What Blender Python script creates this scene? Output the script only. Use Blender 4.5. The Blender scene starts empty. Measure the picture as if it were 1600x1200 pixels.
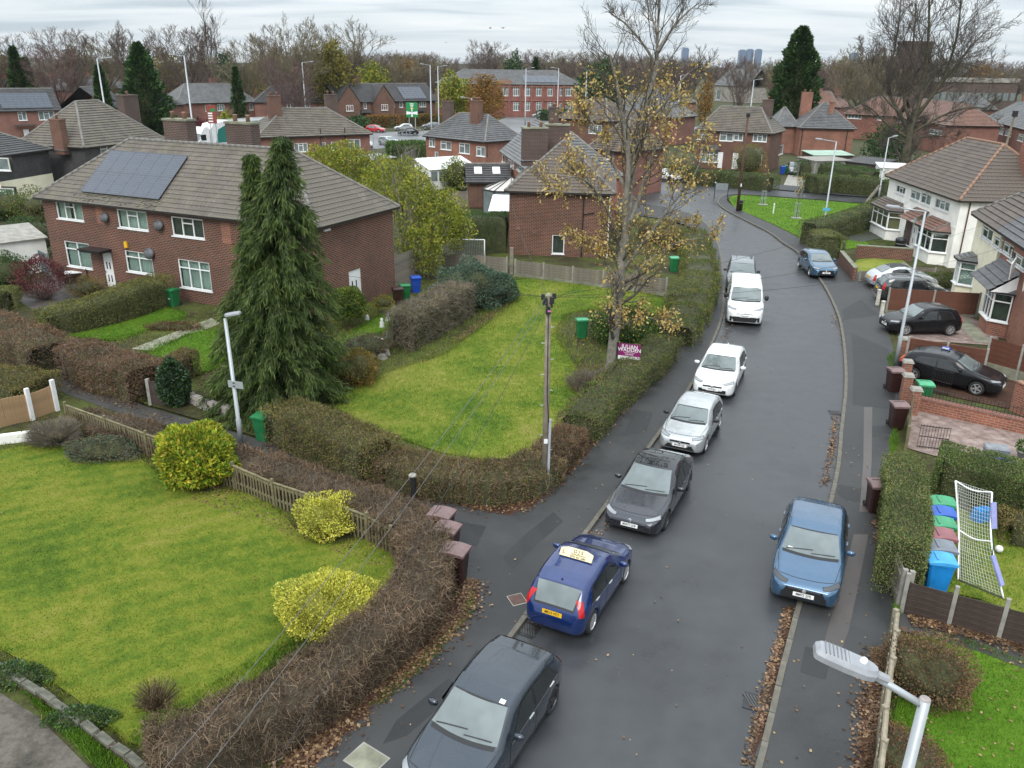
import bpy, bmesh, math, random
import numpy as np
from mathutils import Vector, Matrix
from mathutils.bvhtree import BVHTree
random.seed(7); RU = random.uniform; RNG = np.random.default_rng(7)
sc = bpy.context.scene
COL = sc.collection
PI = math.pi
rad = math.radians
# ---------------------------------------------------------------- camera
CAM_H, FPX, PITCH, ROLL = 13.2,1276.0, rad(21.3), rad(0.8)
_r0 = Vector((1,0,0)); _u0 = Vector((0, math.sin(PITCH), math.cos(PITCH))); _f0 = Vector((0, math.cos(PITCH),-math.sin(PITCH)))
CR = _r0 * math.cos(ROLL) + _u0 * math.sin(ROLL); CU = _u0 * math.cos(ROLL) - _r0 * math.sin(ROLL)
cam = bpy.data.cameras.new('drone_camera'); camo = bpy.data.objects.new('drone_camera', cam); COL.objects.link(camo)
cam.sensor_width = 36; cam.lens = 36 * FPX / 1600; cam.clip_start = .5; cam.clip_end = 9000
camo.matrix_world = Matrix(((CR.x, CU.x, -_f0.x, 0),(CR.y, CU.y, -_f0.y, 0),(CR.z, CU.z, -_f0.z, CAM_H),(0,0,0,1)))
sc.camera = camo
# ---------------------------------------------------------------- light
SUN_EL, SUN_AZ = rad(46), rad(196)
world = bpy.data.worlds.new('World'); sc.world = world; world.use_nodes = True
nt = world.node_tree; nt.nodes.clear()
def N(t, ty, **k):
 n = t.nodes.new(ty)
 for a, b in k.items():
  if a.startswith('i_'):
   n.inputs[a[2:].replace('_', ' ')].default_value = b
  else: setattr(n, a, b)
 return n
sky = N(nt, 'ShaderNodeTexSky', sky_type='NISHITA', sun_disc=False, sun_elevation=SUN_EL, sun_rotation=SUN_AZ)
bg1 = N(nt, 'ShaderNodeBackground'); bg1.inputs[1].default_value = .1
nt.links.new(sky.outputs[0], bg1.inputs[0])
tc = N(nt, 'ShaderNodeTexCoord'); sep = N(nt, 'ShaderNodeSeparateXYZ'); nt.links.new(tc.outputs['Generated'], sep.inputs[0])
def M_(t, op, a, b=None, clamp=False):
 m = N(t, 'ShaderNodeMath', operation=op, use_clamp=clamp)
 for i, x in enumerate((a, b)):
  if x is None: continue
  if isinstance(x, (int, float)): m.inputs[i].default_value = x
  else: t.links.new(x, m.inputs[i])
 return m.outputs[0]
zc = M_(nt, 'MAXIMUM', sep.outputs[2], 0.0)
den = M_(nt, 'ADD', zc, .10)
cmb = N(nt, 'ShaderNodeCombineXYZ')
nt.links.new(M_(nt, 'DIVIDE', sep.outputs[0], den), cmb.inputs[0]); nt.links.new(M_(nt, 'DIVIDE', sep.outputs[1], den), cmb.inputs[1])
mp = N(nt, 'ShaderNodeMapping'); mp.inputs['Scale'].default_value = (.42,.95,1); mp.inputs['Rotation'].default_value = (0,0,.12); nt.links.new(cmb.outputs[0], mp.inputs[0])
nz = N(nt, 'ShaderNodeTexNoise', i_Scale=1.5, i_Detail=6.0, i_Roughness=.52, i_Distortion=.35); nt.links.new(mp.outputs[0], nz.inputs['Vector'])
cr = N(nt, 'ShaderNodeValToRGB'); nt.links.new(nz.outputs[0], cr.inputs[0])
e = cr.color_ramp.elements; e[0].position = .33; e[0].color = (.46,.53,.59,1); e[1].position = .70; e[1].color = (.80,.825,.84,1)
e2 = cr.color_ramp.elements.new(.5); e2.color = (.66,.72,.76,1)
bg2 = N(nt, 'ShaderNodeBackground'); nt.links.new(cr.outputs[0], bg2.inputs[0])
nt.links.new(M_(nt, 'ADD', M_(nt, 'MULTIPLY', zc, 1.75),.82), bg2.inputs[1]) 
mx = N(nt, 'ShaderNodeMixShader'); mx.inputs[0].default_value = .93
nt.links.new(bg1.outputs[0], mx.inputs[1]); nt.links.new(bg2.outputs[0], mx.inputs[2])
wo = N(nt, 'ShaderNodeOutputWorld'); nt.links.new(mx.outputs[0], wo.inputs[0])
sl = bpy.data.lights.new('sun', 'SUN'); sl.energy = 1.5; sl.angle = rad(26); sl.color = (1,.97,.92)
so = bpy.data.objects.new('sun', sl); COL.objects.link(so)
_sd = Vector((math.sin(SUN_AZ) * math.cos(SUN_EL), math.cos(SUN_AZ) * math.cos(SUN_EL), math.sin(SUN_EL)))
so.rotation_euler = _sd.to_track_quat('Z', 'Y').to_euler()
vs = sc.view_settings; vs.view_transform = 'Standard'; vs.look = 'None'; vs.exposure = 0.46; vs.gamma = 1; vs.use_curve_mapping = False
sc.cycles.max_bounces = 6; sc.cycles.transparent_max_bounces = 12; sc.cycles.volume_bounces = 0
# ---------------------------------------------------------------- where a photographed point stands in the place
def ray(px, py): return _f0 + CR * ((px - 800) / FPX) - CU * ((py - 600) / FPX)
def g(px, py, z=0.0):
 d = ray(px, py); t = (z - CAM_H) / d.z; return Vector((d.x * t, d.y * t, z))
def gy(px, py, Y):
 d = ray(px, py); t = Y / d.y; return Vector((d.x * t, Y, CAM_H + d.z * t))
def proj(p):
 q = Vector(p) - Vector((0,0, CAM_H)); w = q.dot(_f0); return 800 + FPX * q.dot(CR) / w, 600 - FPX * q.dot(CU) / w
def hgt(py, base):    
 lo, hi = -3.0,60.0
 for _ in range(45):
  m = (lo + hi) / 2
  if proj((base[0], base[1], m))[1] > py: lo = m
  else: hi = m
 return lo
# ---------------------------------------------------------------- objects
def link(o, parent=None):
 COL.objects.link(o)
 if parent is not None: o.parent = parent
 return o
def tag(o, label=None, cat=None, group=None, kind=None):
 if label: o['label'] = label
 if cat: o['category'] = cat
 if group: o['group'] = group
 if kind: o['kind'] = kind
 return o
def thing(name, label, cat, loc=(0,0,0), rz=0, group=None):
 o = bpy.data.objects.new(name, None); o.empty_display_size = .2; link(o)
 o.location = loc; o.rotation_euler = (0,0, rz); return tag(o, label, cat, group)
def dup(root, loc=None, rz=None, label=None, scale=None):
 def cp(o, par):
  c = o.copy(); link(c, par)
  for ch in KIDS.get(o.name, ()): cp(ch, c)
  return c
 KIDS = {}
 for o in COL.objects:
  if o.parent is not None: KIDS.setdefault(o.parent.name, []).append(o)
 r = cp(root, None)
 if loc is not None: r.location = loc
 if rz is not None: r.rotation_euler = (0,0, rz)
 if scale is not None: r.scale = scale if hasattr(scale, '__len__') else (scale,) * 3
 if label: r['label'] = label
 return r
def structure(o): o['kind'] = 'structure'; return o
def inst(name, me, parent=None, loc=(0,0,0), rot=(0,0,0), scale=(1,1,1)):
 o = bpy.data.objects.new(name, me); link(o, parent); o.location = loc; o.rotation_euler = rot; o.scale = scale; return o
class MB:
 def __init__(s): s.v = []; s.f = []; s.m = []
 def add(s, vs, fs, mi=0):
  b = len(s.v); s.v += [tuple(x) for x in vs]; s.f += [tuple(b + i for i in f) for f in fs]; s.m += [mi] * len(fs); return s
 def quad(s, a, b, c, d, mi=0): return s.add((a, b, c, d),((0,1,2,3),), mi)
 def poly(s, pts, mi=0): return s.add(pts, (tuple(range(len(pts))),), mi)
 def box(s, c, sz, rz=0, mi=0, top=1.0, topy=None):
  x, y, z = (q / 2 for q in sz); ty = top if topy is None else topy; co, si = math.cos(rz), math.sin(rz); vs = []
  for k in (-1,1):
   fx, fy = (top, ty) if k > 0 else (1,1)
   for a, b in ((-1,-1),(1,-1),(1,1),(-1,1)):
    X, Y = a * x * fx, b * y * fy; vs.append((c[0] + X * co - Y * si, c[1] + X * si + Y * co, c[2] + k * z))
  return s.add(vs, ((3,2,1,0),(4,5,6,7),(0,1,5,4),(1,2,6,5),(2,3,7,6),(3,0,4,7)), mi)
 def bar(s, a, b, w, h, mi=0):     
  a, b = Vector(a), Vector(b); d = (b - a).normalized(); up = Vector((0,0,1)) if abs(d.z) < .95 else Vector((0,1,0))
  t = d.cross(up).normalized() * w / 2; n = t.cross(d).normalized() * h / 2
  vs = [p + q for p in (a, b) for q in (-t - n, t - n, t + n, -t + n)]
  return s.add(vs, ((0,1,2,3),(7,6,5,4),(4,5,1,0),(5,6,2,1),(6,7,3,2),(7,4,0,3)), mi)
 def prism(s, pts, z0, z1, mi=0, mtop=None):
  n = len(pts); A = sum(pts[i][0] * pts[(i + 1) % n][1] - pts[(i + 1) % n][0] * pts[i][1] for i in range(n))
  if A < 0: pts = list(pts)[::-1]
  vs = [(p[0], p[1], z0) for p in pts] + [(p[0], p[1], z1) for p in pts]
  s.add(vs, [(i, (i + 1) % n, n + (i + 1) % n, n + i) for i in range(n)], mi); s.add(vs[n:], (tuple(range(n)),), mi if mtop is None else mtop); return s
 def tube(s, pts, r, n=8, mi=0, cap=True):
  pts = [Vector(p) for p in pts]; R = r if hasattr(r, '__len__') else [r] * len(pts); vs = []; t = None
  for i, p in enumerate(pts):
   d = (pts[min(i + 1, len(pts) - 1)] - pts[max(i - 1,0)]).normalized()
   if t is None: t = d.orthogonal().normalized()
   t = (t - d * t.dot(d)).normalized(); b = d.cross(t)
   vs += [p + (t * math.cos(2 * PI * k / n) + b * math.sin(2 * PI * k / n)) * R[i] for k in range(n)]
  fs = [(i * n + k, i * n + (k + 1) % n, (i + 1) * n + (k + 1) % n, (i + 1) * n + k) for i in range(len(pts) - 1) for k in range(n)]
  if cap: fs += [tuple(range(n))[::-1], tuple(range((len(pts) - 1) * n, len(pts) * n))]
  return s.add(vs, fs, mi)
 def lathe(s, prof, c=(0,0,0), n=16, mi=0, axis='z'):
  vs = []
  for r, z in prof:
   for k in range(n):
    a = 2 * PI * k / n; x, y = r * math.cos(a), r * math.sin(a)
    vs.append((c[0] + x, c[1] + y, c[2] + z) if axis == 'z' else (c[0] + x, c[1] + z, c[2] + y))
  return s.add(vs, [(i * n + k, i * n + (k + 1) % n, (i + 1) * n + (k + 1) % n, (i + 1) * n + k) for i in range(len(prof) - 1) for k in range(n)], mi)
 def mesh(s, name, mats, smooth=False, uv=True):
  me = bpy.data.meshes.new(name); me.from_pydata(s.v, [], s.f)
  for m in (mats if isinstance(mats, (list, tuple)) else [mats]): me.materials.append(m)
  me.polygons.foreach_set('material_index', s.m)
  if smooth: me.polygons.foreach_set('use_smooth', [True] * len(s.f))
  if uv:
   me.update(); l = me.uv_layers.new(name='uv'); out = np.zeros((len(me.loops),2), np.float32)
   for p in me.polygons:
    n = p.normal
    if abs(n.z) > .995: t, b = Vector((1,0,0)), Vector((0,1,0))
    else: t = Vector((-n.y, n.x, 0)).normalized(); b = n.cross(t)
    for li in p.loop_indices:
     co = me.vertices[me.loops[li].vertex_index].co; out[li] = (co.dot(t), co.dot(b))
   l.data.foreach_set('uv', out.ravel())
  me.validate(); me.update(); return me
 def build(s, name, mats, parent=None, smooth=False, uv=True, loc=(0,0,0), rz=0):
  o = bpy.data.objects.new(name, s.mesh(name, mats, smooth, uv)); link(o, parent); o.location = loc; o.rotation_euler = (0,0, rz); return o
def npmesh(name, V, F, mat, rnd=None, smooth=False):
 """mesh from arrays: V (n,3), F (m,k) all faces with k corners, rnd (m,) a tint per face"""
 me = bpy.data.meshes.new(name); m, k = F.shape
 me.vertices.add(len(V)); me.vertices.foreach_set('co', np.ascontiguousarray(V, np.float32).ravel())
 me.loops.add(m * k); me.loops.foreach_set('vertex_index', np.ascontiguousarray(F, np.int32).ravel())
 me.polygons.add(m); me.polygons.foreach_set('loop_start', np.arange(0, m * k, k, dtype=np.int32)); me.polygons.foreach_set('loop_total', np.full(m, k, np.int32))
 if smooth: me.polygons.foreach_set('use_smooth', np.ones(m, bool))
 if rnd is not None:
  a = me.attributes.new('rnd', 'FLOAT', 'FACE'); a.data.foreach_set('value', np.ascontiguousarray(rnd, np.float32))
 me.materials.append(mat); me.update(calc_edges=True); return me
def unit(a): return a / np.maximum(np.linalg.norm(a, axis=1, keepdims=True),1e-9)
def rvec(n): return unit(RNG.normal(size=(n, 3)))
def leaf_mesh(name, P, D, length, width, mat, rnd=None, fold=None):
 """one small blade per point: P base, D direction of its length"""
 n = len(P); L = np.broadcast_to(np.asarray(length, float),(n,))[:, None]; W = np.broadcast_to(np.asarray(width, float),(n,))[:, None]
 S = unit(np.cross(D, rvec(n))) * W / 2
 V = np.empty((n, 4,3)); V[:, 0] = P; V[:, 1] = P + D * L * .5 + S; V[:, 2] = P + D * L; V[:, 3] = P + D * L * .5 - S
 F = np.arange(n * 4).reshape(n, 4)
 return npmesh(name, V.reshape(-1,3), F, mat, RNG.random(n) if rnd is None else rnd)
def strip_mesh(name, P, D, length, width, mat, rnd=None):
 n = len(P); L = np.broadcast_to(np.asarray(length, float),(n,))[:, None]; W = np.broadcast_to(np.asarray(width, float),(n,))[:, None]
 S = unit(np.cross(D, rvec(n))) * W / 2
 V = np.empty((n, 4,3)); V[:, 0] = P - S; V[:, 1] = P + S; V[:, 2] = P + D * L + S * .5; V[:, 3] = P + D * L - S * .5
 return npmesh(name, V.reshape(-1,3), np.arange(n * 4).reshape(n, 4), mat, RNG.random(n) if rnd is None else rnd)
def seg_mesh(name, A, B, ra, rb, mat, n=4):
 """many tapered rods at once"""
 A, B = np.asarray(A, float), np.asarray(B, float); ra, rb = np.asarray(ra, float), np.asarray(rb, float); m = len(A)
 D = unit(B - A); ref = np.where(np.abs(D[:, 2:3]) > .9, np.array([[1., 0,0]]), np.array([[0,0,1.]])); T = unit(np.cross(D, ref)); U = np.cross(D, T)
 V = np.empty((m, 2, n, 3))
 for k in range(n):
  o = T * math.cos(2 * PI * k / n) + U * math.sin(2 * PI * k / n); V[:, 0, k] = A + o * ra[:, None]; V[:, 1, k] = B + o * rb[:, None]
 base = (np.arange(m) * 2 * n)[:, None]; F = np.concatenate([np.stack([base[:, 0] + k, base[:, 0] + (k + 1) % n, base[:, 0] + n + (k + 1) % n, base[:, 0] + n + k], 1) for k in range(n)])
 return npmesh(name, V.reshape(-1,3), F, mat, np.tile(RNG.random(m), n), smooth=n > 4)
def mbox(o, n=2):
 return o
# ---------------------------------------------------------------- materials
def newmat(name):
 m = bpy.data.materials.new(name); m.use_nodes = True; t = m.node_tree; b = t.nodes['Principled BSDF']; return m, t, b
def ramp(t, fac, stops):
 r = N(t, 'ShaderNodeValToRGB'); t.links.new(fac, r.inputs[0]); el = r.color_ramp.elements
 while len(el) < len(stops): el.new(.5)
 for x, (p, c) in zip(el, stops): x.position = p; x.color = (*c, 1)
 return r.outputs[0]
def noise(t, scale, detail=3.0, rough=.55, vec=None, coord='Object', dist=0.0):
 n = N(t, 'ShaderNodeTexNoise', i_Scale=scale, i_Detail=detail, i_Roughness=rough, i_Distortion=dist)
 if vec is None: vec = N(t, 'ShaderNodeTexCoord').outputs[coord]
 t.links.new(vec, n.inputs['Vector']); return n.outputs[0]
def mixc(t, fac, a, b, mode='MIX'):
 m = N(t, 'ShaderNodeMix', data_type='RGBA', blend_type=mode)
 for s, x in ((m.inputs[0], fac),(m.inputs[6], a),(m.inputs[7], b)):
  if isinstance(x, (int, float)): s.default_value = x
  elif isinstance(x, tuple): s.default_value = (*x, 1)
  else: t.links.new(x, s)
 return m.outputs[2]
def bump(t, b, h, strength=.3, dist=.02):
 n = N(t, 'ShaderNodeBump', i_Strength=strength, i_Distance=dist); t.links.new(h, n.inputs['Height']); t.links.new(n.outputs[0], b.inputs['Normal'])
def sc3(c, k): return tuple(min(1, x * k) for x in c)
def pm(name, c, rough=.6, var=.25, scale=4.0, metal=0.0, bmp=0.0, bscale=60.0, spec=None, coat=0.0, detail=4.0):
 """painted, cast or weathered surface: base colour with uneven wear"""
 m, t, b = newmat(name)
 n = noise(t, scale, detail, .6); col = ramp(t, n, [(.3, sc3(c, 1 - var)),(.7, sc3(c, 1 + var))]); t.links.new(col, b.inputs['Base Color'])
 b.inputs['Roughness'].default_value = rough; b.inputs['Metallic'].default_value = metal; b.inputs['Coat Weight'].default_value = coat
 if spec is not None: b.inputs['Specular IOR Level'].default_value = spec
 if bmp: bump(t, b, noise(t, bscale, 3), bmp, .01)
 return m
def brickmat(name, c1, c2, mortar, w=.27, h=.10, joint=.013, dirt=.5):
 m, t, b = newmat(name); uv = N(t, 'ShaderNodeUVMap').outputs[0]
 br = N(t, 'ShaderNodeTexBrick', offset=.5); br.inputs['Scale'].default_value = 1.0; br.inputs['Mortar Size'].default_value = joint; br.inputs['Mortar Smooth'].default_value = .05
 br.inputs['Bias'].default_value = -.1; br.inputs['Brick Width'].default_value = w; br.inputs['Row Height'].default_value = h
 br.inputs['Color1'].default_value = (*c1,1); br.inputs['Color2'].default_value = (*c2,1); br.inputs['Mortar'].default_value = (*mortar, 1); t.links.new(uv, br.inputs['Vector'])
 st = noise(t, .55,4,.6); col = mixc(t, 1.0, br.outputs['Color'], ramp(t, st, [(.3,(1 - dirt * .55,) * 3),(.7,(1.15,1.12,1.1))]), 'MULTIPLY')
 t.links.new(col, b.inputs['Base Color']); b.inputs['Roughness'].default_value = .85
 inv = M_(t, 'SUBTRACT', 1.0, br.outputs['Fac']); bump(t, b, M_(t, 'ADD', inv, M_(t, 'MULTIPLY', noise(t, 70,3),.4)),.5,.012); return m
def tilemat(name, c, c2, lichen=(.32,.31,.26), lamt=.35, joint=0.30, moss=0.0):
 """concrete or clay roof tile: colour only (the courses are built), lichen freckles, faint side joints"""
 m, t, b = newmat(name); uv = N(t, 'ShaderNodeUVMap').outputs[0]
 col = ramp(t, noise(t, .8,5,.65), [(.3, c),(.7, c2)])
 w = N(t, 'ShaderNodeTexBrick', offset=0.0); w.inputs['Scale'].default_value = 1; w.inputs['Brick Width'].default_value = joint; w.inputs['Row Height'].default_value = .33; w.inputs['Mortar Size'].default_value = .008; w.inputs['Mortar Smooth'].default_value = .3
 w.inputs['Color1'].default_value = (.78,.78,.78,1); w.inputs['Color2'].default_value = (1.12,1.1,1.08,1); w.inputs['Mortar'].default_value = (.5,.5,.5,1); t.links.new(uv, w.inputs['Vector'])
 col = mixc(t, 1.0, col, w.outputs['Color'], 'MULTIPLY')
 f = ramp(t, noise(t, 5.5,6,.75), [(.56,(0,0,0)),(.72,(lamt,) * 3)]); col = mixc(t, f, col, lichen)
 if moss:
  f2 = ramp(t, noise(t, 1.6,5,.7), [(.5,(0,0,0)),(.62,(moss,) * 3)]); col = mixc(t, f2, col, (.10,.11,.03))
 t.links.new(col, b.inputs['Base Color']); b.inputs['Roughness'].default_value = .62; bump(t, b, noise(t, 22,4),.35,.02); return m
def rndmat(name, stops, rough=.65, trans=0.0, spec=.3):
 """small leaves, twigs and litter: each its own tint"""
 m, t, b = newmat(name); a = N(t, 'ShaderNodeAttribute', attribute_name='rnd')
 col = ramp(t, a.outputs['Fac'], stops); n = noise(t, .9,2,.5); col = mixc(t, 1.0, col, ramp(t, n, [(.35,(.72,.74,.7)),(.65,(1.22,1.18,1.15))]), 'MULTIPLY')
 t.links.new(col, b.inputs['Base Color']); b.inputs['Roughness'].default_value = rough; b.inputs['Specular IOR Level'].default_value = spec
 if trans:
  tr = N(t, 'ShaderNodeBsdfTranslucent'); t.links.new(col, tr.inputs[0]); mx = N(t, 'ShaderNodeMixShader'); mx.inputs[0].default_value = trans
  t.links.new(b.outputs[0], mx.inputs[1]); t.links.new(tr.outputs[0], mx.inputs[2]); t.links.new(mx.outputs[0], t.nodes['Material Output'].inputs[0])
 return m
def groundmat(name, stops, s1, s2, rough=.9, spec=.2, bmp=.4, bs=30.0):
 m, t, b = newmat(name); a = noise(t, s1,6,.62, dist=.3); c = noise(t, s2,4,.7)
 f = M_(t, 'ADD', M_(t, 'MULTIPLY', a, .62), M_(t, 'MULTIPLY', c, .38)); t.links.new(ramp(t, f, stops), b.inputs['Base Color'])
 b.inputs['Roughness'].default_value = rough; b.inputs['Specular IOR Level'].default_value = spec; bump(t, b, noise(t, bs, 4), bmp, .03); return m
def asphalt(name, dark, light, wet, patch=.13):
 m, t, b = newmat(name); big = noise(t, patch, 5,.6, dist=.5); fine = noise(t, 55,3,.7); mid = noise(t, 1.3,4,.6)
 f = M_(t, 'ADD', M_(t, 'MULTIPLY', big, .62), M_(t, 'ADD', M_(t, 'MULTIPLY', fine, .26), M_(t, 'MULTIPLY', mid, .18)))
 t.links.new(ramp(t, f, [(.42, dark),(.58, light)]), b.inputs['Base Color'])
 rr = ramp(t, M_(t, 'ADD', M_(t, 'MULTIPLY', big, .7), M_(t, 'MULTIPLY', mid, .3)), [(.35,(wet[0],) * 3),(.65,(wet[1],) * 3)]); t.links.new(rr, b.inputs['Roughness'])
 b.inputs['Specular IOR Level'].default_value = .5; bump(t, b, fine, .22,.006); return m
def glassmat(name, c=(.055,.07,.072), rough=.04, ior=1.6):
 m, t, b = newmat(name); n = noise(t, 1.5,2); t.links.new(ramp(t, n, [(.3, sc3(c, .75)),(.7, sc3(c, 1.25))]), b.inputs['Base Color']); b.inputs['Roughness'].default_value = rough; b.inputs['IOR'].default_value = ior; return m
def paneglass(name):
 m, t, b = newmat(name); tr = N(t, 'ShaderNodeBsdfTransparent'); tr.inputs[0].default_value = (.82,.88,.86,1); gl = N(t, 'ShaderNodeBsdfGlossy'); gl.inputs['Roughness'].default_value = .02
 lw = N(t, 'ShaderNodeLayerWeight', i_Blend=.5); f = M_(t, 'ADD', M_(t, 'MULTIPLY', M_(t, 'POWER', lw.outputs['Facing'], 3.0),.8),.07, True); mx = N(t, 'ShaderNodeMixShader'); t.links.new(f, mx.inputs[0]); t.links.new(tr.outputs[0], mx.inputs[1]); t.links.new(gl.outputs[0], mx.inputs[2])
 t.links.new(mx.outputs[0], t.nodes['Material Output'].inputs[0]); return m
def paint(name, c, metal=.35, rough=.22):
 m, t, b = newmat(name); n = noise(t, 2.2,5,.6); t.links.new(ramp(t, n, [(.3, sc3(c, .88)),(.7, sc3(c, 1.1))]), b.inputs['Base Color'])
 b.inputs['Metallic'].default_value = metal; t.links.new(ramp(t, noise(t, 3.3,5,.65), [(.35,(rough * .8,) * 3),(.7,(rough * 1.35,) * 3)]), b.inputs['Roughness'])
 dk = sum(c) < .06; b.inputs['Coat Weight'].default_value = .2 if dk else 1.0; b.inputs['Specular IOR Level'].default_value = .25 if dk else .5; b.inputs['Coat Roughness'].default_value = .05; return m
def lawnmat(name, stops, stripes=0.0, ang=0.0):
 m, t, b = newmat(name); a = noise(t, .28,6,.65, dist=.6); c = noise(t, 3.2,5,.75); d = noise(t, 28,3,.8)
 f = M_(t, 'ADD', M_(t, 'MULTIPLY', a, .5), M_(t, 'ADD', M_(t, 'MULTIPLY', c, .3), M_(t, 'MULTIPLY', d, .2)))
 if stripes:
  mpn = N(t, 'ShaderNodeMapping'); mpn.inputs['Rotation'].default_value = (0,0, ang); t.links.new(N(t, 'ShaderNodeTexCoord').outputs['Object'], mpn.inputs[0])
  wv = N(t, 'ShaderNodeTexWave', i_Scale=.42, i_Distortion=2.5, i_Detail=2.0); t.links.new(mpn.outputs[0], wv.inputs[0]); f = M_(t, 'ADD', f, M_(t, 'MULTIPLY', M_(t, 'SUBTRACT', wv.outputs['Fac'], .5), stripes))
 t.links.new(ramp(t, f, stops), b.inputs['Base Color']); b.inputs['Roughness'].default_value = .85; b.inputs['Specular IOR Level'].default_value = .15
 bump(t, b, M_(t, 'ADD', d, c),.8,.05); return m
Mt = {}
Mt['brick_brown'] = brickmat('brown_brick', (.125,.031,.017),(.052,.018,.011),(.25,.185,.14), dirt=.45)
Mt['brick_red'] = brickmat('red_brick', (.235,.066,.040),(.155,.047,.033),(.26,.20,.17))
Mt['brick_orange'] = brickmat('orange_brick', (.30,.095,.050),(.20,.065,.040),(.28,.22,.18))
Mt['brick_dark'] = brickmat('dark_brick', (.085,.042,.032),(.055,.032,.028),(.16,.14,.12))
Mt['brick_school'] = brickmat('school_brick', (.25,.062,.04),(.2,.052,.035),(.22,.16,.14), dirt=.25)
Mt['stone_grey'] = pm('grey_stone', (.27,.25,.22),.9,.3,1.2, bmp=.3)
Mt['render_white'] = pm('white_render', (.84,.82,.77),.85,.12,.9, bmp=.15, detail=6)
Mt['render_cream'] = pm('cream_render', (.80,.74,.56),.85,.12,.8, bmp=.15)
Mt['tile_brown'] = tilemat('weathered_tile', (.082,.068,.055),(.146,.124,.101), lamt=.45, moss=.22)
Mt['tile_brown2'] = tilemat('brown_tile', (.078,.058,.047),(.126,.097,.080), lamt=.35, moss=.12)
Mt['tile_grey'] = tilemat('grey_tile', (.070,.070,.073),(.125,.125,.13), lamt=.4)
Mt['tile_dark'] = tilemat('dark_tile', (.038,.037,.038),(.068,.066,.068), lamt=.2)
Mt['tile_red'] = tilemat('red_clay_tile', (.14,.072,.052),(.20,.105,.075), lamt=.3)
Mt['tile_slate'] = tilemat('slate', (.090,.092,.095),(.165,.168,.17), lamt=.5, joint=.25)
Mt['ridge_clay'] = pm('ridge_clay', (.25,.145,.095),.8,.3,3, bmp=.3)
Mt['ridge_grey'] = pm('ridge_concrete', (.165,.155,.14),.85,.35,3, bmp=.3)
Mt['lead'] = pm('lead_flashing', (.24,.255,.275),.45,.3,3, metal=.3)
Mt['upvc'] = pm('white_upvc', (.80,.80,.79),.35,.06,2)
Mt['black'] = pm('black_plastic', (.014,.014,.015),.45,.3,8)
Mt['gutter'] = pm('black_gutter', (.022,.020,.020),.4,.3,5)
Mt['pane'] = paneglass('window_glass')
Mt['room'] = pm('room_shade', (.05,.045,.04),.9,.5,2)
Mt['curtain'] = pm('net_curtain', (.52,.56,.53),.9,.15,1.5)
Mt['curtain_tan'] = pm('tan_curtain', (.36,.29,.16),.9,.15,1.5)
Mt['curtain_dark'] = pm('dark_blind', (.08,.085,.08),.8,.3,1.5)
Mt['far_glass'] = glassmat('far_window_glass', (.16,.19,.19),.08)
Mt['door_white'] = pm('white_door', (.78,.78,.77),.35,.05,3)
Mt['door_dark'] = pm('dark_door', (.045,.02,.018),.4,.2,3)
Mt['door_red'] = pm('red_brown_door', (.16,.04,.03),.5,.2,3)
Mt['road'] = asphalt('road_asphalt', (.016,.017,.019),(.052,.0545,.059),(.20,.62))
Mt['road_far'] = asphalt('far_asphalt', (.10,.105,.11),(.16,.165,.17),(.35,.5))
Mt['pave'] = asphalt('pavement_asphalt', (.015,.0155,.016),(.042,.042,.042),(.48,.8),.3)
Mt['patch1'] = asphalt('pavement_repair', (.011,.0115,.012),(.027,.028,.029),(.55,.8),.5)
Mt['patch2'] = asphalt('pavement_trench', (.055,.046,.042),(.085,.072,.066),(.4,.6),.5)
Mt['path'] = asphalt('footpath_asphalt', (.026,.025,.024),(.05,.048,.045),(.5,.75),.4)
Mt['kerb'] = pm('kerb_stone', (.125,.114,.09),.75,.35,2.5, bmp=.3)
Mt['concrete'] = pm('weathered_concrete', (.27,.255,.225),.85,.3,2.2, bmp=.35)
Mt['concrete_moss'] = pm('mossy_concrete', (.20,.20,.145),.85,.45,1.6, bmp=.35)
Mt['soil'] = groundmat('soil', [(.36,(.024,.020,.011)),(.47,(.045,.042,.017)),(.56,(.065,.080,.018)),(.68,(.105,.125,.026))], .35,6)
Mt['soil_red'] = groundmat('leafy_soil', [(.34,(.030,.016,.012)),(.5,(.06,.03,.02)),(.66,(.10,.055,.03))], .8,9)
Mt['gravel'] = groundmat('pink_gravel', [(.36,(.12,.085,.075)),(.5,(.25,.185,.165)),(.62,(.36,.29,.26))], 2.5,45, bmp=.9, bs=40)
Mt['far_ground'] = groundmat('far_ground', [(.36,(.030,.035,.014)),(.5,(.055,.06,.025)),(.64,(.08,.07,.04))], .05,.6)
LAWN1 = [(.36,(.044,.088,.009)),(.45,(.092,.146,.014)),(.53,(.162,.192,.021)),(.61,(.218,.214,.042)),(.70,(.215,.165,.050))]
LAWN2 = [(.36,(.044,.098,.011)),(.45,(.100,.164,.017)),(.53,(.176,.214,.027)),(.61,(.250,.250,.058)),(.70,(.25,.21,.075))]
Mt['lawn'] = lawnmat('lawn_grass', LAWN1,.04, rad(62))
Mt['lawn2'] = lawnmat('garden_grass', LAWN2)
Mt['lawn_green'] = lawnmat('green_grass', [(.34,(.038,.085,.006)),(.45,(.075,.165,.010)),(.56,(.108,.195,.016)),(.68,(.17,.19,.035))])
Mt['lawn_rough'] = lawnmat('rough_grass', [(.34,(.045,.055,.010)),(.5,(.085,.115,.016)),(.66,(.15,.16,.03))])
Mt['bark'] = pm('bark', (.078,.066,.052),.9,.45,6, bmp=.8, bscale=25)
Mt['bark_grey'] = pm('grey_bark', (.19,.175,.145),.9,.4,5, bmp=.8, bscale=25)
Mt['bark_green'] = pm('mossy_bark', (.075,.068,.042),.9,.45,3, bmp=.8, bscale=20)
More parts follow.
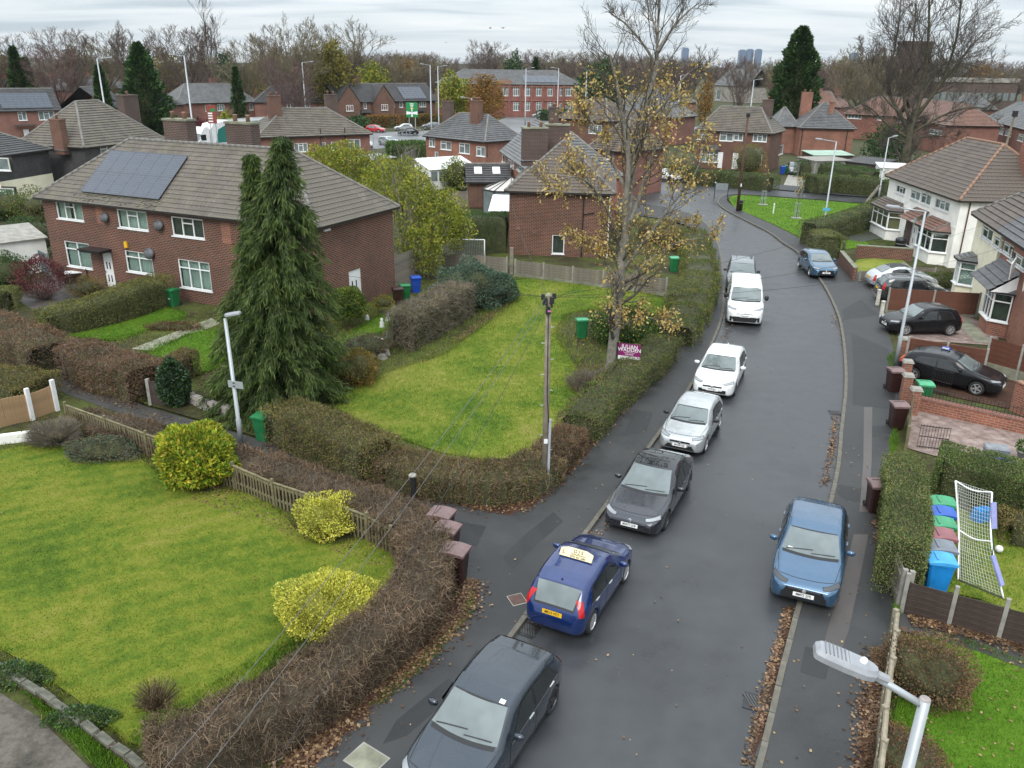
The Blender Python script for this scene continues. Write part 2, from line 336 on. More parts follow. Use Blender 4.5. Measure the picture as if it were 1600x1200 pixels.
Mt['twig_far'] = pm('far_twigs', (.125,.092,.074),.9,.3,.5)
Mt['twig_far2'] = pm('far_twigs_olive', (.155,.130,.078),.9,.3,.5)
Mt['twig_far3'] = pm('far_twigs_purple', (.118,.075,.066),.9,.3,.5)
Mt['metal_grey'] = pm('galvanised_steel', (.36,.385,.40),.42,.12,3, metal=.25)
Mt['metal_dark'] = pm('dark_metal', (.03,.03,.032),.45,.3,4, metal=.3)
Mt['iron'] = pm('black_iron', (.02,.017,.015),.5,.5,6)
Mt['wood_pale'] = pm('weathered_pale_wood', (.25,.215,.155),.85,.35,3, bmp=.4, bscale=30)
Mt['wood_green'] = pm('algae_wood', (.155,.135,.072),.85,.4,3, bmp=.4, bscale=30)
Mt['wood_dark'] = pm('dark_stained_wood', (.060,.042,.034),.75,.4,3, bmp=.4, bscale=30)
Mt['wood_brown'] = pm('red_brown_fence', (.125,.048,.028),.7,.3,2, bmp=.3, bscale=30)
Mt['wood_new'] = pm('new_wood', (.36,.23,.12),.8,.25,2, bmp=.3)
Mt['wood_grey'] = pm('grey_wood', (.20,.175,.14),.85,.35,2.5, bmp=.4, bscale=30)
Mt['pole_wood'] = pm('pole_wood', (.20,.17,.125),.85,.35,3, bmp=.5, bscale=20)
Mt['pole_brown'] = pm('creosote_pole', (.085,.045,.032),.85,.3,3, bmp=.4)
Mt['cable'] = pm('cable', (.10,.10,.10),.5,.2,3)
Mt['white'] = pm('white_plastic', (.75,.75,.75),.4,.08,3)
Mt['tyre'] = pm('tyre', (.018,.018,.018),.8,.3,10)
Mt['rim'] = pm('alloy_rim', (.50,.50,.51),.3,.15,8, metal=.6)
Mt['rim_dark'] = pm('dark_rim', (.06,.06,.065),.35,.2,8, metal=.6)
Mt['carglass'] = glassmat('car_glass', (.125,.150,.150),.03,1.75)
Mt['carglass_dark'] = glassmat('tinted_car_glass', (.016,.019,.02),.03,1.6)
Mt['seal'] = pm('rubber_seal', (.012,.012,.013),.5,.2,6)
Mt['trim'] = pm('black_trim', (.016,.016,.017),.42,.25,6)
Mt['chrome'] = pm('bright_trim', (.55,.56,.57),.18,.05,5, metal=.9)
Mt['lamp_clear'] = glassmat('headlight_lens', (.27,.285,.30),.08,1.5)
Mt['lamp_red'] = glassmat('tail_lens', (.42,.012,.014),.1,1.5)
Mt['lamp_dark'] = glassmat('smoked_lens', (.06,.065,.07),.06,1.5)
Mt['plate_w'] = pm('white_number_plate', (.72,.72,.70),.4,.04,5)
Mt['plate_y'] = pm('yellow_number_plate', (.70,.42,.02),.4,.04,5)
Mt['ink'] = pm('black_lettering', (.012,.012,.012),.5,.1,5)
Mt['net'] = pm('goal_net', (.62,.62,.58),.8,.1,3)
for k, c in dict(bin_green=(.014,.150,.050), bin_brown=(.030,.011,.010), bin_maroon=(.13,.035,.04), bin_blue=(.012,.06,.36), bin_sky=(.012,.22,.58), bin_grey=(.17,.19,.22), lid_brown=(.15,.092,.088), lid_maroon=(.26,.10,.11), lid_green=(.05,.30,.14), bin_black=(.014,.014,.016), lid_sky=(.06,.34,.68), lid_blue=(.03,.11,.45)).items():
 Mt[k] = pm(k + '_plastic', c, .42,.18,3)
Mt['solar'] = None
def solarmat():
 m, t, b = newmat('solar_cells'); uv = N(t, 'ShaderNodeUVMap').outputs[0]
 br = N(t, 'ShaderNodeTexBrick', offset=0.0); br.inputs['Scale'].default_value = 1; br.inputs['Brick Width'].default_value = .165; br.inputs['Row Height'].default_value = .165; br.inputs['Mortar Size'].default_value = .007; br.inputs['Mortar Smooth'].default_value = .1
 br.inputs['Color1'].default_value = (.032,.041,.060,1); br.inputs['Color2'].default_value = (.042,.052,.072,1); br.inputs['Mortar'].default_value = (.12,.135,.155,1); t.links.new(uv, br.inputs['Vector'])
 t.links.new(br.outputs['Color'], b.inputs['Base Color']); b.inputs['Roughness'].default_value = .22; b.inputs['IOR'].default_value = 1.5; return m
Mt['solar'] = solarmat()
# leaves, twigs, litter
def st(*cs): return [(i / max(1, len(cs) - 1), c) for i, c in enumerate(cs)]
Mt['lf_privet'] = rndmat('privet_leaf', st((.045,.064,.014),(.100,.120,.022),(.175,.175,.036),(.16,.105,.040)))
Mt['lf_brown'] = rndmat('brown_privet', st((.070,.058,.022),(.135,.108,.038),(.125,.062,.038),(.19,.125,.058)))
Mt['lf_redbrown'] = rndmat('autumn_hedge_leaf', st((.085,.036,.026),(.155,.062,.044),(.120,.082,.034),(.20,.11,.06)))
Mt['lf_green'] = rndmat('hedge_leaf', st((.028,.062,.012),(.055,.112,.018),(.095,.165,.030)), trans=.15)
Mt['lf_dark'] = rndmat('laurel_leaf', st((.014,.040,.012),(.030,.075,.018),(.06,.12,.028)))
Mt['lf_box'] = rndmat('clipped_hedge_leaf', st((.050,.078,.020),(.100,.135,.036),(.155,.170,.060),(.16,.12,.055)))
Mt['lf_yellow'] = rndmat('golden_leaf', st((.26,.30,.03),(.50,.49,.06),(.70,.65,.15)), trans=.2)
Mt['lf_golden_green'] = rndmat('golden_conifer_spray', st((.085,.17,.016),(.19,.29,.020),(.40,.43,.035),(.48,.36,.05)), trans=.2)
Mt['lf_willow'] = rndmat('willow_leaf', st((.075,.125,.014),(.165,.215,.020),(.28,.29,.032),(.32,.27,.045)), trans=.25)
Mt['lf_olive'] = rndmat('olive_leaf', st((.085,.085,.018),(.165,.15,.028),(.25,.205,.036)), trans=.2)
Mt['lf_autumn'] = rndmat('autumn_leaf', st((.20,.11,.035),(.42,.28,.09),(.58,.45,.19),(.46,.38,.09)), trans=.3)
Mt['lf_orange'] = rndmat('orange_leaf', st((.13,.065,.018),(.24,.125,.025),(.30,.18,.035)), trans=.25)
Mt['lf_yewc'] = rndmat('conifer_spray', st((.011,.024,.008),(.027,.054,.012),(.060,.096,.020),(.105,.14,.030)), trans=.12)
Mt['lf_cypress'] = rndmat('cypress_spray', st((.011,.032,.009),(.026,.064,.013),(.055,.105,.022)), trans=.08)
Mt['lf_blue'] = rndmat('blue_green_leaf', st((.030,.060,.040),(.060,.105,.070),(.095,.145,.095)))
Mt['lf_purple'] = rndmat('purple_leaf', st((.050,.010,.016),(.115,.020,.030),(.17,.05,.05)), trans=.2)
Mt['tw_purple'] = rndmat('purple_twig', st((.085,.058,.052),(.16,.115,.10),(.26,.205,.175)))
Mt['tw_brown'] = rndmat('brown_twig', st((.052,.030,.022),(.120,.082,.050),(.215,.160,.105)))
Mt['tw_grey'] = rndmat('grey_twig', st((.10,.085,.065),(.17,.15,.12),(.25,.22,.18)))
Mt['litter'] = rndmat('fallen_leaf', st((.034,.017,.011),(.080,.042,.023),(.145,.083,.045),(.27,.18,.10)), rough=.5)
Mt['litter_pale'] = rndmat('pale_fallen_leaf', st((.10,.05,.022),(.21,.125,.055),(.36,.27,.14)), rough=.5)
def blademat(name, stops):
 m, t, b = newmat(name); at_ = N(t, 'ShaderNodeAttribute', attribute_name='rnd'); f = M_(t, 'ADD', M_(t, 'ADD', M_(t, 'MULTIPLY', noise(t, .28,6,.65, dist=.6),.5), M_(t, 'MULTIPLY', noise(t, 3.2,5,.75),.3)), M_(t, 'MULTIPLY', at_.outputs['Fac'], .2))
 t.links.new(ramp(t, f, stops), b.inputs['Base Color']); b.inputs['Roughness'].default_value = .7; b.inputs['Specular IOR Level'].default_value = .2; return m
Mt['blade'] = blademat('grass_blade', LAWN1); Mt['blade2'] = blademat('meadow_blade', LAWN2)
Mt['blade_green'] = rndmat('green_grass_blade', st((.045,.110,.006),(.085,.190,.012),(.15,.25,.02)), trans=.15)
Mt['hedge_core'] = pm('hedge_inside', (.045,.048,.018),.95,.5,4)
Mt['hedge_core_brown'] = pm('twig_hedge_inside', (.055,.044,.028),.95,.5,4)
from mathutils.geometry import tessellate_polygon
# ---------------------------------------------------------------- ground, road, pavements
def crom(pts, k=6, closed=False):
 P = [Vector(p) for p in pts]; n = len(P); out = []
 for i in range(n if closed else n - 1):
  a, b, c, d = (P[(i - 1) % n], P[i], P[(i + 1) % n], P[(i + 2) % n]) if closed else (P[max(i - 1,0)], P[i], P[i + 1], P[min(i + 2, n - 1)])
  for j in range(k):
   t = j / k; out.append(.5 * ((2 * b) + (c - a) * t + (2 * a - 5 * b + 4 * c - d) * t * t + (3 * b - a - 3 * c + d) * t ** 3))
 if not closed: out.append(P[-1])
 return out
def gl(pts, z=0.0): return [g(x, y, z) for x, y in pts]
def sheet(name, pts, z, mat, smooth=3):
 P = crom([(p[0], p[1], 0) for p in pts], smooth, True) if smooth else pts
 P = [Vector((p[0], p[1], 0)) for p in P]; P = [p for i, p in enumerate(P) if (p - P[i - 1]).length > 1e-3]
 tri = tessellate_polygon([P]); me = bpy.data.meshes.new(name); fs = []
 for t in tri:
  a, b, c = (P[i] for i in t)
  A = (b - a).cross(c - a).z
  if abs(A) > 1e-9: fs.append(tuple(t) if A > 0 else tuple(t)[::-1])
 me.from_pydata([(p.x, p.y, z) for p in P], [], fs); me.materials.append(mat); me.update(); return structure(link(bpy.data.objects.new(name, me)))
structure(MB().quad((-3000,-40,-.06),(3000,-40,-.06),(3000,5200,-.06),(-3000,5200,-.06)).build('ground', Mt['far_ground']))
a_, b_ = g(820,974), g(932,818); d_ = (a_ - b_).normalized()
KL = crom([a_ + d_ * 14, a_ + d_ * 7] + gl([(820,974),(932,818),(1028,686),(1082,604),(1122,520),(1132,480),(1131,440),(1128,405),(1120,375),(1106,354),(1084,338),(1050,328),(1010,320),(950,314),(880,310),(800,306)]),6)
c_, e_ = g(1180,1200), g(1245,945); d2_ = (c_ - e_).normalized()
KR = crom([c_ + d2_ * 8] + gl([(1180,1200),(1212,1070),(1245,945),(1300,762),(1312,670),(1319,597),(1315,530),(1305,487),(1281,440),(1247,398),(1223,381),(1200,364),(1165,346),(1138,332),(1125,323),(1121,316),(1128,308),(1150,303.5),(1200,306),(1270,311),(1370,319),(1480,328),(1600,337)]),6)
FARK = gl([(800,279),(1000,282),(1060,285),(1120,289),(1200,296),(1290,304),(1380,311),(1480,319),(1600,328)])
sheet('road', KL + FARK + KR[::-1], 0.0, Mt['road'], 0)
PL = [g(x, y, .1) for x, y in [(300,1330),(380,1262),(470,1190),(560,1105),(640,1035),(706,965),(716,920),(708,872),(684,838),(650,806),(690,775),(740,790),(790,800),(855,764),(900,718),(950,660),(1000,606),(1058,540),(1096,480),(1110,430),(1109,400),(1100,378),(1080,356),(1050,345),(1000,337),(940,330),(880,325),(800,318)]]
def slab(name, inner, kerb, mat, z=.10):
 pts = [(p[0], p[1]) for p in kerb] + [(p[0], p[1]) for p in inner[::-1]]
 o = sheet(name, pts, z, mat, 0); return o
slab('pavement', crom(PL, 4), KL, Mt['pave'])
PR = [g(x, y, .1) for x, y in [(1368,1330),(1378,1200),(1384,1090),(1392,1000),(1396,950),(1388,900),(1384,800),(1386,720),(1404,660),(1408,600),(1400,560),(1386,512),(1370,470),(1348,432),(1318,405),(1302,390),(1275,378),(1252,373),(1210,352),(1165,332),(1140,318),(1136,311),(1142,307)]]
i1 = next(i for i, p in enumerate(KR) if (p - g(1128,308)).length < .6)
slab('pavement', crom(PR, 4), KR[:i1 + 1], Mt['pave'])
sheet('pavement', FARK + gl([(1600,318),(1480,310),(1385,301),(1290,296),(1200,288),(1120,283),(1060,279),(1000,277),(800,274)])[0:], .10, Mt['pave'], 0)
# kerb stones, laid one by one
kst = MB().box((0,0,0),(.905,.135,.24),0,0,.985).mesh('kerb_stone', Mt['kerb'])
def kerbline(pts, side, label, y0=8, y1=84):
 par = structure(link(bpy.data.objects.new('kerb', None)))
 L = 0; nxt = 0; cnt = 0
 for a, b in zip(pts, pts[1:]):
  d = b - a; ln = d.length
  while nxt <= L + ln:
   p = a + d * ((nxt - L) / ln); nxt += .915
   if not (y0 < p.y < y1): continue
   q = p + Vector((d.y, -d.x, 0)).normalized() * side * .0675; cnt += 1
   inst('kerb_stone', kst, par, (q.x, q.y, RU(-.012,.006)),(RU(-.03,.03),0, math.atan2(d.y, d.x) + RU(-.012,.012)))
  L += ln
 return par
kerbline(KL, -1, '', 7,100); kerbline(KR[:i1 + 1], 1, '', 7,92)
# tarmac repairs and service trenches, each a thin skin on the pavement
def patch(name, pts, z, mat): return sheet(name, [g(x, y, .1) for x, y in pts], z, mat, 0)
patch('pavement_trench', [(1334,835),(1357,835),(1341,915),(1326,985),(1310,1030),(1280,1030),(1300,960),(1318,900)], .104, Mt['patch2'])
patch('pavement_trench', [(1350,636),(1363,636),(1362,720),(1357,800),(1343,800),(1349,720)], .104, Mt['patch2'])
for q in ([(1330,520),(1388,545),(1402,600),(1395,640),(1332,632),(1334,570)], [(1356,666),(1400,664),(1398,684),(1355,682)], [(1310,757),(1352,765),(1350,785),(1322,782),(1308,772)],
          [(1316,484),(1345,468),(1372,492),(1318,500)], [(690,1090),(745,1015),(765,1030),(705,1110)], [(715,815),(760,822),(745,855),(705,838)], [(620,1125),(700,1060),(720,1075),(635,1150),(598,1162)],
          [(990,640),(1020,645),(1010,675),(975,680)], [(800,890),(840,850),(880,815),(865,800),(820,835),(785,870)], [(1258,1010),(1300,1020),(1290,1062),(1250,1050)]):
 patch('pavement_repair', q, .1035, Mt['patch1'])
Mt['old_drive'] = groundmat('worn_concrete_drive', [(.34,(.035,.034,.028)),(.48,(.085,.075,.062)),(.58,(.13,.115,.10)),(.7,(.06,.075,.02))], .9,7)
# gardens
def garden(name, px, z, mat, smooth=3): return sheet(name, [g(x, y, z) for x, y in px], z, mat, smooth)
garden('garden_soil', [(800,318),(760,400),(640,430),(420,470),(60,440),(-80,440),(-120,560),(60,570),(230,632),(430,690),(640,762),(790,800),(855,764),(900,718),(950,660),(1000,606),(1058,540),(1096,480),(1110,430),(1109,400),(1100,378),(1050,345),(940,330)], .05, Mt['soil'], 0)
garden('garden_soil', [(-300,640),(90,610),(250,665),(430,715),(600,780),(690,830),(745,860),(735,905),(712,965),(640,1035),(560,1105),(470,1190),(380,1262),(-300,1500)], .05, Mt['soil'], 0)
garden('garden_soil', [(1136,311),(1165,332),(1252,373),(1302,390),(1348,432),(1386,512),(1404,600),(1404,660),(1386,720),(1384,800),(1390,900),(1396,950),(1384,1090),(1368,1330),(2100,1330),(1900,330),(1480,329),(1370,320),(1200,307)], .05, Mt['soil'], 0)
garden('footpath', [(790,803),(745,862),(690,832),(600,792),(380,712),(250,668),(150,632),(95,612),(0,585),(-150,560),(-150,500),(0,548),(85,578),(130,592),(230,636),(300,656),(430,694),(540,736),(640,766),(700,782)], .07, Mt['path'], 0)
lawn_big = [(-180,720),(0,703),(60,690),(112,688),(125,705),(160,718),(210,715),(240,732),(270,758),(310,772),(360,768),(400,775),(440,800),(470,835),(520,850),(570,843),(612,862),(620,905),(580,960),(500,990),(440,1010),(400,1060),(300,1112),(225,1160),(190,1150),(120,1092),(50,1045),(0,1013),(-180,920)]
lawn_mid = [(525,628),(565,600),(625,575),(690,556),(735,525),(785,490),(812,462),(798,440),(850,436),(930,445),(1045,468),(1052,486),(1000,492),(945,482),(888,490),(868,520),(885,550),(905,585),(915,620),(900,652),(862,690),(830,712),(760,716),(690,706),(620,682),(560,657)]
lawn_a = [(105,520),(150,503),(205,485),(255,482),(288,490),(275,501),(230,515),(180,531),(130,527)]
lawn_b = [(235,550),(275,532),(310,518),(345,520),(350,560),(310,585),(262,575)]
lawn_side = [(480,600),(505,560),(535,530),(565,510),(605,488),(650,476),(640,492),(590,520),(556,545),(520,585)]
lawn_verge = [(1140,309),(1165,305),(1250,311),(1345,318),(1362,321),(1330,334),(1265,345),(1252,352),(1254,371),(1225,358),(1180,338),(1150,325)]
lawn_w1 = [(1308,378),(1345,374),(1356,384),(1310,389)]
lawn_w2 = [(1336,410),(1350,404),(1400,402),(1416,415),(1380,421),(1336,427)]
lawn_goal = [(1440,830),(1470,800),(1500,790),(1700,830),(1700,985),(1530,935),(1430,905)]
lawn_near = [(1425,1005),(1500,1000),(1600,1035),(1800,1100),(1800,1330),(1385,1330),(1390,1180)]
for n, px, m in (('lawn', lawn_big, 'lawn'),('lawn', lawn_mid, 'lawn2'),('lawn', lawn_a, 'lawn_green'),('lawn', lawn_b, 'lawn_green'),('lawn', lawn_side, 'lawn_green'),('grass_verge', lawn_verge, 'lawn_green'),('lawn', lawn_w1, 'lawn_green'),('lawn', lawn_w2, 'lawn2'),('lawn', lawn_goal, 'lawn2'),('lawn', lawn_near, 'lawn_green')):
 garden(n, px, .09, Mt[m])
garden('garden_path', [(205,545),(330,497),(345,505),(240,548)], .075, Mt['concrete_moss'], 0)
garden('patio', [(50,445),(110,415),(165,430),(190,440),(60,490),(30,470)], .07, Mt['patch2'], 0)
garden('garden_path', [(1404,955),(1420,962),(1540,992),(1640,1025),(1640,1060),(1530,1018),(1420,988),(1400,985)], .095, Mt['path'], 0)
garden('gravel_garden', [(1418,700),(1418,640),(1450,638),(1640,668),(1640,735),(1460,712)], .085, Mt['gravel'], 0)
garden('driveway', [(1408,560),(1430,560),(1640,598),(1640,652),(1424,606)], .085, Mt['soil_red'], 0)
garden('driveway', [(1384,505),(1400,500),(1500,490),(1560,512),(1560,540),(1410,530)], .085, Mt['gravel'], 0)
garden('driveway', [(1488,497),(1512,497),(1550,535),(1525,535)], .0955, Mt['concrete_moss'], 0)
garden('driveway', [(1336,436),(1390,430),(1500,445),(1510,475),(1380,475)], .085, Mt['patch2'], 0)
garden('garden_path', [(1310,372),(1360,362),(1380,372),(1345,378)], .094, Mt['path'], 0)
garden('garden_path', [(1412,408),(1425,418),(1445,432),(1420,432),(1400,418)], .095, Mt['concrete_moss'], 0)
garden('driveway', [(1223,292),(1232,272),(1255,272),(1256,296)], .08, Mt['concrete'], 0)
garden('driveway', [(-60,1095),(0,1082),(60,1120),(140,1200),(220,1300),(-200,1400)], .07, Mt['old_drive'], 0)
# the main road beyond the houses
mr = [(-140,78),(-95,108),(-68,124),(-45,139),(-22,160),(-2,186),(8,220),(12,262)]
def ribbon(name, pts, w, z, mat):
 P = crom([(x, y, 0) for x, y in pts], 5); lft, rgt = [], []
 for i, p in enumerate(P):
  d = (P[min(i + 1, len(P) - 1)] - P[max(i - 1,0)]).normalized(); n = Vector((-d.y, d.x, 0)); lft.append(p + n * w / 2); rgt.append(p - n * w / 2)
 return sheet(name, lft + rgt[::-1], z, mat, 0)
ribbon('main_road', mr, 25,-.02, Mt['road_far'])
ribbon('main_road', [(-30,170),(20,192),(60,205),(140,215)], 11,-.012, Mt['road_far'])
Mt['grate'] = pm('worn_grate', (.075,.072,.07),.5,.3,8, metal=.3)
# ironwork in the carriageway
def grate(px, py, rz, w=.46, label='', z=.006):
 p = g(px, py); t = thing('road_gully', label, 'drain cover', (p.x, p.y, z), rz)
 MB().box((0,0,.004),(w * 1.12, w * 1.12,.012)).build('frame', Mt['metal_dark'], t)
 me = MB().box((0,0,0),(w * .9,.03,.014)).mesh('bar', Mt['grate'])
 for i in range(6): inst('bar', me, t, (0,(i - 2.5) * w * .155,.014),(0,0,.55))
 return t
grate(1181,1098,1.2,.48, 'slotted iron gully at the right kerb below the blue hatchback')
grate(824,984,1.05,.48, 'slotted iron gully full of leaves between the two parked cars')
grate(1305,645,1.35,.42, 'small square gully in the road by the right kerb')
def cover(px, py, w, l, rz, mat, label):
 p = g(px, py, .1); t = thing('access_cover', label, 'manhole cover', (p.x, p.y, .105), rz)
 MB().box((0,0,0),(w, l, .012)).build('frame', Mt['concrete'], t); MB().box((0,0,.004),(w * .9, l * .88,.012)).build('lid', Mt[mat], t)
Mt['rusty'] = pm('rusty_iron', (.085,.045,.036),.7,.3,6)
cover(808,937,.42,.46,.4, 'rusty', 'rusty square cover in the pavement beside the blue learner car')
cover(573,1187,.75,.6,-.6, 'concrete_moss', 'pale concrete cover in the pavement at the bottom of the photo')
# ---------------------------------------------------------------- buildings
CURT = ['curtain', 'curtain', 'curtain_dark', 'curtain_tan']
WINM = {}
def win_parts(w, h, style, near):
 """meshes of one window, x along the wall from its left edge, y inwards, z up: frame, panes, sill"""
 key = (round(w, 1), round(h, 1), style, near)
 if key in WINM: return WINM[key]
 w, h = key[0], key[1]; f = MB(); fw = .065 if near else .09; y0, y1 = -.012,.06
 def bx(x0, x1, z0, z1, a=y0, b=y1): f.box(((x0 + x1) / 2,(a + b) / 2,(z0 + z1) / 2),(x1 - x0, b - a, z1 - z0))
 bx(0, w, 0, fw); bx(0, w, h - fw, h); bx(0, fw, fw, h - fw); bx(w - fw, w, fw, h - fw)
 n = {'c3': 3, 'c3t': 3, 'c2': 2, 'c2t': 2, 'c1': 1, 'c1t': 1, 'c4': 4, 'b3': 3, 'c5': 5, 'sq': 3}[style]; xs = [i * w / n for i in range(n + 1)]
 panes = []
 for x in xs[1:-1]: bx(x - fw * .5, x + fw * .5, fw, h - fw, y0 + .004, y1 - .004)
 for i in range(n):
  tr = style in ('c3t', 'b3', 'c2t', 'c1t', 'sq') or (style == 'c3' and i == 1) or (style == 'c2' and i == 0)
  a, b = xs[i] + fw * .5, xs[i + 1] - fw * .5
  if tr:
   zt = h * .70; bx(a, b, zt - fw * .45, zt + fw * .45, y0 + .007, y1 - .006); panes += [(a, b, fw * .6, zt - fw * .4),(a, b, zt + fw * .4, h - fw * .6)]
  else: panes.append((a, b, fw * .6, h - fw * .6))
 fm = f.mesh('window', Mt['upvc'], uv=False)
 pm_ = [MB().box(((a + b) / 2,.03,(c + d) / 2),(b - a, .012, d - c)).mesh('pane', Mt['pane'] if near else Mt['far_glass'], uv=False) for a, b, c, d in panes]
 sm = MB().box((w / 2,-.04,-.03),(w + .12,.16,.06)).mesh('sill', Mt['upvc'], uv=False)
 WINM[key] = (fm, pm_, sm, w, h); return WINM[key]
def put_window(parent, org, tdir, w, h, style, near=True, curtain=0, sill=True):
 fm, panes, smm, w, h = win_parts(w, h, style, near)
 o = inst('window', fm, parent, org, (0,0, math.atan2(tdir[1], tdir[0])))
 for p in panes: inst('pane', p, o)
 if sill: inst('sill', smm, o)
 if near:
  b = MB(); n = 26 if curtain < 2 else 1; pts = []
  for i in range(n + 1):
   x = .05 + (w - .1) * i / n; pts.append((x, .16 + (.018 * math.sin(i * 1.9) if n > 1 else 0)))
  gap = curtain == 0 and w > 1.3
  for i in range(n):
   if gap and .40 < i / n < .60: continue
   b.quad((*pts[i], .05),(*pts[i + 1], .05),(*pts[i + 1], h - .05),(*pts[i], h - .05))
  b.build('curtain', Mt[CURT[curtain]], o, uv=False)
 return o
def roof_courses(poly, gauge=.33, thick=.055, mb=None, tiles=None, mi=0):
 """poly: planar roof face, first two points the eave (left, right seen from outside). Courses of tiles, each lapping the one below."""
 P = [Vector(p) for p in poly]; t = (P[1] - P[0]).normalized(); n = (P[1] - P[0]).cross(P[-1] - P[0]).normalized(); s = n.cross(t)
 Q = [((p - P[0]).dot(t),(p - P[0]).dot(s)) for p in P]; S = max(q[1] for q in Q); k = max(1, round(S / gauge)); gz = S / k; mb = mb or MB()
 def ext(v):
  xs = []
  for (x0, y0),(x1, y1) in zip(Q, Q[1:] + Q[:1]):
   if abs(y1 - y0) < 1e-9: continue
   u = (v - y0) / (y1 - y0)
   if -1e-6 <= u <= 1 + 1e-6: xs.append(x0 + u * (x1 - x0))
  return (min(xs), max(xs)) if xs else (0,0)
 def W(x, y, h): return P[0] + t * x + s * y + n * h
 out = []
 for r in range(k):
  y0, y1 = r * gz - (.05 if r == 0 else .012),(r + 1) * gz; a0, b0 = ext(max(y0,1e-4)); a1, b1 = ext(min(y1, S - 1e-4))
  if tiles is None:
   m = max(1, int((b0 - a0) / 2.2)); jit = [RU(-.006,.006) for _ in range(m + 1)]
   for i in range(m):
    x0, x1 = a0 + (b0 - a0) * i / m, a0 + (b0 - a0) * (i + 1) / m; u0, u1 = a1 + (b1 - a1) * i / m, a1 + (b1 - a1) * (i + 1) / m
    h0, h1 = thick + .03 + jit[i], thick + .03 + jit[i + 1]
    mb.quad(W(x0, y0, h0), W(x1, y0, h1), W(u1, y1,.025), W(u0, y1,.025), mi); mb.quad(W(x0, y0, h0 - thick - .012), W(x1, y0, h1 - thick - .012), W(x1, y0, h1), W(x0, y0, h0), mi)
  else:
   tw = tiles; m0 = math.floor(min(a0, a1) / tw); m1 = math.ceil(max(b0, b1) / tw)
   for i in range(m0, m1):
    x0, x1 = i * tw + (0.0),(i + 1) * tw
    full = x0 >= max(a0, a1) and x1 <= min(b0, b1)
    if full: out.append(((x0 + x1) / 2,(y0 + y1) / 2, W((x0 + x1) / 2,(y0 + y1) / 2,.04), t, s, n, y1 - y0))
    else:
     c0, c1 = min(max(x0, a0), b0), min(max(x1, a0), b0); d0, d1 = min(max(x0, a1), b1), min(max(x1, a1), b1)
     if max(c1 - c0, d1 - d0) < .02: continue
     mb.quad(W(c0, y0,.062), W(c1, y0,.062), W(d1, y1,.025), W(d0, y1,.025), mi); mb.quad(W(c0, y0,.018), W(c1, y0,.018), W(c1, y0,.062), W(c0, y0,.062), mi)
 return mb, out
def tile_mesh(name, w, l, mat):
 """interlocking tile: two shallow rolls across, thick lower edge"""
 b = MB(); xs = [-.5,-.42,-.30,-.12,-.02,.02,.12,.30,.42,.49]; zs = [.012,.016,.004,.004,.016,.016,.004,.004,.016,.010]
 for i in range(9):
  x0, x1 = xs[i] * w, xs[i + 1] * w; z0, z1 = zs[i], zs[i + 1]
  b.quad((x0,-l / 2, z0 + .012),(x1,-l / 2, z1 + .012),(x1, l / 2, z1 - .02),(x0, l / 2, z0 - .02)); b.quad((x0,-l / 2,-.04),(x1,-l / 2,-.04),(x1,-l / 2, z1 + .012),(x0,-l / 2, z0 + .012))
 b.quad((-.5 * w, -l / 2,-.026),(-.5 * w, -l / 2, zs[0] + .012),(-.5 * w, l / 2, zs[0] - .02),(-.5 * w, l / 2,-.03))
 return b.mesh(name, mat)
def lay_tiles(tiles, parent, mat, tw, maxn=300, name='roof_tile', tint=None):
 """the tiles nearest the camera one by one, the rest of the same tiles in one piece"""
 if not tiles: return
 inv = parent.matrix_world
 tm = tile_mesh(name, tw, tiles[0][6], mat)
 tiles = sorted(tiles, key=lambda q: (inv_pt(parent, q[2]) - Vector((0,0, CAM_H))).length); rest = MB()
 for i, (x, y, c, t, s, n, l) in enumerate(tiles):
  R = Matrix((t, s, n)).transposed().to_4x4(); R = R @ Matrix.Rotation(RU(-.012,.012),4, 'Z') @ Matrix.Rotation(RU(-.02,.02),4, 'Y') @ Matrix.Rotation(RU(-.008,.012),4, 'X')
  if i < maxn:
   o = bpy.data.objects.new(name, tm); link(o, parent); o.matrix_local = Matrix.Translation(c) @ R
  else:
   MX = Matrix.Translation(c) @ R; rest.add([MX @ v.co for v in tm.vertices], [tuple(p.vertices) for p in tm.polygons])
 if rest.v: rest.build('roof_tiles', mat, parent)['kind'] = 'stuff'
def inv_pt(o, p):
 return Matrix.Translation(o.location) @ Matrix.Rotation(o.rotation_euler.z, 4, 'Z') @ Vector(p)
def caps(parent, a, b, mat, near, r=.12, name='ridge_tile'):
 a, b = Vector(a), Vector(b); d = b - a; L = d.length
 if L < .3: return
 if near:
  k = max(1, round(L / .45)); me = MB().tube([(0,0,0),(0,0, L / k * .99)], [r, r * .93], 8).mesh(name, mat, True)
  q = d.to_track_quat('Z', 'Y')
  for i in range(k):
   o = inst(name, me, parent, a + d * (i / k)); o.rotation_euler = q.to_euler()
 else: MB().tube([a, b], r, 6).build(name, mat, parent)
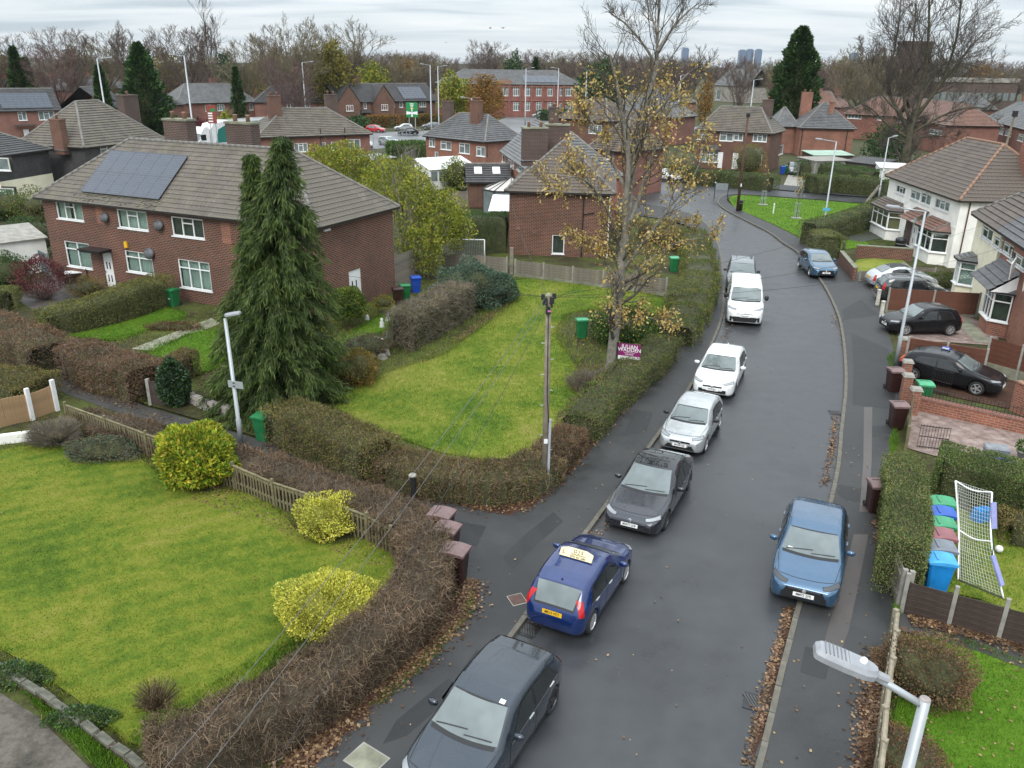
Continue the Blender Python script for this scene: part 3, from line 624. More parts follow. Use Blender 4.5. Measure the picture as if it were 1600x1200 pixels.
def chimney(parent, x, y, z0, w, d, z1, mat='brick_brown', pots=2, rz=0, potmat='ridge_clay', moss=False):
 b = MB(); b.box((x, y, (z0 + z1) / 2),(w, d, z1 - z0), rz); o = b.build('chimney', Mt[mat], parent)
 MB().box((x, y, z1 + .05),(w + .10, d + .10,.12), rz).build('coping', Mt['concrete_moss' if moss else mat], o)
 MB().box((x, y, z0 + .42),(w + .16, d + .16,.05), rz).build('flashing', Mt['lead'], o)
 for i in range(pots):
  u = (i + .5) / pots - .5; a = (u * w, 0) if w >= d else (0, u * d); co, si = math.cos(rz), math.sin(rz)
  MB().lathe([(.0,.0),(.13,0),(.11,.32),(.13,.34),(.13,.40),(.09,.40),(.09,.15)], (x + a[0] * co - a[1] * si, y + a[0] * si + a[1] * co, z1 + .10),10).build('chimney_pot', Mt[potmat], o, True)
 return o
HM = {}
def house(label, O, yaw, L, W, e, r, hl, hr, wall='brick_brown', roof='tile_brown', wins=(), near=False, chim=(), tiles=None, ridge='ridge_grey', oh=.3, cat='house', group=None, doors=(), pixel=True, upper=None, gut=True, name='house', courses=True):
 """rectangular house on a local frame: x along the front, y back; O the front left corner of the eaves"""
 t = thing(name, label, cat, (O[0], O[1], 0), yaw, group); bpy.context.view_layer.update()
 ws = {'F': ((oh, oh),(1,0), L - 2 * oh), 'R': ((L - oh, oh),(0,1), W - 2 * oh), 'B': ((L - oh, W - oh),(-1,0), L - 2 * oh), 'L': ((oh, W - oh),(0,-1), W - 2 * oh)}
 ca, sa = math.cos(yaw), math.sin(yaw)
 def toW(p): return Vector((O[0] + p[0] * ca - p[1] * sa, O[1] + p[0] * sa + p[1] * ca, p[2] if len(p) > 2 else 0))
 def pix(wn, px, py):
  (x, y),(tx, ty), ln = ws[wn]; p0 = toW((x, y)); td = Vector((tx * ca - ty * sa, tx * sa + ty * ca, 0)); nrm = Vector((td.y, -td.x, 0)); d = ray(px, py)
  k = (p0 - Vector((0,0, CAM_H))).dot(nrm) / d.dot(nrm); q = Vector((0,0, CAM_H)) + d * k; return (q - p0).dot(td), q.z
 ops = {k: [] for k in ws}
 for q in wins:
  wn, a, b, c, d, style = q[:6]; cu = q[6] if len(q) > 6 else random.choice((0,1,1,2))
  if pixel: s0, z1 = pix(wn, a, b); s1, z0 = pix(wn, c, d)
  else: s0, z0, s1, z1 = a, b, a + c, b + d
  if s1 < s0: s0, s1 = s1, s0
  w_, h_ = max(.3, round(s1 - s0,1)), max(.4, round(z1 - z0,1)); ops[wn].append((s0, s0 + w_, z0, z0 + h_, style, cu))
 for q in doors:
  wn, a, b, c, d, m = q[:6]
  if pixel: s0, z1 = pix(wn, a, b); s1, _ = pix(wn, c, d)
  else: s0, s1, z1 = a, a + c, d
  if s1 < s0: s0, s1 = s1, s0
  ops[wn].append((s0, s0 + max(.8, s1 - s0),.12, max(2.0, min(z1,2.3)), 'door', m))
 b = MB(); b2 = MB()
 for wn, ((x, y),(tx, ty), ln) in ws.items():
  o_ = [q for q in ops[wn]]; xs = sorted({0, ln} | {v for q in o_ for v in (max(0, q[0]), min(ln, q[1]))}); zs = sorted({0, e} | {v for q in o_ for v in (q[2], min(q[3], e - .05))} | ({upper[1]} if upper else set()))
  def WP(s, z, k=0.0): return (x + tx * s - ty * k, y + ty * s + tx * k, z)
  for i in range(len(xs) - 1):
   for j in range(len(zs) - 1):
    cx, cz = (xs[i] + xs[i + 1]) / 2,(zs[j] + zs[j + 1]) / 2
    if any(q[0] < cx < q[1] and q[2] < cz < q[3] for q in o_): continue
    mi = 1 if upper and cz > upper[1] else 0
    b.quad(WP(xs[i], zs[j]), WP(xs[i + 1], zs[j]), WP(xs[i + 1], zs[j + 1]), WP(xs[i], zs[j + 1]), mi)
  for q in o_:
   s0, s1, z0, z1 = q[0], q[1], q[2], min(q[3], e - .05); dp = .34
   b.quad(WP(s0, z0), WP(s0, z0,.1), WP(s0, z1,.1), WP(s0, z1)); b.quad(WP(s1, z0,.1), WP(s1, z0), WP(s1, z1), WP(s1, z1,.1))
   b.quad(WP(s0, z1,.1), WP(s1, z1,.1), WP(s1, z1), WP(s0, z1)); b.quad(WP(s0, z0), WP(s1, z0), WP(s1, z0,.1), WP(s0, z0,.1))
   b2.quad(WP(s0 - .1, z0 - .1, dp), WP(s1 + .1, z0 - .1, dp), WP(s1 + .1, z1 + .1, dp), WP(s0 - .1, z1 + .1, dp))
   if q[4] == 'door':
    d = inst('door', MB().box(((s1 - s0) / 2,0,(z1 - z0) / 2),(s1 - s0,.05, z1 - z0)).mesh('door', Mt[q[5]]), t, WP(s0, z0,.07),(0,0, math.atan2(ty, tx)))
    if near:
     MB().box((.1,-.05,.95),(.04,.06,.14)).build('handle', Mt['chrome'], d)
     for u, v in ((.3,1.35),(.62,1.35),(.3,.55),(.62,.55)): MB().box(((s1 - s0) * u, -.03, v),(.09,.012,.42)).build('panel', Mt['carglass_dark' if q[5] == 'door_white' else 'door_dark'], d)
   else: put_window(t, WP(s0, z0,.05),(tx, ty), s1 - s0, z1 - z0, q[4], near, q[5])
 b.build('wall', [Mt[wall], Mt[upper[0]] if upper else Mt[wall]], t)
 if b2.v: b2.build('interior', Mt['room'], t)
 # eaves: soffit, gutter
 if gut:
  for i, (p, q) in enumerate((((0,0),(L, 0)),((L, 0),(L, W)),((L, W),(0, W)),((0, W),(0,0)))):
   if (i == 1 and hr < .01) or (i == 3 and hl < .01): continue
   MB().bar((p[0], p[1], e - .06),(q[0], q[1], e - .06),.11,.12).build('gutter', Mt['gutter'], t)
  MB().quad((0, W, e - .1),(L, W, e - .1),(L, 0, e - .1),(0,0, e - .1)).build('soffit', Mt['gutter'], t)
 ra, rb = Vector((hl, W / 2, r)), Vector((L - hr, W / 2, r)); c = [Vector((0,0, e)), Vector((L, 0, e)), Vector((L, W, e)), Vector((0, W, e))]
 rm = MB(); T = []; tl = tiles
 single = (rb - ra).length < .3
 faces = [([c[0], c[1], ra] if single else [c[0], c[1], rb, ra]),([c[2], c[3], rb] if single else [c[2], c[3], ra, rb])]
 if hr > .01: faces.append([c[1], c[2], rb])
 if hl > .01: faces.append([c[3], c[0], ra])
 for i, f in enumerate(faces):
  back = i == 1
  rm, o_ = roof_courses(f, mb=rm, tiles=None if back else tl); T += o_
 if hr < .01: rm.poly([(L - oh, oh, e - .1),(L - oh, W - oh, e - .1),(L - oh, W / 2, r - .15)], 1)
 if hl < .01: rm.poly([(oh, W - oh, e - .1),(oh, oh, e - .1),(oh, W / 2, r - .15)], 1)
 for f in faces:
  rm.poly([p - Vector((0,0,.03)) for p in f], 0)
 rm.build('roof', [Mt[roof], Mt[wall]], t)
 if T: lay_tiles(T, t, Mt[roof], tl)
 up = Vector((0,0,.03)); R_ = .11 if near else .12
 caps(t, ra + up, rb + up, Mt[ridge], near, R_)
 if hr > .01: caps(t, c[1] + up, rb + up, Mt[ridge], near, R_, 'hip_tile'); caps(t, c[2] + up, rb + up, Mt[ridge], False, R_, 'hip_tile')
 if hl > .01: caps(t, c[0] + up, ra + up, Mt[ridge], near, R_, 'hip_tile'); caps(t, c[3] + up, ra + up, Mt[ridge], False, R_, 'hip_tile')
 for q in chim: chimney(t, *q)
 HM[label] = (t, toW, pix, ws); return t
def tube_part(parent, pts, r, mat, name='downpipe', n=6): return MB().tube(pts, r, n).build(name, Mt[mat], parent)
Mt['dish_grey'] = pm('dish_grey', (.085,.09,.095),.5,.3,6)
def dish(parent, loc, rz, size=.33, mat='dish_grey', name='satellite_dish'):
 b = MB(); b.lathe([(0,.0),(size * .5,-.03),(size * .85,-.085),(size, -.13),(size, -.145),(size * .5,-.045),(0,-.015)], n=18)
 o = b.build(name, Mt[mat], parent, True); o.location = loc; o.rotation_euler = (rad(70),0, rz)
 MB().tube([(0,0,-.02),(0, size * .5,-.2),(0, size * .55,.28)], .014,5).build('feed_arm', Mt['metal_dark'], o)
 MB().tube([(0,0,-.02),(0,.02,-.3)], .022,5).build('bracket', Mt['metal_dark'], o); return o
# --- the long brown brick house on the left, behind the weeping conifer
rd = rad
H1L = 'long brown brick house with solar panels behind the weeping conifer'
h1 = house(H1L, (-29.67,50.95), rd(-24.6),21.38,8.0,5.26,8.61,4.4,4.4, 'brick_brown', 'tile_brown',
 [('F', 85,312,131,346, 'c3', 0),('F', 181,325,232,361, 'c3', 1),('F', 266,337,320,374, 'c3', 2),('F', 99,375,145,421, 'c2t', 1),('F', 194,391,241,430, 'c2t', 1),('F', 277,405,331,456, 'c3t', 1),
     ('F', 14.2,0,15.4,1.5, 'c3', 1)][:6] + [], True,
 [(8.1,4.6,7.4,1.9,.75,9.85, 'brick_dark', 2,0, 'ridge_clay', True),(13.0,4.6,7.4,1.9,.75,9.85, 'brick_dark', 2,0, 'ridge_clay', True)], tiles=.305, doors=[('F', 158,391,179,435, 'door_white'),('R', 544,414,567,480, 'door_white')])
_, toW1, pix1, ws1 = HM[H1L]
def on_wall(H, wn, px, py, k=-.05):
 (x, y),(tx, ty), ln = HM[H][3][wn]; s, z = HM[H][2](wn, px, py); return Vector((x + tx * s - ty * k, y + ty * s + tx * k, z))
Mt['fin_grey'] = pm('panel_frame', (.11,.12,.13),.45,.15,5, metal=.3)
# solar array: two rows of panels lying just above the front slope
ang = math.atan2(8.61 - 5.26,4.0); sl_ = math.hypot(8.61 - 5.26,4.0)
def slope1(x, s, h): return Vector((x, s * math.cos(ang) - h * math.sin(ang),5.26 + s * math.sin(ang) + h * math.cos(ang)))
pm1 = MB().box((0,0,0),(.98,1.62,.035)).mesh('solar_panel', Mt['solar'])
fr1 = MB()
for a, b in (((-.495,-.815),(.495,-.815)),((.495,-.815),(.495,.815)),((.495,.815),(-.495,.815)),((-.495,.815),(-.495,-.815))): fr1.bar((*a, .004),(*b, .004),.022,.042)
fr1 = fr1.mesh('frame', Mt['fin_grey'])
def roofpt(px, py):    
 n = (toW1((0,0,5.26)) - toW1((0,0,5.26))); A = toW1((0,0,5.26)); B = toW1((1,0,5.26)); C = toW1((0,4,8.61)); nn = (B - A).cross(C - A).normalized()
 d = ray(px, py); k = (A - Vector((0,0, CAM_H))).dot(nn) / d.dot(nn); q = Vector((0,0, CAM_H)) + d * k; dl = q - A; t_ = (B - A).normalized(); return dl.dot(t_), dl.dot(nn.cross(t_))
x0_, s1_ = roofpt(176,237); x1_, s0_ = roofpt(249,314)
x0_ = (x0_ + roofpt(128,302)[0]) / 2; x1_ = (x1_ + roofpt(297,247)[0]) / 2; s0_ = (s0_ + roofpt(128,302)[1]) / 2; s1_ = (s1_ + roofpt(297,247)[1]) / 2
npan = max(4, round((x1_ - x0_) / 1.0)); kx = (x1_ - x0_) / npan; ks = (s1_ - s0_) / 2
for i in range(npan):
 for j in range(2):
  o = inst('solar_panel', pm1, h1, slope1(x0_ + (i + .5) * kx, s0_ + (j + .5) * ks, .15),(ang, 0,0),(kx / 1.0, ks / 1.65,1)); inst('frame', fr1, o)
for px, py, s_ in ((166,338,.30),(251,350,.31),(236,394,.34)): dish(h1, on_wall(H1L, 'F', px, py, -.28), rd(10), s_)
cp = on_wall(H1L, 'F', 157,388,-.45); MB().box(cp, (1.9,.9,.09)).box(cp - Vector((0,-.02,.09)),(1.75,.8,.08)).build('door_canopy', Mt['gutter'], h1)
ab = on_wall(H1L, 'F', 198,382,-.06); MB().box(ab, (.24,.1,.36)).build('alarm_box', pm('yellow_box', (.75,.42,.02),.5,.05), h1)
for px0, py0, px1, py1 in ((148,322,164,350),(344,347,362,381)):
 a = on_wall(H1L, 'F', px0, py0,-.004); b = on_wall(H1L, 'F', px1, py1,-.004); MB().quad((a.x, a.y, b.z),(b.x, b.y, b.z),(b.x, b.y, a.z),(a.x, a.y, a.z)).build('brick_panel', Mt['brick_orange'], h1)
MB().bar((21.08 + .06,1.0,4.95),(21.08 + .06,1.5,4.95),.12,.1).build('floodlight', Mt['white'], h1)
mossy = MB()
for i in range(60):
 x = x0_ + RU(-.5, kx * npan + .6); s = RU(.05, max(.2, s0_ - .05)); mossy.box(slope1(x, s, .07),(RU(.05,.2), RU(.05,.14),.03), RU(0,3))
mossy.build('moss', Mt['concrete_moss'], h1)['kind'] = 'stuff'
# --- brown brick house in the middle, end wall to the camera
H2L = 'brown brick house with pyramid roof behind the concrete post fence'
h2 = house(H2L, (-.72,60.11), rd(-6.5),7.95,9.2,4.75,7.99,3.95,3.97, 'brick_brown', 'tile_brown2', [('F', 863,367,881,397, 'c1', 2)], True,
 [(1.6,5.3,6.0,1.9,.8,8.75, 'brick_dark', 2, rd(20), 'ridge_clay', True),(3.2,7.2,6.2,1.9,.8,8.9, 'brick_dark', 2,0, 'ridge_clay', True)], tiles=.31)
tube_part(h2, [(5.72,.24,4.6),(5.72,.24,.1)], .05, 'gutter'); tube_part(h2, [(5.72,.24,3.2),(6.5,.24,3.35)], .04, 'gutter', 'waste_pipe')
tube_part(h2, [(7.6,.24,4.6),(7.6,.24,.1)], .045, 'white')
for z in (1.75,2.0): MB().box((2.2 if z < 1.9 else 1.0,.27, z),(.3,.06,.16)).build('air_brick', Mt['brick_red'], h2)
# --- white rendered semi on the right
H3L = 'white rendered semi with bay windows and clay hip roof on the right'
h3 = house(H3L, (31.8,71.96), rd(-93.6),14.34,8.33,4.85,8.32,4.32,4.09, 'render_white', 'tile_brown2',
 [('F', 1401,288,1413,305, 'c3', 2),('F', 1424,295,1436,315, 'c2', 1),('F', 1440,300,1452,322, 'c2', 1),('F', 1462,309,1481,332, 'c3', 1)], True,
 [(12.2,5.2,5.5,1.5,.8,9.0, 'brick_orange', 2,0, 'ridge_clay', True)], tiles=.31, ridge='ridge_clay', doors=[('F', 1413,357,1421,384, 'door_dark'),('F', 1424,362,1431,388, 'door_white')])
def bay(parent, H, wn, s0, s1, dep, z0, z1, wallm, roofm, style='b3', slope=.75, cu=1, base='brick_red', cant=.45):
 """canted bay window standing in front of wall wn between s0 and s1"""
 (x, y),(tx, ty), ln = HM[H][3][wn]
 def WP(s, k, z): return Vector((x + tx * s + ty * k, y + ty * s - tx * k, z))
 pl = [(s0,.02),(s0 + cant, dep),(s1 - cant, dep),(s1,.02)]; o = MB(); o2 = MB()
 for (a, ka),(b, kb) in zip(pl, pl[1:]):
  o.quad(WP(a, ka, 0), WP(b, kb, 0), WP(b, kb, z0), WP(a, ka, z0),0); o2.quad(WP(a, ka, z1), WP(b, kb, z1), WP(b, kb, z1 + .14), WP(a, ka, z1 + .14))
 o = o.build('bay', Mt[wallm], parent); o2.build('bay_cornice', Mt['upvc'], parent)
 for i, ((a, ka),(b, kb)) in enumerate(zip(pl, pl[1:])):
  A, B = WP(a, ka, z0), WP(b, kb, z0); d = B - A; put_window(parent, A + d * .01,(d.x, d.y), d.length * .98, z1 - z0, style if i == 1 else 'c1t', True, cu)
 q = [WP(s0 - .18,-.0, z1 + .14), WP(s0 + cant - .1, dep + .2, z1 + .14), WP(s1 - cant + .1, dep + .2, z1 + .14), WP(s1 + .18,-.0, z1 + .14), WP(s1 - .25,.02, z1 + slope), WP(s0 + .25,.02, z1 + slope)]
 rm = MB()
 roof_courses([q[1], q[2], q[4], q[5]], .28, mb=rm); rm.poly([q[0], q[1], q[5]]); rm.poly([q[2], q[3], q[4]]); rm.build('bay_roof', Mt[roofm], parent)
 for a, b in ((q[1], q[5]),(q[2], q[4])): MB().tube([a, b], .06,6).build('hip_tile', Mt['ridge_grey'], parent)
 for a, b in ((q[0], q[1]),(q[1], q[2]),(q[2], q[3])): MB().bar(a - Vector((0,0,.05)), b - Vector((0,0,.05)),.08,.09).build('gutter', Mt['gutter'], parent)
 return o
def wallS(H, wn, px, py): return HM[H][2](wn, px, py)
bay(h3, H3L, 'F', wallS(H3L, 'F', 1374,345)[0] + .2, wallS(H3L, 'F', 1406,360)[0], .95,.95,2.35, 'render_white', 'tile_brown2', 'c3t', cu=3)
sA, sB = 9.4,13.0
bay(h3, H3L, 'F', sA, sB, 1.0,.95,2.35, 'render_white', 'tile_red', 'c3t', cu=2)
(x_, y_),(tx_, ty_), ln_ = HM[H3L][3]['F']
rmb = MB(); roof_courses([Vector((6.9,-.95,2.5)), Vector((9.3,-.95,2.5)), Vector((9.3,.3,3.25)), Vector((6.9,.3,3.25))], .28, mb=rmb); rmb.build('porch_roof', Mt['tile_red'], h3)
tube_part(h3, [(14.1,.9,4.7),(14.1,.9,.1)], .05, 'pole_brown'); tube_part(h3, [(13.2,.22,2.3),(13.2,.22,.1)], .045, 'pole_brown')
tube_part(h3, [(.3,1.2,4.7),(.3,1.2,.1)], .05, 'pole_brown')
for s, z in ((2.0,2.6),(3.3,2.2),(4.1,1.6)): MB().box((14.05, s, z),(.02,.5,.04)).build('rust_stain', Mt['brick_orange'], h3)
MB().bar((.3,.28,2.9),(14.04,.28,2.9),.02,.05).build('string_course', Mt['render_white'], h3)
# --- the pair at the right edge: cream half and brick half
def hpx(label, FL, FR, e, W, r, hl, hr, **k):
 a, b = g(*FL, e), g(*FR, e); d = b - a; L = d.length; yaw = math.atan2(d.y, d.x)
 if hl == 'h': hl = W / 2
 if hr == 'h': hr = W / 2
 if hl + hr > L - .4:
  s = (L - .4) / (hl + hr); hl *= s; hr *= s
 return house(label, (a.x, a.y), yaw, L, W, e, r, hl, hr, **k)
H4A = 'cream rendered half of the pair with dark brown roof at the right edge'
H4B = 'red brick half of the pair with grey porch canopy at the right edge'
pa, pm4, pb = g(1519,333,5.0), g(1558,360,5.0), g(1600,387,5.0); dd = (pb - pa).normalized(); y4 = math.atan2(dd.y, dd.x); la = (pm4 - pa).dot(dd)
h4a = house(H4A, (pa.x, pa.y), y4, la, 8.2,5.0,8.3,4.1,0, wall='render_cream', roof='tile_brown2', near=True, wins=[('F', 1536,351,1548,380, 'c2', 1),('F', 1554,366,1566,394, 'c2', 1)], ridge='ridge_grey')
pq = pa + dd * (la + .02)
h4b = house(H4B, (pq.x, pq.y), y4,8.5,8.2,5.0,8.3,0,0, wall='brick_orange', roof='tile_grey', near=True, wins=[('F', 1569,376,1580,403, 'c2', 1),('F', 1580,387,1600,424, 'c3', 1)], ridge='ridge_grey', doors=[('F', 1524,440,1531,490, 'door_white')][:0])
s0 = wallS(H4A, 'F', 1500,440)[0]
bay(h4a, H4A, 'F', max(.3, s0 + .1), max(.3, s0 + .1) + 1.7,.8,.9,2.3, 'render_cream', 'tile_slate', 'c3t', slope=.45, cu=1, cant=.4)
s1 = wallS(H4B, 'F', 1545,480)[0]
bay(h4b, H4B, 'F', 1.5,4.0,.85,.9,2.35, 'brick_orange', 'tile_grey', 'c3t', slope=.6, cu=2)
(x_, y_),(tx_, ty_), ln_ = HM[H4B][3]['F']
cmb_ = MB(); roof_courses([Vector((.3,-.95,2.55)), Vector((4.3,-.95,2.55)), Vector((4.3,.3,3.45)), Vector((.3,.3,3.45))], .42, mb=cmb_); cmb_.build('canopy_roof', Mt['tile_grey'], h4b)
MB().box((.75,.24,1.2),(.9,.06,2.2)).build('door', Mt['door_white'], h4b); MB().bar((.3,.28,3.47),(4.3,.28,3.47),.06,.2).build('flashing', Mt['lead'], h4b)
MB().poly([(4.28,-.9,2.5),(4.28,.3,2.5),(4.28,.3,3.4)]).build('cheek', Mt['upvc'], h4b)
for s in (4.2,6.6): MB().bar((s, -.02,3.95),(s + .75,-.38,3.75),.04,.9).build('open_casement', Mt['upvc'], h4b)
# --- houses of the middle distance
H5L = 'brick house with weathered hip roof just left of the willow'
h5 = house(H5L, (-31.92,104.72), rd(32.9),15.4,8.4,4.5,7.65,5.0,4.7, wall='brick_red', roof='tile_brown', wins=[('F', 459,224,482,237, 'c3'),('F', 502,222,510,236, 'c1'),('F', 517,221,525,235, 'c1'),('F', 544,218,564,233, 'c2'),('F', 556,251,566,262, 'c1')],
 chim=[(3.6,3.4,6.0,1.6,.8,9.2, 'brick_brown', 2),(12.0,5.6,5.6,1.6,.8,9.2, 'brick_dark', 2)])
tube_part(h5, [(8.3,.2,5.4),(8.3,.2,.1)], .06, 'gutter'); tube_part(h5, [(11.6,.2,5.4),(11.6,.2,.1)], .06, 'gutter')
H6L = 'red brick semi with two chimneys and a white lean-to behind'
h6 = house(H6L, (-12.38,113.38), rd(-43.1),11.8,7.3,4.3,7.25,3.4,3.1, wall='brick_orange', roof='tile_grey', wins=[('F', 670,216,680,230, 'c2'),('F', 688,219,705,235, 'c2'),('F', 717,223,734,241, 'c2'),('F', 744,228,758,245, 'c2'),('F', 679,236,685,247, 'c1')],
 chim=[(1.6,3.2,5.2,1.5,.8,8.6, 'brick_dark', 2),(7.6,2.6,5.6,1.5,.8,8.9, 'brick_brown', 4)])
H7L = 'red brick house with slate roof partly hidden by the pyramid roofed house'
h7 = hpx(H7L, (781,236),(838,276),4.6,7.5,7.8,0.01, 'h', wall='brick_orange', roof='tile_slate', wins=[('F', 784,240,789,256, 'c1'),('F', 793,246,803,264, 'c2'),('F', 807,254,817,272, 'c3'),('F', 820,262,825,278, 'c1')], chim=[(1.5,5.5,6.2,1.4,.8,9.1, 'brick_dark', 2)])
H8L = 'slate hung house with steep mansard roof at left'
h8 = hpx(H8L, (131,231),(258,217),5.2,8.5,9.2, 'h', 'h', wall='tile_dark', roof='tile_brown', wins=[('F', 156,228,181,242, 'c2')], chim=[(-.1,2.6,4.5,.8,1.2,7.7, 'brick_brown', 1,0, 'brick_orange'),(10.8,3.6,6.2,2.2,.9,9.6, 'brick_dark', 1)])
H9L = 'cream house with dark tile hung upper floor at the left edge'
a_ = g(-16,246,5.0); h9 = house(H9L, (a_.x - 11 * math.cos(.18), a_.y + 11 * math.sin(.18) - .0),-.18,11,8,5.0,7.2,4,4, wall='render_cream', roof='tile_dark', wins=[('F', -8,246,16,267, 'c1'),('F', -6,294,23,312, 'c2')], upper=('tile_dark', 2.75))
H10L = 'brick semi with white bay windows behind the telegraph pole'
h10 = hpx(H10L, (1087,203),(1207,209),5.1,7.6,8.2,2.2,2.8, wall='brick_brown', roof='tile_brown', near=False, wins=[('F', 1090,206,1110,219, 'c3'),('F', 1125,207,1145,221, 'c2'),('F', 1147,207,1160,220, 'c2'),('F', 1177,209,1198,222, 'c3'),('R', 1218,228,1223,240, 'c1')], chim=[(8.6,4.2,6.6,1.4,.8,9.2, 'brick_dark', 1,0, 'brick_orange')], doors=[('F', 1122,232,1128,252, 'door_white'),('F', 1146,234,1151,254, 'door_white')])
for s in (.6,6.7): bay(h10, H10L, 'F', s, s + 2.6,.8,.9,2.4, 'brick_brown', 'tile_grey', 'c3t', cu=1)
H11L = 'red brick house with blank end wall and tall orange chimney'
h11 = house(H11L, (45.95,138.46), rd(-7.4),8.9,8.4,4.4,8.2,4.1,4.4, wall='brick_orange', roof='tile_grey', chim=[(2.0,7.5,5.6,1.7,1.0,9.6, 'brick_orange', 2),(5.1,2.6,5.8,.7,.6,8.3, 'brick_orange', 0)])
h11b = house('rear wing of red brick with grey slate roof beside the blank end wall', (43.2,143.0), rd(-7.4),4.2,9,4.3,7.2,2.0,2.0, wall='brick_orange', roof='tile_slate', group='roofs beyond')
tube_part(h11, [(.6,.2,4.3),(.6,.2,.2)], .06, 'gutter'); tube_part(h11, [(7.6,.2,4.3),(7.6,.2,.2)], .06, 'gutter')
# --- the far left estate
HSL = 'far left brick house with solar panels and cross gable'
hs = hpx(HSL, (-95,176),(97,172),5.0,8,8.4, 'h', .01, wall='brick_red', roof='tile_dark', wins=[('F', 27,175,43,188, 'c2'),('F', 59,174,87,187, 'c3'),('F', 65,204,92,219, 'c3'),('F', -30,175,-8,190, 'c2')], doors=[('F', 37,208,49,224, 'door_white')])
def far_solar(parent, L, x0, x1, s0, s1, e, r, W, n):
 an = math.atan2(r - e, W / 2); me = MB().box((0,0,0),(1,1,.05)).mesh('solar_panel', Mt['solar'])
 for i in range(n):
  k = (x1 - x0) / n
  inst('solar_panel', me, parent, (x0 + (i + .5) * k, (s0 + s1) / 2 * math.cos(an) - .16 * math.sin(an), e + (s0 + s1) / 2 * math.sin(an) + .16 * math.cos(an)),(an, 0,0),(k * .97, s1 - s0,1))
Ls = (g(97,172,5) - g(-95,176,5)).length
far_solar(hs, Ls, Ls * .5, Ls * .93,.5,4.0,5,8.4,8,7)
cx = MB().box((Ls * .66,-.35,2.75),(3.2,.9,.12)).build('porch_canopy', Mt['tile_dark'], hs)
p_ = g(97,173,5.0); q_ = g(172,170,5.0)
hg = house('brick gable end of the cross wing beside the far left solar panels', ((p_.x + 0.3), p_.y + .4), rd(90),9,(q_ - p_).length, 5.0,8.6,.01,.01, wall='brick_red', roof='tile_dark')
hg.location = (q_.x, q_.y - .5,0)
hpx('dark tiled hip roof behind the mansard house', (160,163),(233,166),4.8,9,8.6, 'h', 'h', wall='brick_red', roof='tile_dark', chim=[(9.4,4.6,7,1.2,1.2,9.6, 'brick_brown', 2)], group='roofs beyond')
hpx('lichened slate hip roof in front of the big cypress', (234,166),(290,163),4.8,9,8.4,2, 'h', wall='brick_red', roof='tile_slate', wins=[('F', 268,166,278,175, 'c2')])
hpx('long slate roofed semi behind the green and white lorry', (276,162),(404,159),4.8,9,8.6, 'h', 'h', wall='brick_red', roof='tile_slate', wins=[('F', 320,164,331,174, 'c3'),('F', 339,163,351,173, 'c3'),('F', 366,161,381,168, 'c4'),('F', 389,162,396,172, 'c1')], chim=[(11.5,5,7,1.5,1,9.6, 'brick_brown', 2)], doors=[('F', 292,186,302,205, 'door_white')])
hpx('hip roofed house behind the bare purple tree', (395,160),(520,160),4.8,9,8.2, 'h', 'h', wall='brick_red', roof='tile_dark', wins=[('F', 448,160,460,170, 'c2'),('F', 475,160,485,168, 'c2')])
HTL = 'far terrace with two brick gables and solar panels above the main road'
ht = hpx(HTL, (526,160),(683,157),5.0,9,8.8,.01,.01, wall='brick_brown', roof='tile_dark', wins=[('F', 546,158,551,170, 'c1'),('F', 568,160,573,170, 'c1'),('F', 606,159,617,168, 'c3'),('F', 624,159,630,168, 'c1'),('F', 655,158,666,167, 'c3'),('F', 606,180,617,187, 'c3'),('F', 655,177,666,185, 'c3'),('F', 545,168,553,178, 'c2')])
Lt = (g(683,157,5) - g(526,160,5)).length
far_solar(ht, Lt, Lt * .66, Lt * .90,.6,4.6,5,8.8,9,6)
def gable_front(parent, x, w, dep, e, r, wall, roof):
 b = MB(); y = .3 - dep
 b.quad((x, y, 0),(x + w, y, 0),(x + w, y, e),(x, y, e),0); b.poly([(x, y, e),(x + w, y, e),(x + w / 2, y, r)], 0)
 b.quad((x, .3,0),(x, y, 0),(x, y, e),(x, .3, e),0); b.quad((x + w, y, 0),(x + w, .3,0),(x + w, .3, e),(x + w, y, e),0)
 o = b.build('gable', Mt[wall], parent); rm = MB(); k = 4.4
 roof_courses([Vector((x - .2, k, e - .15)), Vector((x - .2, y - .15, e - .15)), Vector((x + w / 2, y - .15, r + .05)), Vector((x + w / 2, k, r + .05))], mb=rm); roof_courses([Vector((x + w + .2, y - .15, e - .15)), Vector((x + w + .2, k, e - .15)), Vector((x + w / 2, k, r + .05)), Vector((x + w / 2, y - .15, r + .05))], mb=rm)
 rm.build('gable_roof', Mt[roof], parent); return y
for fx in (.0,.335):
 y = gable_front(ht, Lt * fx, 5.6,.9,5.0,8.6, 'brick_brown', 'tile_dark')
 for z in ((3.1,) if fx == 0 else (3.1,.5)): put_window(ht, (Lt * fx + 2.0, y - .01, z),(1,0),1.8,1.3, 'c3', False)
MB().box((Lt * .79,-.3,2.9),(4,1.2,.5),0,0,.8).build('porch_canopy', Mt['tile_dark'], ht); MB().box((Lt * .26,-.3,2.9),(3,1.2,.5),0,0,.8).build('porch_canopy', Mt['tile_dark'], ht)
chimney(ht, Lt * .3,5,7.5,1.8,1,10, 'brick_brown', 3)
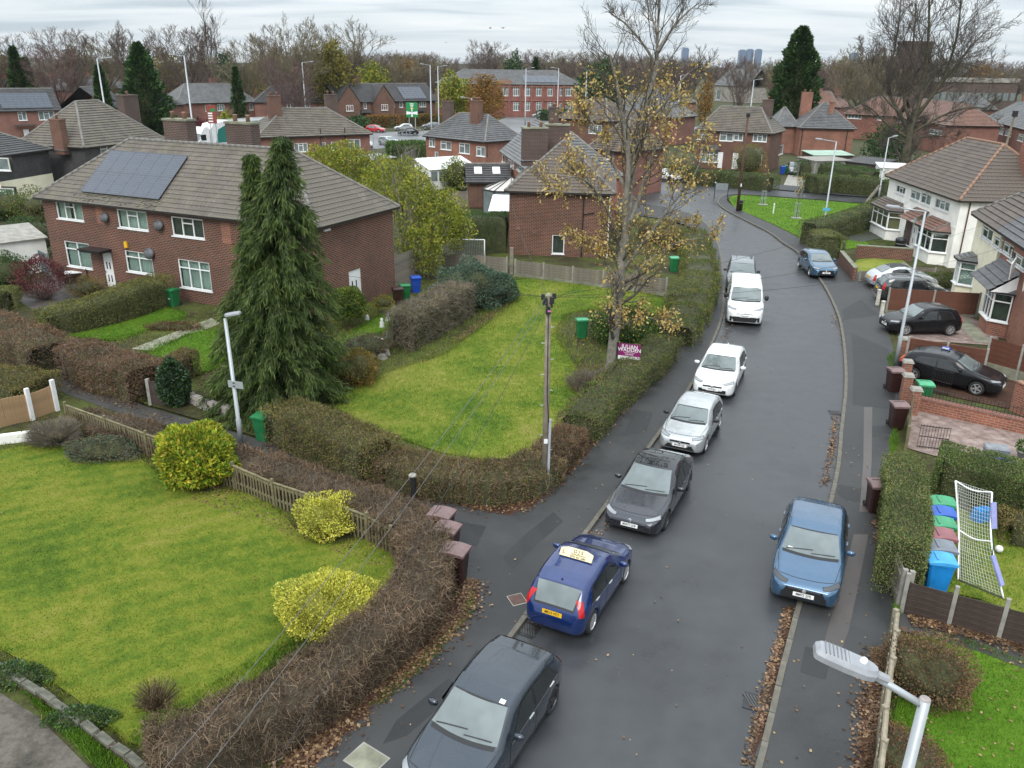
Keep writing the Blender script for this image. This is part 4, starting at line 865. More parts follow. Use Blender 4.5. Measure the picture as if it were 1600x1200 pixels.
# --- the school
SL = 'long two storey red brick school with tall white windows'
hsch = hpx(SL, (690,131),(911,133),8.4,14,12.0,7,6, wall='brick_school', roof='tile_slate', wins=[('F', a, 135, b, 150, 'sq') for a, b in ((784,794),(802,812),(820,831),(838,849),(856,867),(884,895))] + [('F', a, 137, b, 150, 'c1t') for a, b in ((875,881),(898,903))] + [('F', a, 160, b, 173, 'sq') for a, b in ((820,831),(838,849),(856,867),(802,812))] + [('F', 884,160,895,172, 'c3'),('F', 875,161,881,172, 'c1')])
Lsc = (g(911,133,8.4) - g(690,131,8.4)).length
far_solar(hsch, Lsc, Lsc * .58, Lsc * .83,1.0,4.4,8.4,12,14,5)
for x in (.40,.47,.55,.63,.71,.79,.86,.97): MB().box((Lsc * x, .2,4.2),(.5,.5,8.3)).build('pilaster', Mt['brick_school'], hsch)
MB().box((Lsc * .7,.22,7.9),(Lsc * .62,.3,.35)).box((Lsc * .7,.2,4.3),(Lsc * .62,.3,.3)).build('string_course', Mt['brick_orange'], hsch)
gb_ = MB().poly([(Lsc * .38,.1,8.3),(Lsc * .50,.1,8.3),(Lsc * .485,.1,9.3),(Lsc * .44,.1,9.9),(Lsc * .395,.1,9.3)]).build('gable', Mt['ridge_clay'], hsch)
# --- houses glimpsed through the tall tree, and behind
hpx('hip roofed house glimpsed left of the tall autumn tree', (868,184),(950,190),4.6,9,8.0, 'h', 'h', wall='brick_brown', roof='tile_brown2', wins=[('F', 920,194,940,210, 'c3')])
hpx('house behind the tall autumn tree with slate roof', (935,178),(1060,184),4.8,9,8.4, 'h', 'h', wall='brick_red', roof='tile_slate', wins=[('F', 960,186,975,198, 'c2'),('F', 1000,188,1015,200, 'c2')], group='roofs beyond')
hpx('brick house with white windows directly behind the tree trunk', (915,232),(975,238),4.8,8,8.0, 'h', 'h', wall='brick_red', roof='tile_brown2', wins=[('F', 925,234,938,248, 'c3'),('F', 945,235,958,250, 'c2')])
hpx('red tiled house row left of the big bare tree', (1318,178),(1400,182),4.8,9,8.2, 'h', .01, wall='brick_red', roof='tile_red', wins=[('F', 1325,177,1346,186, 'c4'),('F', 1372,179,1378,188, 'c1')])
hpx('red tiled house row right of the big bare tree', (1401,183),(1480,196),4.8,9,8.2,.01, 'h', wall='brick_red', roof='tile_red', wins=[('F', 1407,184,1416,193, 'c2'),('F', 1453,201,1471,212, 'c3'),('F', 1468,190,1478,198, 'c2')])
hpx('mossy roofed brick house at the far right edge', (1537,186),(1640,213),4.8,10,8.6,4,5, wall='brick_red', roof='tile_slate', wins=[('F', 1560,198,1567,211, 'c1'),('F', 1572,201,1579,214, 'c1'),('F', 1592,208,1604,224, 'c2')], chim=[(6,5,7.5,1.5,1,9.8, 'brick_orange', 2)])
hpx('pale roofed house beyond the far right edge', (1480,170),(1560,172),4.8,9,8.2, 'h', 'h', wall='brick_brown', roof='tile_slate', group='roofs beyond')
FARROW = [((-20,143),(48,143), 'tile_dark'),((60,141),(118,141), 'tile_slate'),((118,138),(205,138), 'tile_grey'),((455,134),(525,134), 'tile_dark'),((586,132),(680,133), 'tile_slate'),((250,134),(330,133), 'tile_brown2'),((330,133),(410,134), 'tile_brown2'),((1010,160),(1090,160), 'tile_grey'),((1240,165),(1312,168), 'tile_red')]
farlab = ['dark roof at the far left edge behind the solar panels', 'slate roof right of the small far left cypress', 'grey roof below the two tallest far left cypresses', 'dark roof behind the brown autumn tree', 'slate roof behind the solar panelled terrace', 'brown roof behind the big cypress with many chimney pots', 'brown roof right of the left tall lamp post', 'grey roof seen through the bare crown of the tall tree', 'red roof left of the red tiled rows']
for (a, b, rf), lb in zip(FARROW, farlab):
 hpx(lb, a, b, 4.8,9,8.2, 'h', 'h', wall='brick_red', roof=rf, chim=[(4,4.5,7.2,1.6,.9,9.4, 'brick_red', 3),(9,4.5,7.2,1.6,.9,9.4, 'brick_brown', 3)])
hpx('grey roofed church with tan stone walls', (1115,133),(1168,135),6.5,14,13,2,.01, wall='stone_grey', roof='tile_slate', wins=[('F', 1120,140,1125,156, 'c1')], cat='church', name='church')
hpx('small white gabled hall behind the church', (1150,121),(1192,123),6,12,11,.01,.01, wall='render_white', roof='tile_slate', cat='hall', name='church_hall')
bw = gy(1412,68,300); bz = gy(1449,68,300); tb = thing('brick_tower', 'tall square dark brick tower behind the big bare tree', 'tower', ((bw.x + bz.x) / 2,300,0),0)
hh = bw.z; MB().box((0,0, hh / 2),(bz.x - bw.x, 9, hh)).build('wall', Mt['brick_dark'], tb); MB().box((0,0, hh + .3),(bz.x - bw.x + .6,9.6,.8)).build('parapet', Mt['brick_dark'], tb)
for i in range(3): MB().box((-2.4 + i * 2.4,-4.55, hh - 4),(1,.2,4)).build('louvre', Mt['black'], tb)
fb = gy(1462,127,290); fc_ = gy(1592,130,290); tb = thing('flat_roofed_building', 'long dark brick building with white fascia right of the tower', 'building', ((fb.x + fc_.x) / 2,290,0),0)
w_ = fc_.x - fb.x; MB().box((0,6, fb.z / 2),(w_, 12, fb.z)).build('wall', Mt['brick_dark'], tb); MB().box((0,5.9, fb.z + .5),(w_ + .4,12.6,1.3)).build('fascia', Mt['stone_grey'], tb)
for i in range(12): MB().box((-w_ / 2 + (i + .5) * w_ / 12,-.04, fb.z * .55),(w_ / 17,.1,2.4)).build('window', Mt['far_glass'], tb)
Mt['green_roof'] = pm('green_roof_sheet', (.30,.42,.33),.6,.2,1)
# --- sheds, lean-tos and conservatories in the back gardens
def lean(label, a, b, dep, z0, z1, mroof, mwall, cat, name, bars=0):
 A, B = g(*a, z0), g(*b, z0); d = B - A; L = d.length; t = thing(name, label, cat, (A.x, A.y, 0), math.atan2(d.y, d.x)); m = MB()
 m.quad((0,0,0),(L, 0,0),(L, 0, z0),(0,0, z0)); m.add([(0,0,0),(0, dep, 0),(0, dep, z1),(0,0, z0)], [(0,3,2,1)]); m.add([(L, 0,0),(L, dep, 0),(L, dep, z1),(L, 0, z0)], [(0,1,2,3)]); m.quad((L, dep, 0),(0, dep, 0),(0, dep, z1),(L, dep, z1)); m.build('wall', Mt[mwall], t)
 MB().bar((L / 2,-.15, z0 + .02),(L / 2, dep + .1, z1 + .04), L + .3,.07).build('roof', Mt[mroof], t)
 for i in range(bars): MB().bar(((i + .5) * L / bars, -.12, z0 + .08),((i + .5) * L / bars, dep, z1 + .1),.05,.04).build('glazing_bar', Mt['upvc'], t)
 return t, L
t, L = lean('white lean-to with translucent roof behind the red brick semi', (672,266),(744,261),3.4,2.2,3.1, 'white', 'upvc', 'lean-to', 'lean_to', 9)
for i in range(6): MB().box(((i + .5) * L / 6,-.02,1.5),(L / 8,.05,1.0)).build('pane', Mt['far_glass'], t)
hpx('low tiled extension with two white rooflights in a back garden', (728,285),(800,285),2.5,4.4,4.0,.01,.01, wall='brick_brown', roof='tile_dark', cat='extension', name='extension')
te = HM['low tiled extension with two white rooflights in a back garden'][0]; Le = (g(800,285,2.5) - g(728,285,2.5)).length
for x in (.28,.68): MB().bar((Le * x, .9,3.22),(Le * x, 1.7,3.77),.75,.08).build('rooflight', Mt['white'], te)
a = g(765,300,2.2); t = thing('conservatory', 'conservatory with pale hipped glass roof and dark bars left of the pyramid roof', 'conservatory', (a.x - .8, a.y + .5,0), rd(-6))
pl = [(0,1.2),(1.2,0),(4.2,0),(5.2,1.2),(5.2,3.6),(0,3.6)]; m = MB(); rm = MB(); bb = MB()
for (x0, y0),(x1, y1) in zip(pl, pl[1:] + pl[:1]):
 m.quad((x0, y0,0),(x1, y1,0),(x1, y1,2.2),(x0, y0,2.2)); rm.poly([(x0, y0,2.2),(x1, y1,2.2),(2.6,2.4,3.3)]); bb.bar((x0, y0,2.22),(2.6,2.4,3.34),.08,.06); bb.bar((x0, y0,2.2),(x1, y1,2.2),.1,.1); bb.bar(((x0 + x1) / 2,(y0 + y1) / 2,2.22),(2.6,2.4,3.34),.05,.05); bb.bar((x0, y0,0),(x0, y0,2.2),.09,.09)
m.build('glazing', Mt['far_glass'], t); rm.build('roof', pm('polycarbonate', (.50,.47,.43),.3,.12,1), t); bb.build('frame', Mt['metal_dark'], t)
lean('white sheeted shed roof behind the dark bamboo hedge', (766,330),(797,331),2.6,2.0,2.9, 'white', 'wood_dark', 'shed', 'shed')
lean('small grey roofed shed beside the main road grass', (583,251),(618,246),3.0,2.2,2.5, 'lead', 'metal_dark', 'shed', 'shed')
lean('long shed with pale green roof in front of the blank brick wall', (1272,243),(1333,243),3.5,2.4,2.7, 'green_roof', 'brick_dark', 'shed', 'shed')
lean('pale flat roofed garage behind the clipped hedge', (1275,252),(1330,251),4,2.3,2.4, 'concrete', 'concrete', 'garage', 'garage')
lean('dark shed roof right of the pale garage', (1318,252),(1372,258),4,2.2,2.6, 'tile_dark', 'wood_dark', 'shed', 'shed')
lean('white flat roofed garage beside the big bare tree trunk', (1376,262),(1422,264),5,2.4,2.5, 'white', 'render_white', 'garage', 'garage')
lean('pale grey roofed outbuilding at the left edge', (-60,388),(70,372),3.2,2.2,2.7, 'concrete', 'render_white', 'outbuilding', 'outbuilding')
# --- towers on the horizon
tower_m = pm('haze_blue_tower', (.10,.15,.235),.3,.15,.02)  # the blue of distance haze is put into the tower colour
for (x0, x1, y0, lb) in ((1155,1165,79, 'leftmost of the three blue towers on the horizon'),(1167,1177,78, 'middle of the three blue towers on the horizon'),(1181,1190,78, 'rightmost of the three blue towers on the horizon'),(1258,1267,86, 'lone blue tower just right of the dark cypress'),(1329,1341,84, 'pale blue tower behind the birch twigs'),(1066,1076,76, 'faint tower seen through the bare twigs of the tall tree')):
 Y = 2400; a, b = gy(x0, y0, Y), gy(x1, y0, Y); t = thing('skyscraper', lb, 'tower block', ((a.x + b.x) / 2, Y, 0))
 MB().box((0,0, a.z / 2),(b.x - a.x, 18, a.z)).build('facade', tower_m, t); MB().box((0,0, a.z + 1),((b.x - a.x) * .7,12,3)).build('roof_plant', tower_m, t)
structure(MB().add([(x, 4200,-5) for x in range(-4000,4001,500)] + [(x, 4200,16 + 12 * math.sin(x * .0017 + 1) + 7 * math.sin(x * .0041)) for x in range(-4000,4001,500)] + [(x, 4900,-5) for x in range(-4000,4001,500)], [(i, i + 1,18 + i, 17 + i) for i in range(16)] + [(17 + i, 18 + i, 35 + i, 34 + i) for i in range(16)]).build('hills', Mt['far_ground']))
# ---------------------------------------------------------------- cars
def interp(pts, x): return np.interp(x, [p[0] for p in pts], [p[1] for p in pts])
def gsm(xs, ys, s):
 """smooth a profile along the car, keeping its ends"""
 w = np.exp(-((xs[:, None] - xs[None]) ** 2) / (2 * s * s)) * np.gradient(xs)[None]; out = (w @ ys) / w.sum(1); return out
def text_mesh(s, size, mat, name='lettering', depth=.002, align='CENTER', sx=1.0):
 c = bpy.data.curves.new(name, 'FONT'); c.body = s; c.size = size; c.extrude = depth; c.align_x = align; c.align_y = 'CENTER'; c.offset = size * .012
 o = bpy.data.objects.new(name, c); COL.objects.link(o); me = bpy.data.meshes.new_from_object(o.evaluated_get(bpy.context.evaluated_depsgraph_get())); bpy.data.objects.remove(o); bpy.data.curves.remove(c)
 me.materials.clear(); me.materials.append(mat); me.name = name
 if sx != 1.0: me.transform(Matrix.Scale(sx, 4,(1,0,0)))
 return me
SPOKES = {}
def wheel_meshes(R, w, spokes, mat, dark=False):
 k = (round(R, 2), spokes, mat.name)
 if k in SPOKES: return SPOKES[k]
 r = R * .68; ty = MB().lathe([(r, -w / 2),(R * .93,-w / 2),(R, -w * .38),(R, w * .38),(R * .93, w / 2),(r, w / 2),(r * .97, w * .3),(r * .97,-w * .3),(r, -w / 2)], n=26, axis='y').mesh('tyre', Mt['tyre'], True)
 b = MB(); b.lathe([(r, w * .5),(r * .92, w * .52),(r * .88, w * .40),(r * .88, w * .1)], n=26, axis='y'); b.lathe([(0, w * .46),(r * .2, w * .46),(r * .24, w * .36),(r * .24, w * .1)], n=12, axis='y')
 for i in range(spokes):
  a = 2 * PI * i / spokes; c, s = math.cos(a), math.sin(a); wd = r * (.16 if spokes > 6 else .24)
  for j in (0,):
   p0, p1 = Vector((c * r * .18,0, s * r * .18)), Vector((c * r * .92,0, s * r * .92)); t = Vector((-s, 0, c))
   b.add([p0 - t * wd * .6 + Vector((0, w * .46,0)), p0 + t * wd * .6 + Vector((0, w * .46,0)), p1 + t * wd * .5 + Vector((0, w * .47,0)), p1 - t * wd * .5 + Vector((0, w * .47,0)),
                   p0 - t * wd * .6 + Vector((0, w * .3,0)), p0 + t * wd * .6 + Vector((0, w * .3,0)), p1 + t * wd * .5 + Vector((0, w * .3,0)), p1 - t * wd * .5 + Vector((0, w * .3,0))], [(0,1,2,3),(4,7,6,5),(0,4,5,1),(1,5,6,2),(2,6,7,3),(3,7,4,0)])
 rm = b.mesh('rim', mat, uv=False); dk = MB().lathe([(0, w * .12),(r * .9, w * .12)], n=20, axis='y').mesh('brake', Mt['trim'], uv=False)
 SPOKES[k] = (ty, rm, dk); return SPOKES[k]
# profiles measured from the front bumper (f) in metres: top line, shoulder line, half width; hdr = rear edge of the windscreen etc.
def prof(kind, L, W, Hh):
 k = L / 4.0; w = W / 2
 if kind == 'hatch':
  top = [(0,.60),(.03,.67),(.11,.74),(.5,.87),(.98,.98),(1.08,1.01),(1.72, Hh - .10),(2.1, Hh - .01),(2.45, Hh),(3.1, Hh - .045),(3.52, Hh - .15),(3.80,1.00),(3.90,.86),(3.97,.72),(4.0,.55)]
  sh = [(0,.57),(.05,.63),(.15,.70),(.6,.82),(1.0,.90),(2.4,.96),(3.4,1.01),(3.7,.98),(3.9,.80),(4.0,.52)]
  cfg = dict(cowl=1.0, hdr=1.78, rr=3.50, rb=3.84, b0=1.42, t0=1.98, bp=2.42, b1=3.42, t1=3.16, roofw=.765)
 elif kind == 'coupe':
  top = [(0,.54),(.03,.60),(.12,.67),(.5,.78),(1.1,.90),(1.2,.93),(1.9, Hh - .09),(2.3, Hh),(2.6, Hh - .01),(3.1, Hh - .12),(3.55,1.04),(3.85,.93),(3.95,.84),(3.98,.7),(4.0,.52)]
  sh = [(0,.51),(.05,.57),(.15,.63),(.6,.74),(1.1,.82),(2.4,.88),(3.3,.93),(3.85,.86),(3.95,.76),(4.0,.5)]
  cfg = dict(cowl=1.12, hdr=1.98, rr=2.98, rb=3.56, b0=1.55, t0=2.12, bp=2.52, b1=3.25, t1=2.92, roofw=.73)
 elif kind == 'suv':
  top = [(0,.58),(.05,.70),(.14,.82),(.45,.98),(.98,1.08),(1.08,1.11),(1.62, Hh - .10),(1.95, Hh - .01),(2.4, Hh),(3.3, Hh - .03),(3.62, Hh - .12),(3.84,1.12),(3.92,.95),(3.97,.78),(4.0,.58)]
  sh = [(0,.55),(.06,.66),(.2,.78),(.6,.92),(1.0,1.0),(2.4,1.05),(3.5,1.09),(3.8,1.04),(3.92,.86),(4.0,.56)]
  cfg = dict(cowl=.98, hdr=1.68, rr=3.60, rb=3.88, b0=1.36, t0=1.88, bp=2.35, b1=3.50, t1=3.30, roofw=.78)
 elif kind == 'van':
  top = [(0,.70),(.05,.84),(.12,.98),(.42,1.14),(.66,1.24),(.72,1.27),(1.25, Hh - .12),(1.5, Hh - .03),(1.8, Hh),(3.7, Hh - .01),(3.93, Hh - .05),(3.98,1.2),(3.99,.9),(3.995,.7),(4.0,.6)]
  sh = [(0,.66),(.06,.78),(.18,.92),(.5,1.08),(.8,1.16),(2.4,1.2),(3.9,1.2),(3.96,1.1),(4.0,.62)]
  cfg = dict(cowl=.66, hdr=1.30, rr=3.93, rb=3.985, b0=.95, t0=1.36, bp=1.72, b1=1.74, t1=1.74, roofw=.84)
 else:
  top = [(0,.46),(.06,.60),(.2,.72),(.6,.92),(1.15,1.03),(1.22,1.06),(1.75, Hh - .1),(2.1, Hh),(2.5, Hh - .01),(3.0, Hh - .14),(3.4,1.12),(3.75,.92),(3.92,.72),(3.97,.6),(4.0,.48)]
  sh = [(0,.44),(.06,.56),(.2,.66),(.6,.82),(1.1,.92),(2.4,.96),(3.2,.96),(3.7,.82),(3.92,.66),(4.0,.46)]
  cfg = dict(cowl=1.18, hdr=1.82, rr=2.95, rb=3.4, b0=1.55, t0=2.0, bp=2.5, b1=3.05, t1=2.8, roofw=.66)
 hw = [(0, w * .66),(.03, w * .77),(.10, w * .87),(.28, w * .95),(.6, w * .985),(1.2, w),(2.9, w),(3.5, w * .965),(3.8, w * .90),(3.92, w * .80),(3.98, w * .68),(4.0, w * .55)]
 if kind == 'van': hw = [(0, w * .60),(.03, w * .76),(.10, w * .88),(.28, w * .96),(.6, w * .99),(1.2, w),(3.8, w),(3.95, w * .985),(3.985, w * .95),(4.0, w * .88)]
 sk = lambda P: [(a * k, b) for a, b in P]
 return sk(top), sk(sh), sk(hw), {a: (b * k if a != 'roofw' else b) for a, b in cfg.items()}
def car(label, loc, yaw, kind, L, W, Hh, body, group=None, plate=None, plate_rear=None, rim='rim', spokes=10, trim='trim', detail=2, roofmat=None, lowtrim=False, head='lamp_clear', rails=False, name='car', cat='car', z=0.0, grille=True, chrome=False, cargl='carglass', mir=None, dark_lower=None, big=False):
 t = thing(name, label, cat, (loc[0], loc[1], z), yaw, group)
 top, sh, hw, c = prof(kind, L, W, Hh); R = .315 if Hh < 1.6 else .34; ax = (.82 * L / 4.0 if kind != 'van' else .80 * L / 4, L - .74 * L / 4.0); ns = 92 if detail > 1 else 46
 fs = np.unique(np.concatenate([np.linspace(0, L, ns), np.linspace(0,.25,10), L - np.linspace(0,.25,10)] + [a + np.linspace(-R * 1.22, R * 1.22,23) for a in ax]))
 zt, zb, wb = gsm(fs, interp(top, fs),.032), gsm(fs, interp(sh, fs),.05), gsm(fs, interp(hw, fs),.035)
 zt = np.maximum(zt, zb + .015); zl0 = interp([(0,.30),(.06,.24),(.3,.20),(L - .35,.22),(L - .06,.28),(L, .34)], fs); zl = zl0.copy(); ar = R * 1.13
 for a in ax:
  dx = np.abs(fs - a); arch = np.where(dx < ar, R + np.sqrt(np.maximum(ar * ar - dx * dx, 0)),0); zl = np.maximum(zl, arch)
 h = zt - zb; s_ = np.clip((h - .10) / .38,0,1); s_ = s_ * s_ * (3 - 2 * s_); wr = wb * (.90 * (1 - s_) + c['roofw'] * s_); ze = zb + h * (.45 * (1 - s_) + .89 * s_)
 zm = np.maximum(zb * .60 + .02, zl + .02); zm = np.minimum(zm, zb - .03)
 rows = []
 for i in range(len(fs)):
  b_, r_ = wb[i], wr[i]
  P = [(0, zl[i]),(b_ * .90, zl[i]),(b_ * .965, zl[i] + .02),(b_ * .99,(zl[i] + zm[i]) / 2),(b_, zm[i]),(b_ * .995,(zm[i] + zb[i]) / 2),(b_ * .978, zb[i] - .03),(b_ * .955, zb[i] + .004)]
  u = 1 - s_[i]
  m1 = (b_ * .955 * .66 + r_ * .34 + .02 * s_[i], zb[i] * .62 + ze[i] * .38); m2 = (b_ * .955 * .30 + r_ * .70 + .02 * s_[i], zb[i] * .26 + ze[i] * .74)
  P += [m1, m2,(r_, ze[i]),(r_ * .95, ze[i] + (zt[i] - ze[i]) * .50),(r_ * .82, ze[i] + (zt[i] - ze[i]) * .76),(r_ * .5, ze[i] + (zt[i] - ze[i]) * .93),(0, zt[i])]
  rows.append(P)
 n = len(rows[0]); V = []; m = 2 * n - 2
 for i, P in enumerate(rows):
  x = L / 2 - fs[i]
  V += [(x, -p[0], p[1]) for p in P] + [(x, p[0], p[1]) for p in P[-2:0:-1]]
 F = [(i * m + k, i * m + (k + 1) % m, (i + 1) * m + (k + 1) % m, (i + 1) * m + k) for i in range(len(fs) - 1) for k in range(m)] + [tuple(range(m))[::-1], tuple(range((len(fs) - 1) * m, len(fs) * m))]
 F = [f[::-1] for f in F]
 me = bpy.data.meshes.new('body'); me.from_pydata(V, [], F); me.materials.append(body); me.polygons.foreach_set('use_smooth', [True] * len(F)); me.validate(); me.update()
 bm = bmesh.new(); bm.from_mesh(me); bmesh.ops.recalc_face_normals(bm, faces=bm.faces); bvh = BVHTree.FromBMesh(bm); bm.to_mesh(me); bm.free(); bo = link(bpy.data.objects.new('body', me), t)
 fz = lambda arr: (lambda f: float(np.interp(f, fs, arr)))
 ZT, ZB, WB, WR, ZE = fz(zt), fz(zb), fz(wb), fz(wr), fz(ze)
 def cast(o, d, off=.006):
  o, d = Vector(o), Vector(d).normalized(); p, nn, _, _ = bvh.ray_cast(o - d * 1.5, d)
  if p is None:
   p, nn, _, _ = bvh.find_nearest(o)
  if nn.dot(d) > 0: nn = -nn
  return p + nn * off
 def patch(nm, fn, mat, nu=12, nv=6, off=.006, parent=None, mirror=True):
  out = None
  for sg in ((1,-1) if mirror else (1,)):
   vs = []
   for j in range(nv + 1):
    for i in range(nu + 1):
     o, d = fn(i / nu, j / nv); p = cast((o[0], o[1], o[2]), d, off); vs.append((p.x, p.y * sg, p.z))
   fc = [(j * (nu + 1) + i, j * (nu + 1) + i + 1,(j + 1) * (nu + 1) + i + 1,(j + 1) * (nu + 1) + i) for j in range(nv) for i in range(nu)]
   pm_ = bpy.data.meshes.new(nm); pm_.from_pydata(vs, [], fc); pm_.materials.append(mat); pm_.polygons.foreach_set('use_smooth', [True] * len(fc)); pm_.update()
   b2 = bmesh.new(); b2.from_mesh(pm_); bmesh.ops.recalc_face_normals(b2, faces=b2.faces)
   b2.to_mesh(pm_); b2.free(); out = link(bpy.data.objects.new(nm, pm_), parent or t)
  return out
 X = lambda f: L / 2 - f
 lerp = lambda a, b, u: a + (b - a) * u
 # windscreen and rear window, each over a dark seal
 def ws(grow, f0, f1, bow0, bow1, k):
  def fn(u, v):
   y = (u * 2 - 1); f = lerp(f0 - grow - bow0 * (1 - y * y), f1 + grow - bow1 * (1 - y * y), v); wd = (lerp(WB(f0) * .86, WR(f1) * .93, v) + grow) * k
   return (X(f), y * wd, 3.0),(0,0,-1)
  return fn
 gl_ = Mt[cargl]
 patch('windscreen_seal', ws(.035, c['cowl'] + .09, c['hdr'] - .04,.11,.05,1.0), Mt['seal'], 14,8,.004, mirror=False)
 wsc = patch('windscreen', ws(0, c['cowl'] + .14, c['hdr'] - .05,.10,.05,.97), gl_, 14,8,.009, mirror=False)
 if detail > 1:
  patch('wiper', lambda u, v: ((X(c['cowl'] + .13 + .07 * u + .022 * v), lerp(-.62,.05, u) * W / 1.75,3),(0,0,-1)), Mt['seal'], 8,1,.02, mirror=False)
  patch('wiper', lambda u, v: ((X(c['cowl'] + .09 + .07 * u + .022 * v), lerp(.02,.60, u) * W / 1.75,3),(0,0,-1)), Mt['seal'], 8,1,.02, mirror=False)
  patch('bonnet_line', lambda u, v: ((X(.22 * L / 4 + .10 * abs(u * 2 - 1) ** 2.5 + .018 * v),(u * 2 - 1) * WB(.4) * .80,3),(0,0,-1)), Mt['seal'], 16,1,.003, mirror=False)
  patch('bonnet_line', lambda u, v: ((X(lerp(.34 * L / 4, c['cowl'], u)), lerp(WB(.45) * .80, WB(c['cowl']) * .885, u) + .014 * v, 3),(0,0,-1)), Mt['seal'], 10,1,.003)
 if kind == 'van':
  patch('rear_window', lambda u, v: ((-3, lerp(-.6,.6, u), lerp(Hh - .28,1.25, v)),(1,0,0)), Mt['carglass_dark'], 6,3,.006, mirror=False)
 else:
  def rw(grow):
   def fn(u, v):
    y = u * 2 - 1; f = lerp(c['rr'] - grow, c['rb'] + grow, v); return (X(f + .04 * (1 - y * y)) - .5, y * (lerp(WR(c['rr']) * .86, WB(c['rb']) * .68, v) + grow) , ZT(f) + .5 - .05 * y * y),(.7,0,-.7)
   return fn
  patch('rear_window_seal', rw(.03), Mt['seal'], 10,5,.004, mirror=False); patch('rear_window', rw(0), gl_, 10,5,.009, mirror=False)
 # side glass: bottom on the shoulder, top under the roof edge
 def side(f0b, f0t, f1b, f1t, grow=0):
  def fn(u, v):
   fb, ft = lerp(f0b - grow, f1b + grow, u), lerp(f0t - grow, f1t + grow, u); f = lerp(fb, ft, v); z0 = ZB(f) + .045 - grow; z1 = ZE(f) - .005 + grow * .6
   return (X(f),3, lerp(z0, z1, v)),(0,-1,-.05)
  return fn
 sgl = Mt['carglass_dark'] if detail > 1 else gl_; b0, t0, b1, t1, bp = c['b0'], c['t0'], c['b1'], c['t1'], c['bp']
 patch('window_seal', side(b0 - .02, t0, b1, t1,.03), Mt['seal'], 16,5,.003)
 if kind == 'van': patch('side_window', side(b0 + .02, t0 + .02, bp - .05, bp - .05), sgl, 8,4,.008)
 else:
  patch('side_window', side(b0, t0 + .02, bp - .03, bp - .03), sgl, 9,4,.008)
  if b1 - bp > .5: patch('side_window', side(bp + .05, bp + .05, b1 - .06, t1 - .06), sgl, 9,4,.008)
 if chrome: patch('chrome_strip', lambda u, v: ((X(lerp(b0 + .05, b1, u)),3, ZB(lerp(b0 + .05, b1, u)) + .012 + .028 * v),(0,-1,-.05)), Mt['chrome'], 14,1,.010)
 if detail > 1:
  for f, tilt_ in ((b0 - .06,.02),(bp, 0),(b1 - .12 if kind != 'van' else b1 + 1.3,-.1)):
   patch('door_seam', lambda u, v, f=f, tl=tilt_: ((X(f + tl * u + .012 * v),3, lerp(.30 if abs(f - ax[1]) > .5 else .74, ZB(f) + .02, u)),(0,-1,0)), Mt['seal'], 8,1,.003)
  patch('sill_seam', lambda u, v: ((X(lerp(b0 - .06, min(b1, ax[1] - .38), u)),3,.30 + .014 * v),(0,-1,0)), Mt['seal'], 8,1,.003)
  for f in (bp - .22, b1 - .34) if kind != 'van' else (bp - .2,):
   for sg in (1,-1):
    p = cast((X(f),3 * sg, ZB(f) - .10),(0,-sg, 0),.018); MB().box(p, (.20,.03,.032),0).build('door_handle', Mt['chrome'] if chrome else body, t)
 if lowtrim: patch('sill_trim', lambda u, v: ((X(lerp(ax[0] + .36, ax[1] - .36, u)),3, lerp(.24,.38, v)),(0,-1,0)), Mt['trim'], 8,2,.006)
 # front: grille, lower intake, bumper lamps, headlights, plate
 front = lambda y0, y1, z0, z1: (lambda u, v: ((3, lerp(y0, y1, u), lerp(z0, z1, v)),(-1,0,0)))
 zs_ = {'hatch': 0, 'coupe': -.03, 'suv': .10, 'van': .17, 'beetle': -.05}[kind]; w = W / 2
 if grille:
  if big: patch('grille', lambda u, v: ((3,(u * 2 - 1) * w * (.50 + .14 * (1 - v)), lerp(.38,.63, v) + zs_),(-1,0,0)), Mt[trim], 14,5,.006, mirror=False)
  else: patch('grille', front(-w * .44, w * .44,.555 + zs_, .625 + zs_), Mt[trim], 10,2,.006, mirror=False)
  patch('lower_intake', lambda u, v: ((3,(u * 2 - 1) * w * (.68 - .10 * v), lerp(.285,.36 if big else .42, v) + zs_ * .6),(-1,0,0)), Mt[trim], 12,3,.006, mirror=False)
  if chrome or kind in ('hatch', 'van'): patch('grille_bar', front(-w * .44, w * .44,.60 + zs_, .615 + zs_), Mt['chrome'], 8,1,.012, mirror=False)
 if kind == 'van' or dark_lower: patch('bumper', front(-w * .80, w * .80,.30,.52 + zs_ * .3), Mt['trim'], 14,3,.005, mirror=False)
 zh = {'hatch': .66, 'coupe': .60, 'suv': .80, 'van': .92, 'beetle': .62}[kind]
 def headl(u, v):
  y = lerp(w * .50, w * .90, u); zz = lerp(zh - .07 + .03 * u, zh + .035 + .075 * u, v); return (X(.05 + .28 * u * u) + .2, y + .08, zz + .25),(-.72,-.22,-.52)
 patch('headlight', headl, Mt[head], 8,4,.008)
 if detail > 1: patch('headlight_surround', lambda u, v: headl(u * 1.10 - .05, v * 1.3 - .15), Mt['trim'], 8,4,.004)
 if detail > 1:
  patch('fog_lamp', lambda u, v: ((3, lerp(w * .68, w * .86, u), lerp(.36,.47, v) + zs_ * .5),(-1,-.25,0)), Mt['trim'], 4,2,.008)
  p = cast((3,0,.665 + zs_),(-1,0,-.1),.012); MB().lathe([(0,.01),(.05,.006),(.06,-.01)], n=14).build('badge', Mt['chrome'], t).matrix_local = Matrix.Translation(p) @ Matrix.Rotation(rad(75),4, 'Y')
 # tail lamps
 zr = {'hatch': .95, 'coupe': .82, 'suv': .98, 'van': 1.0, 'beetle': .72}[kind]; th = .42 if kind in ('van',) else (.20 if kind == 'coupe' else .36)
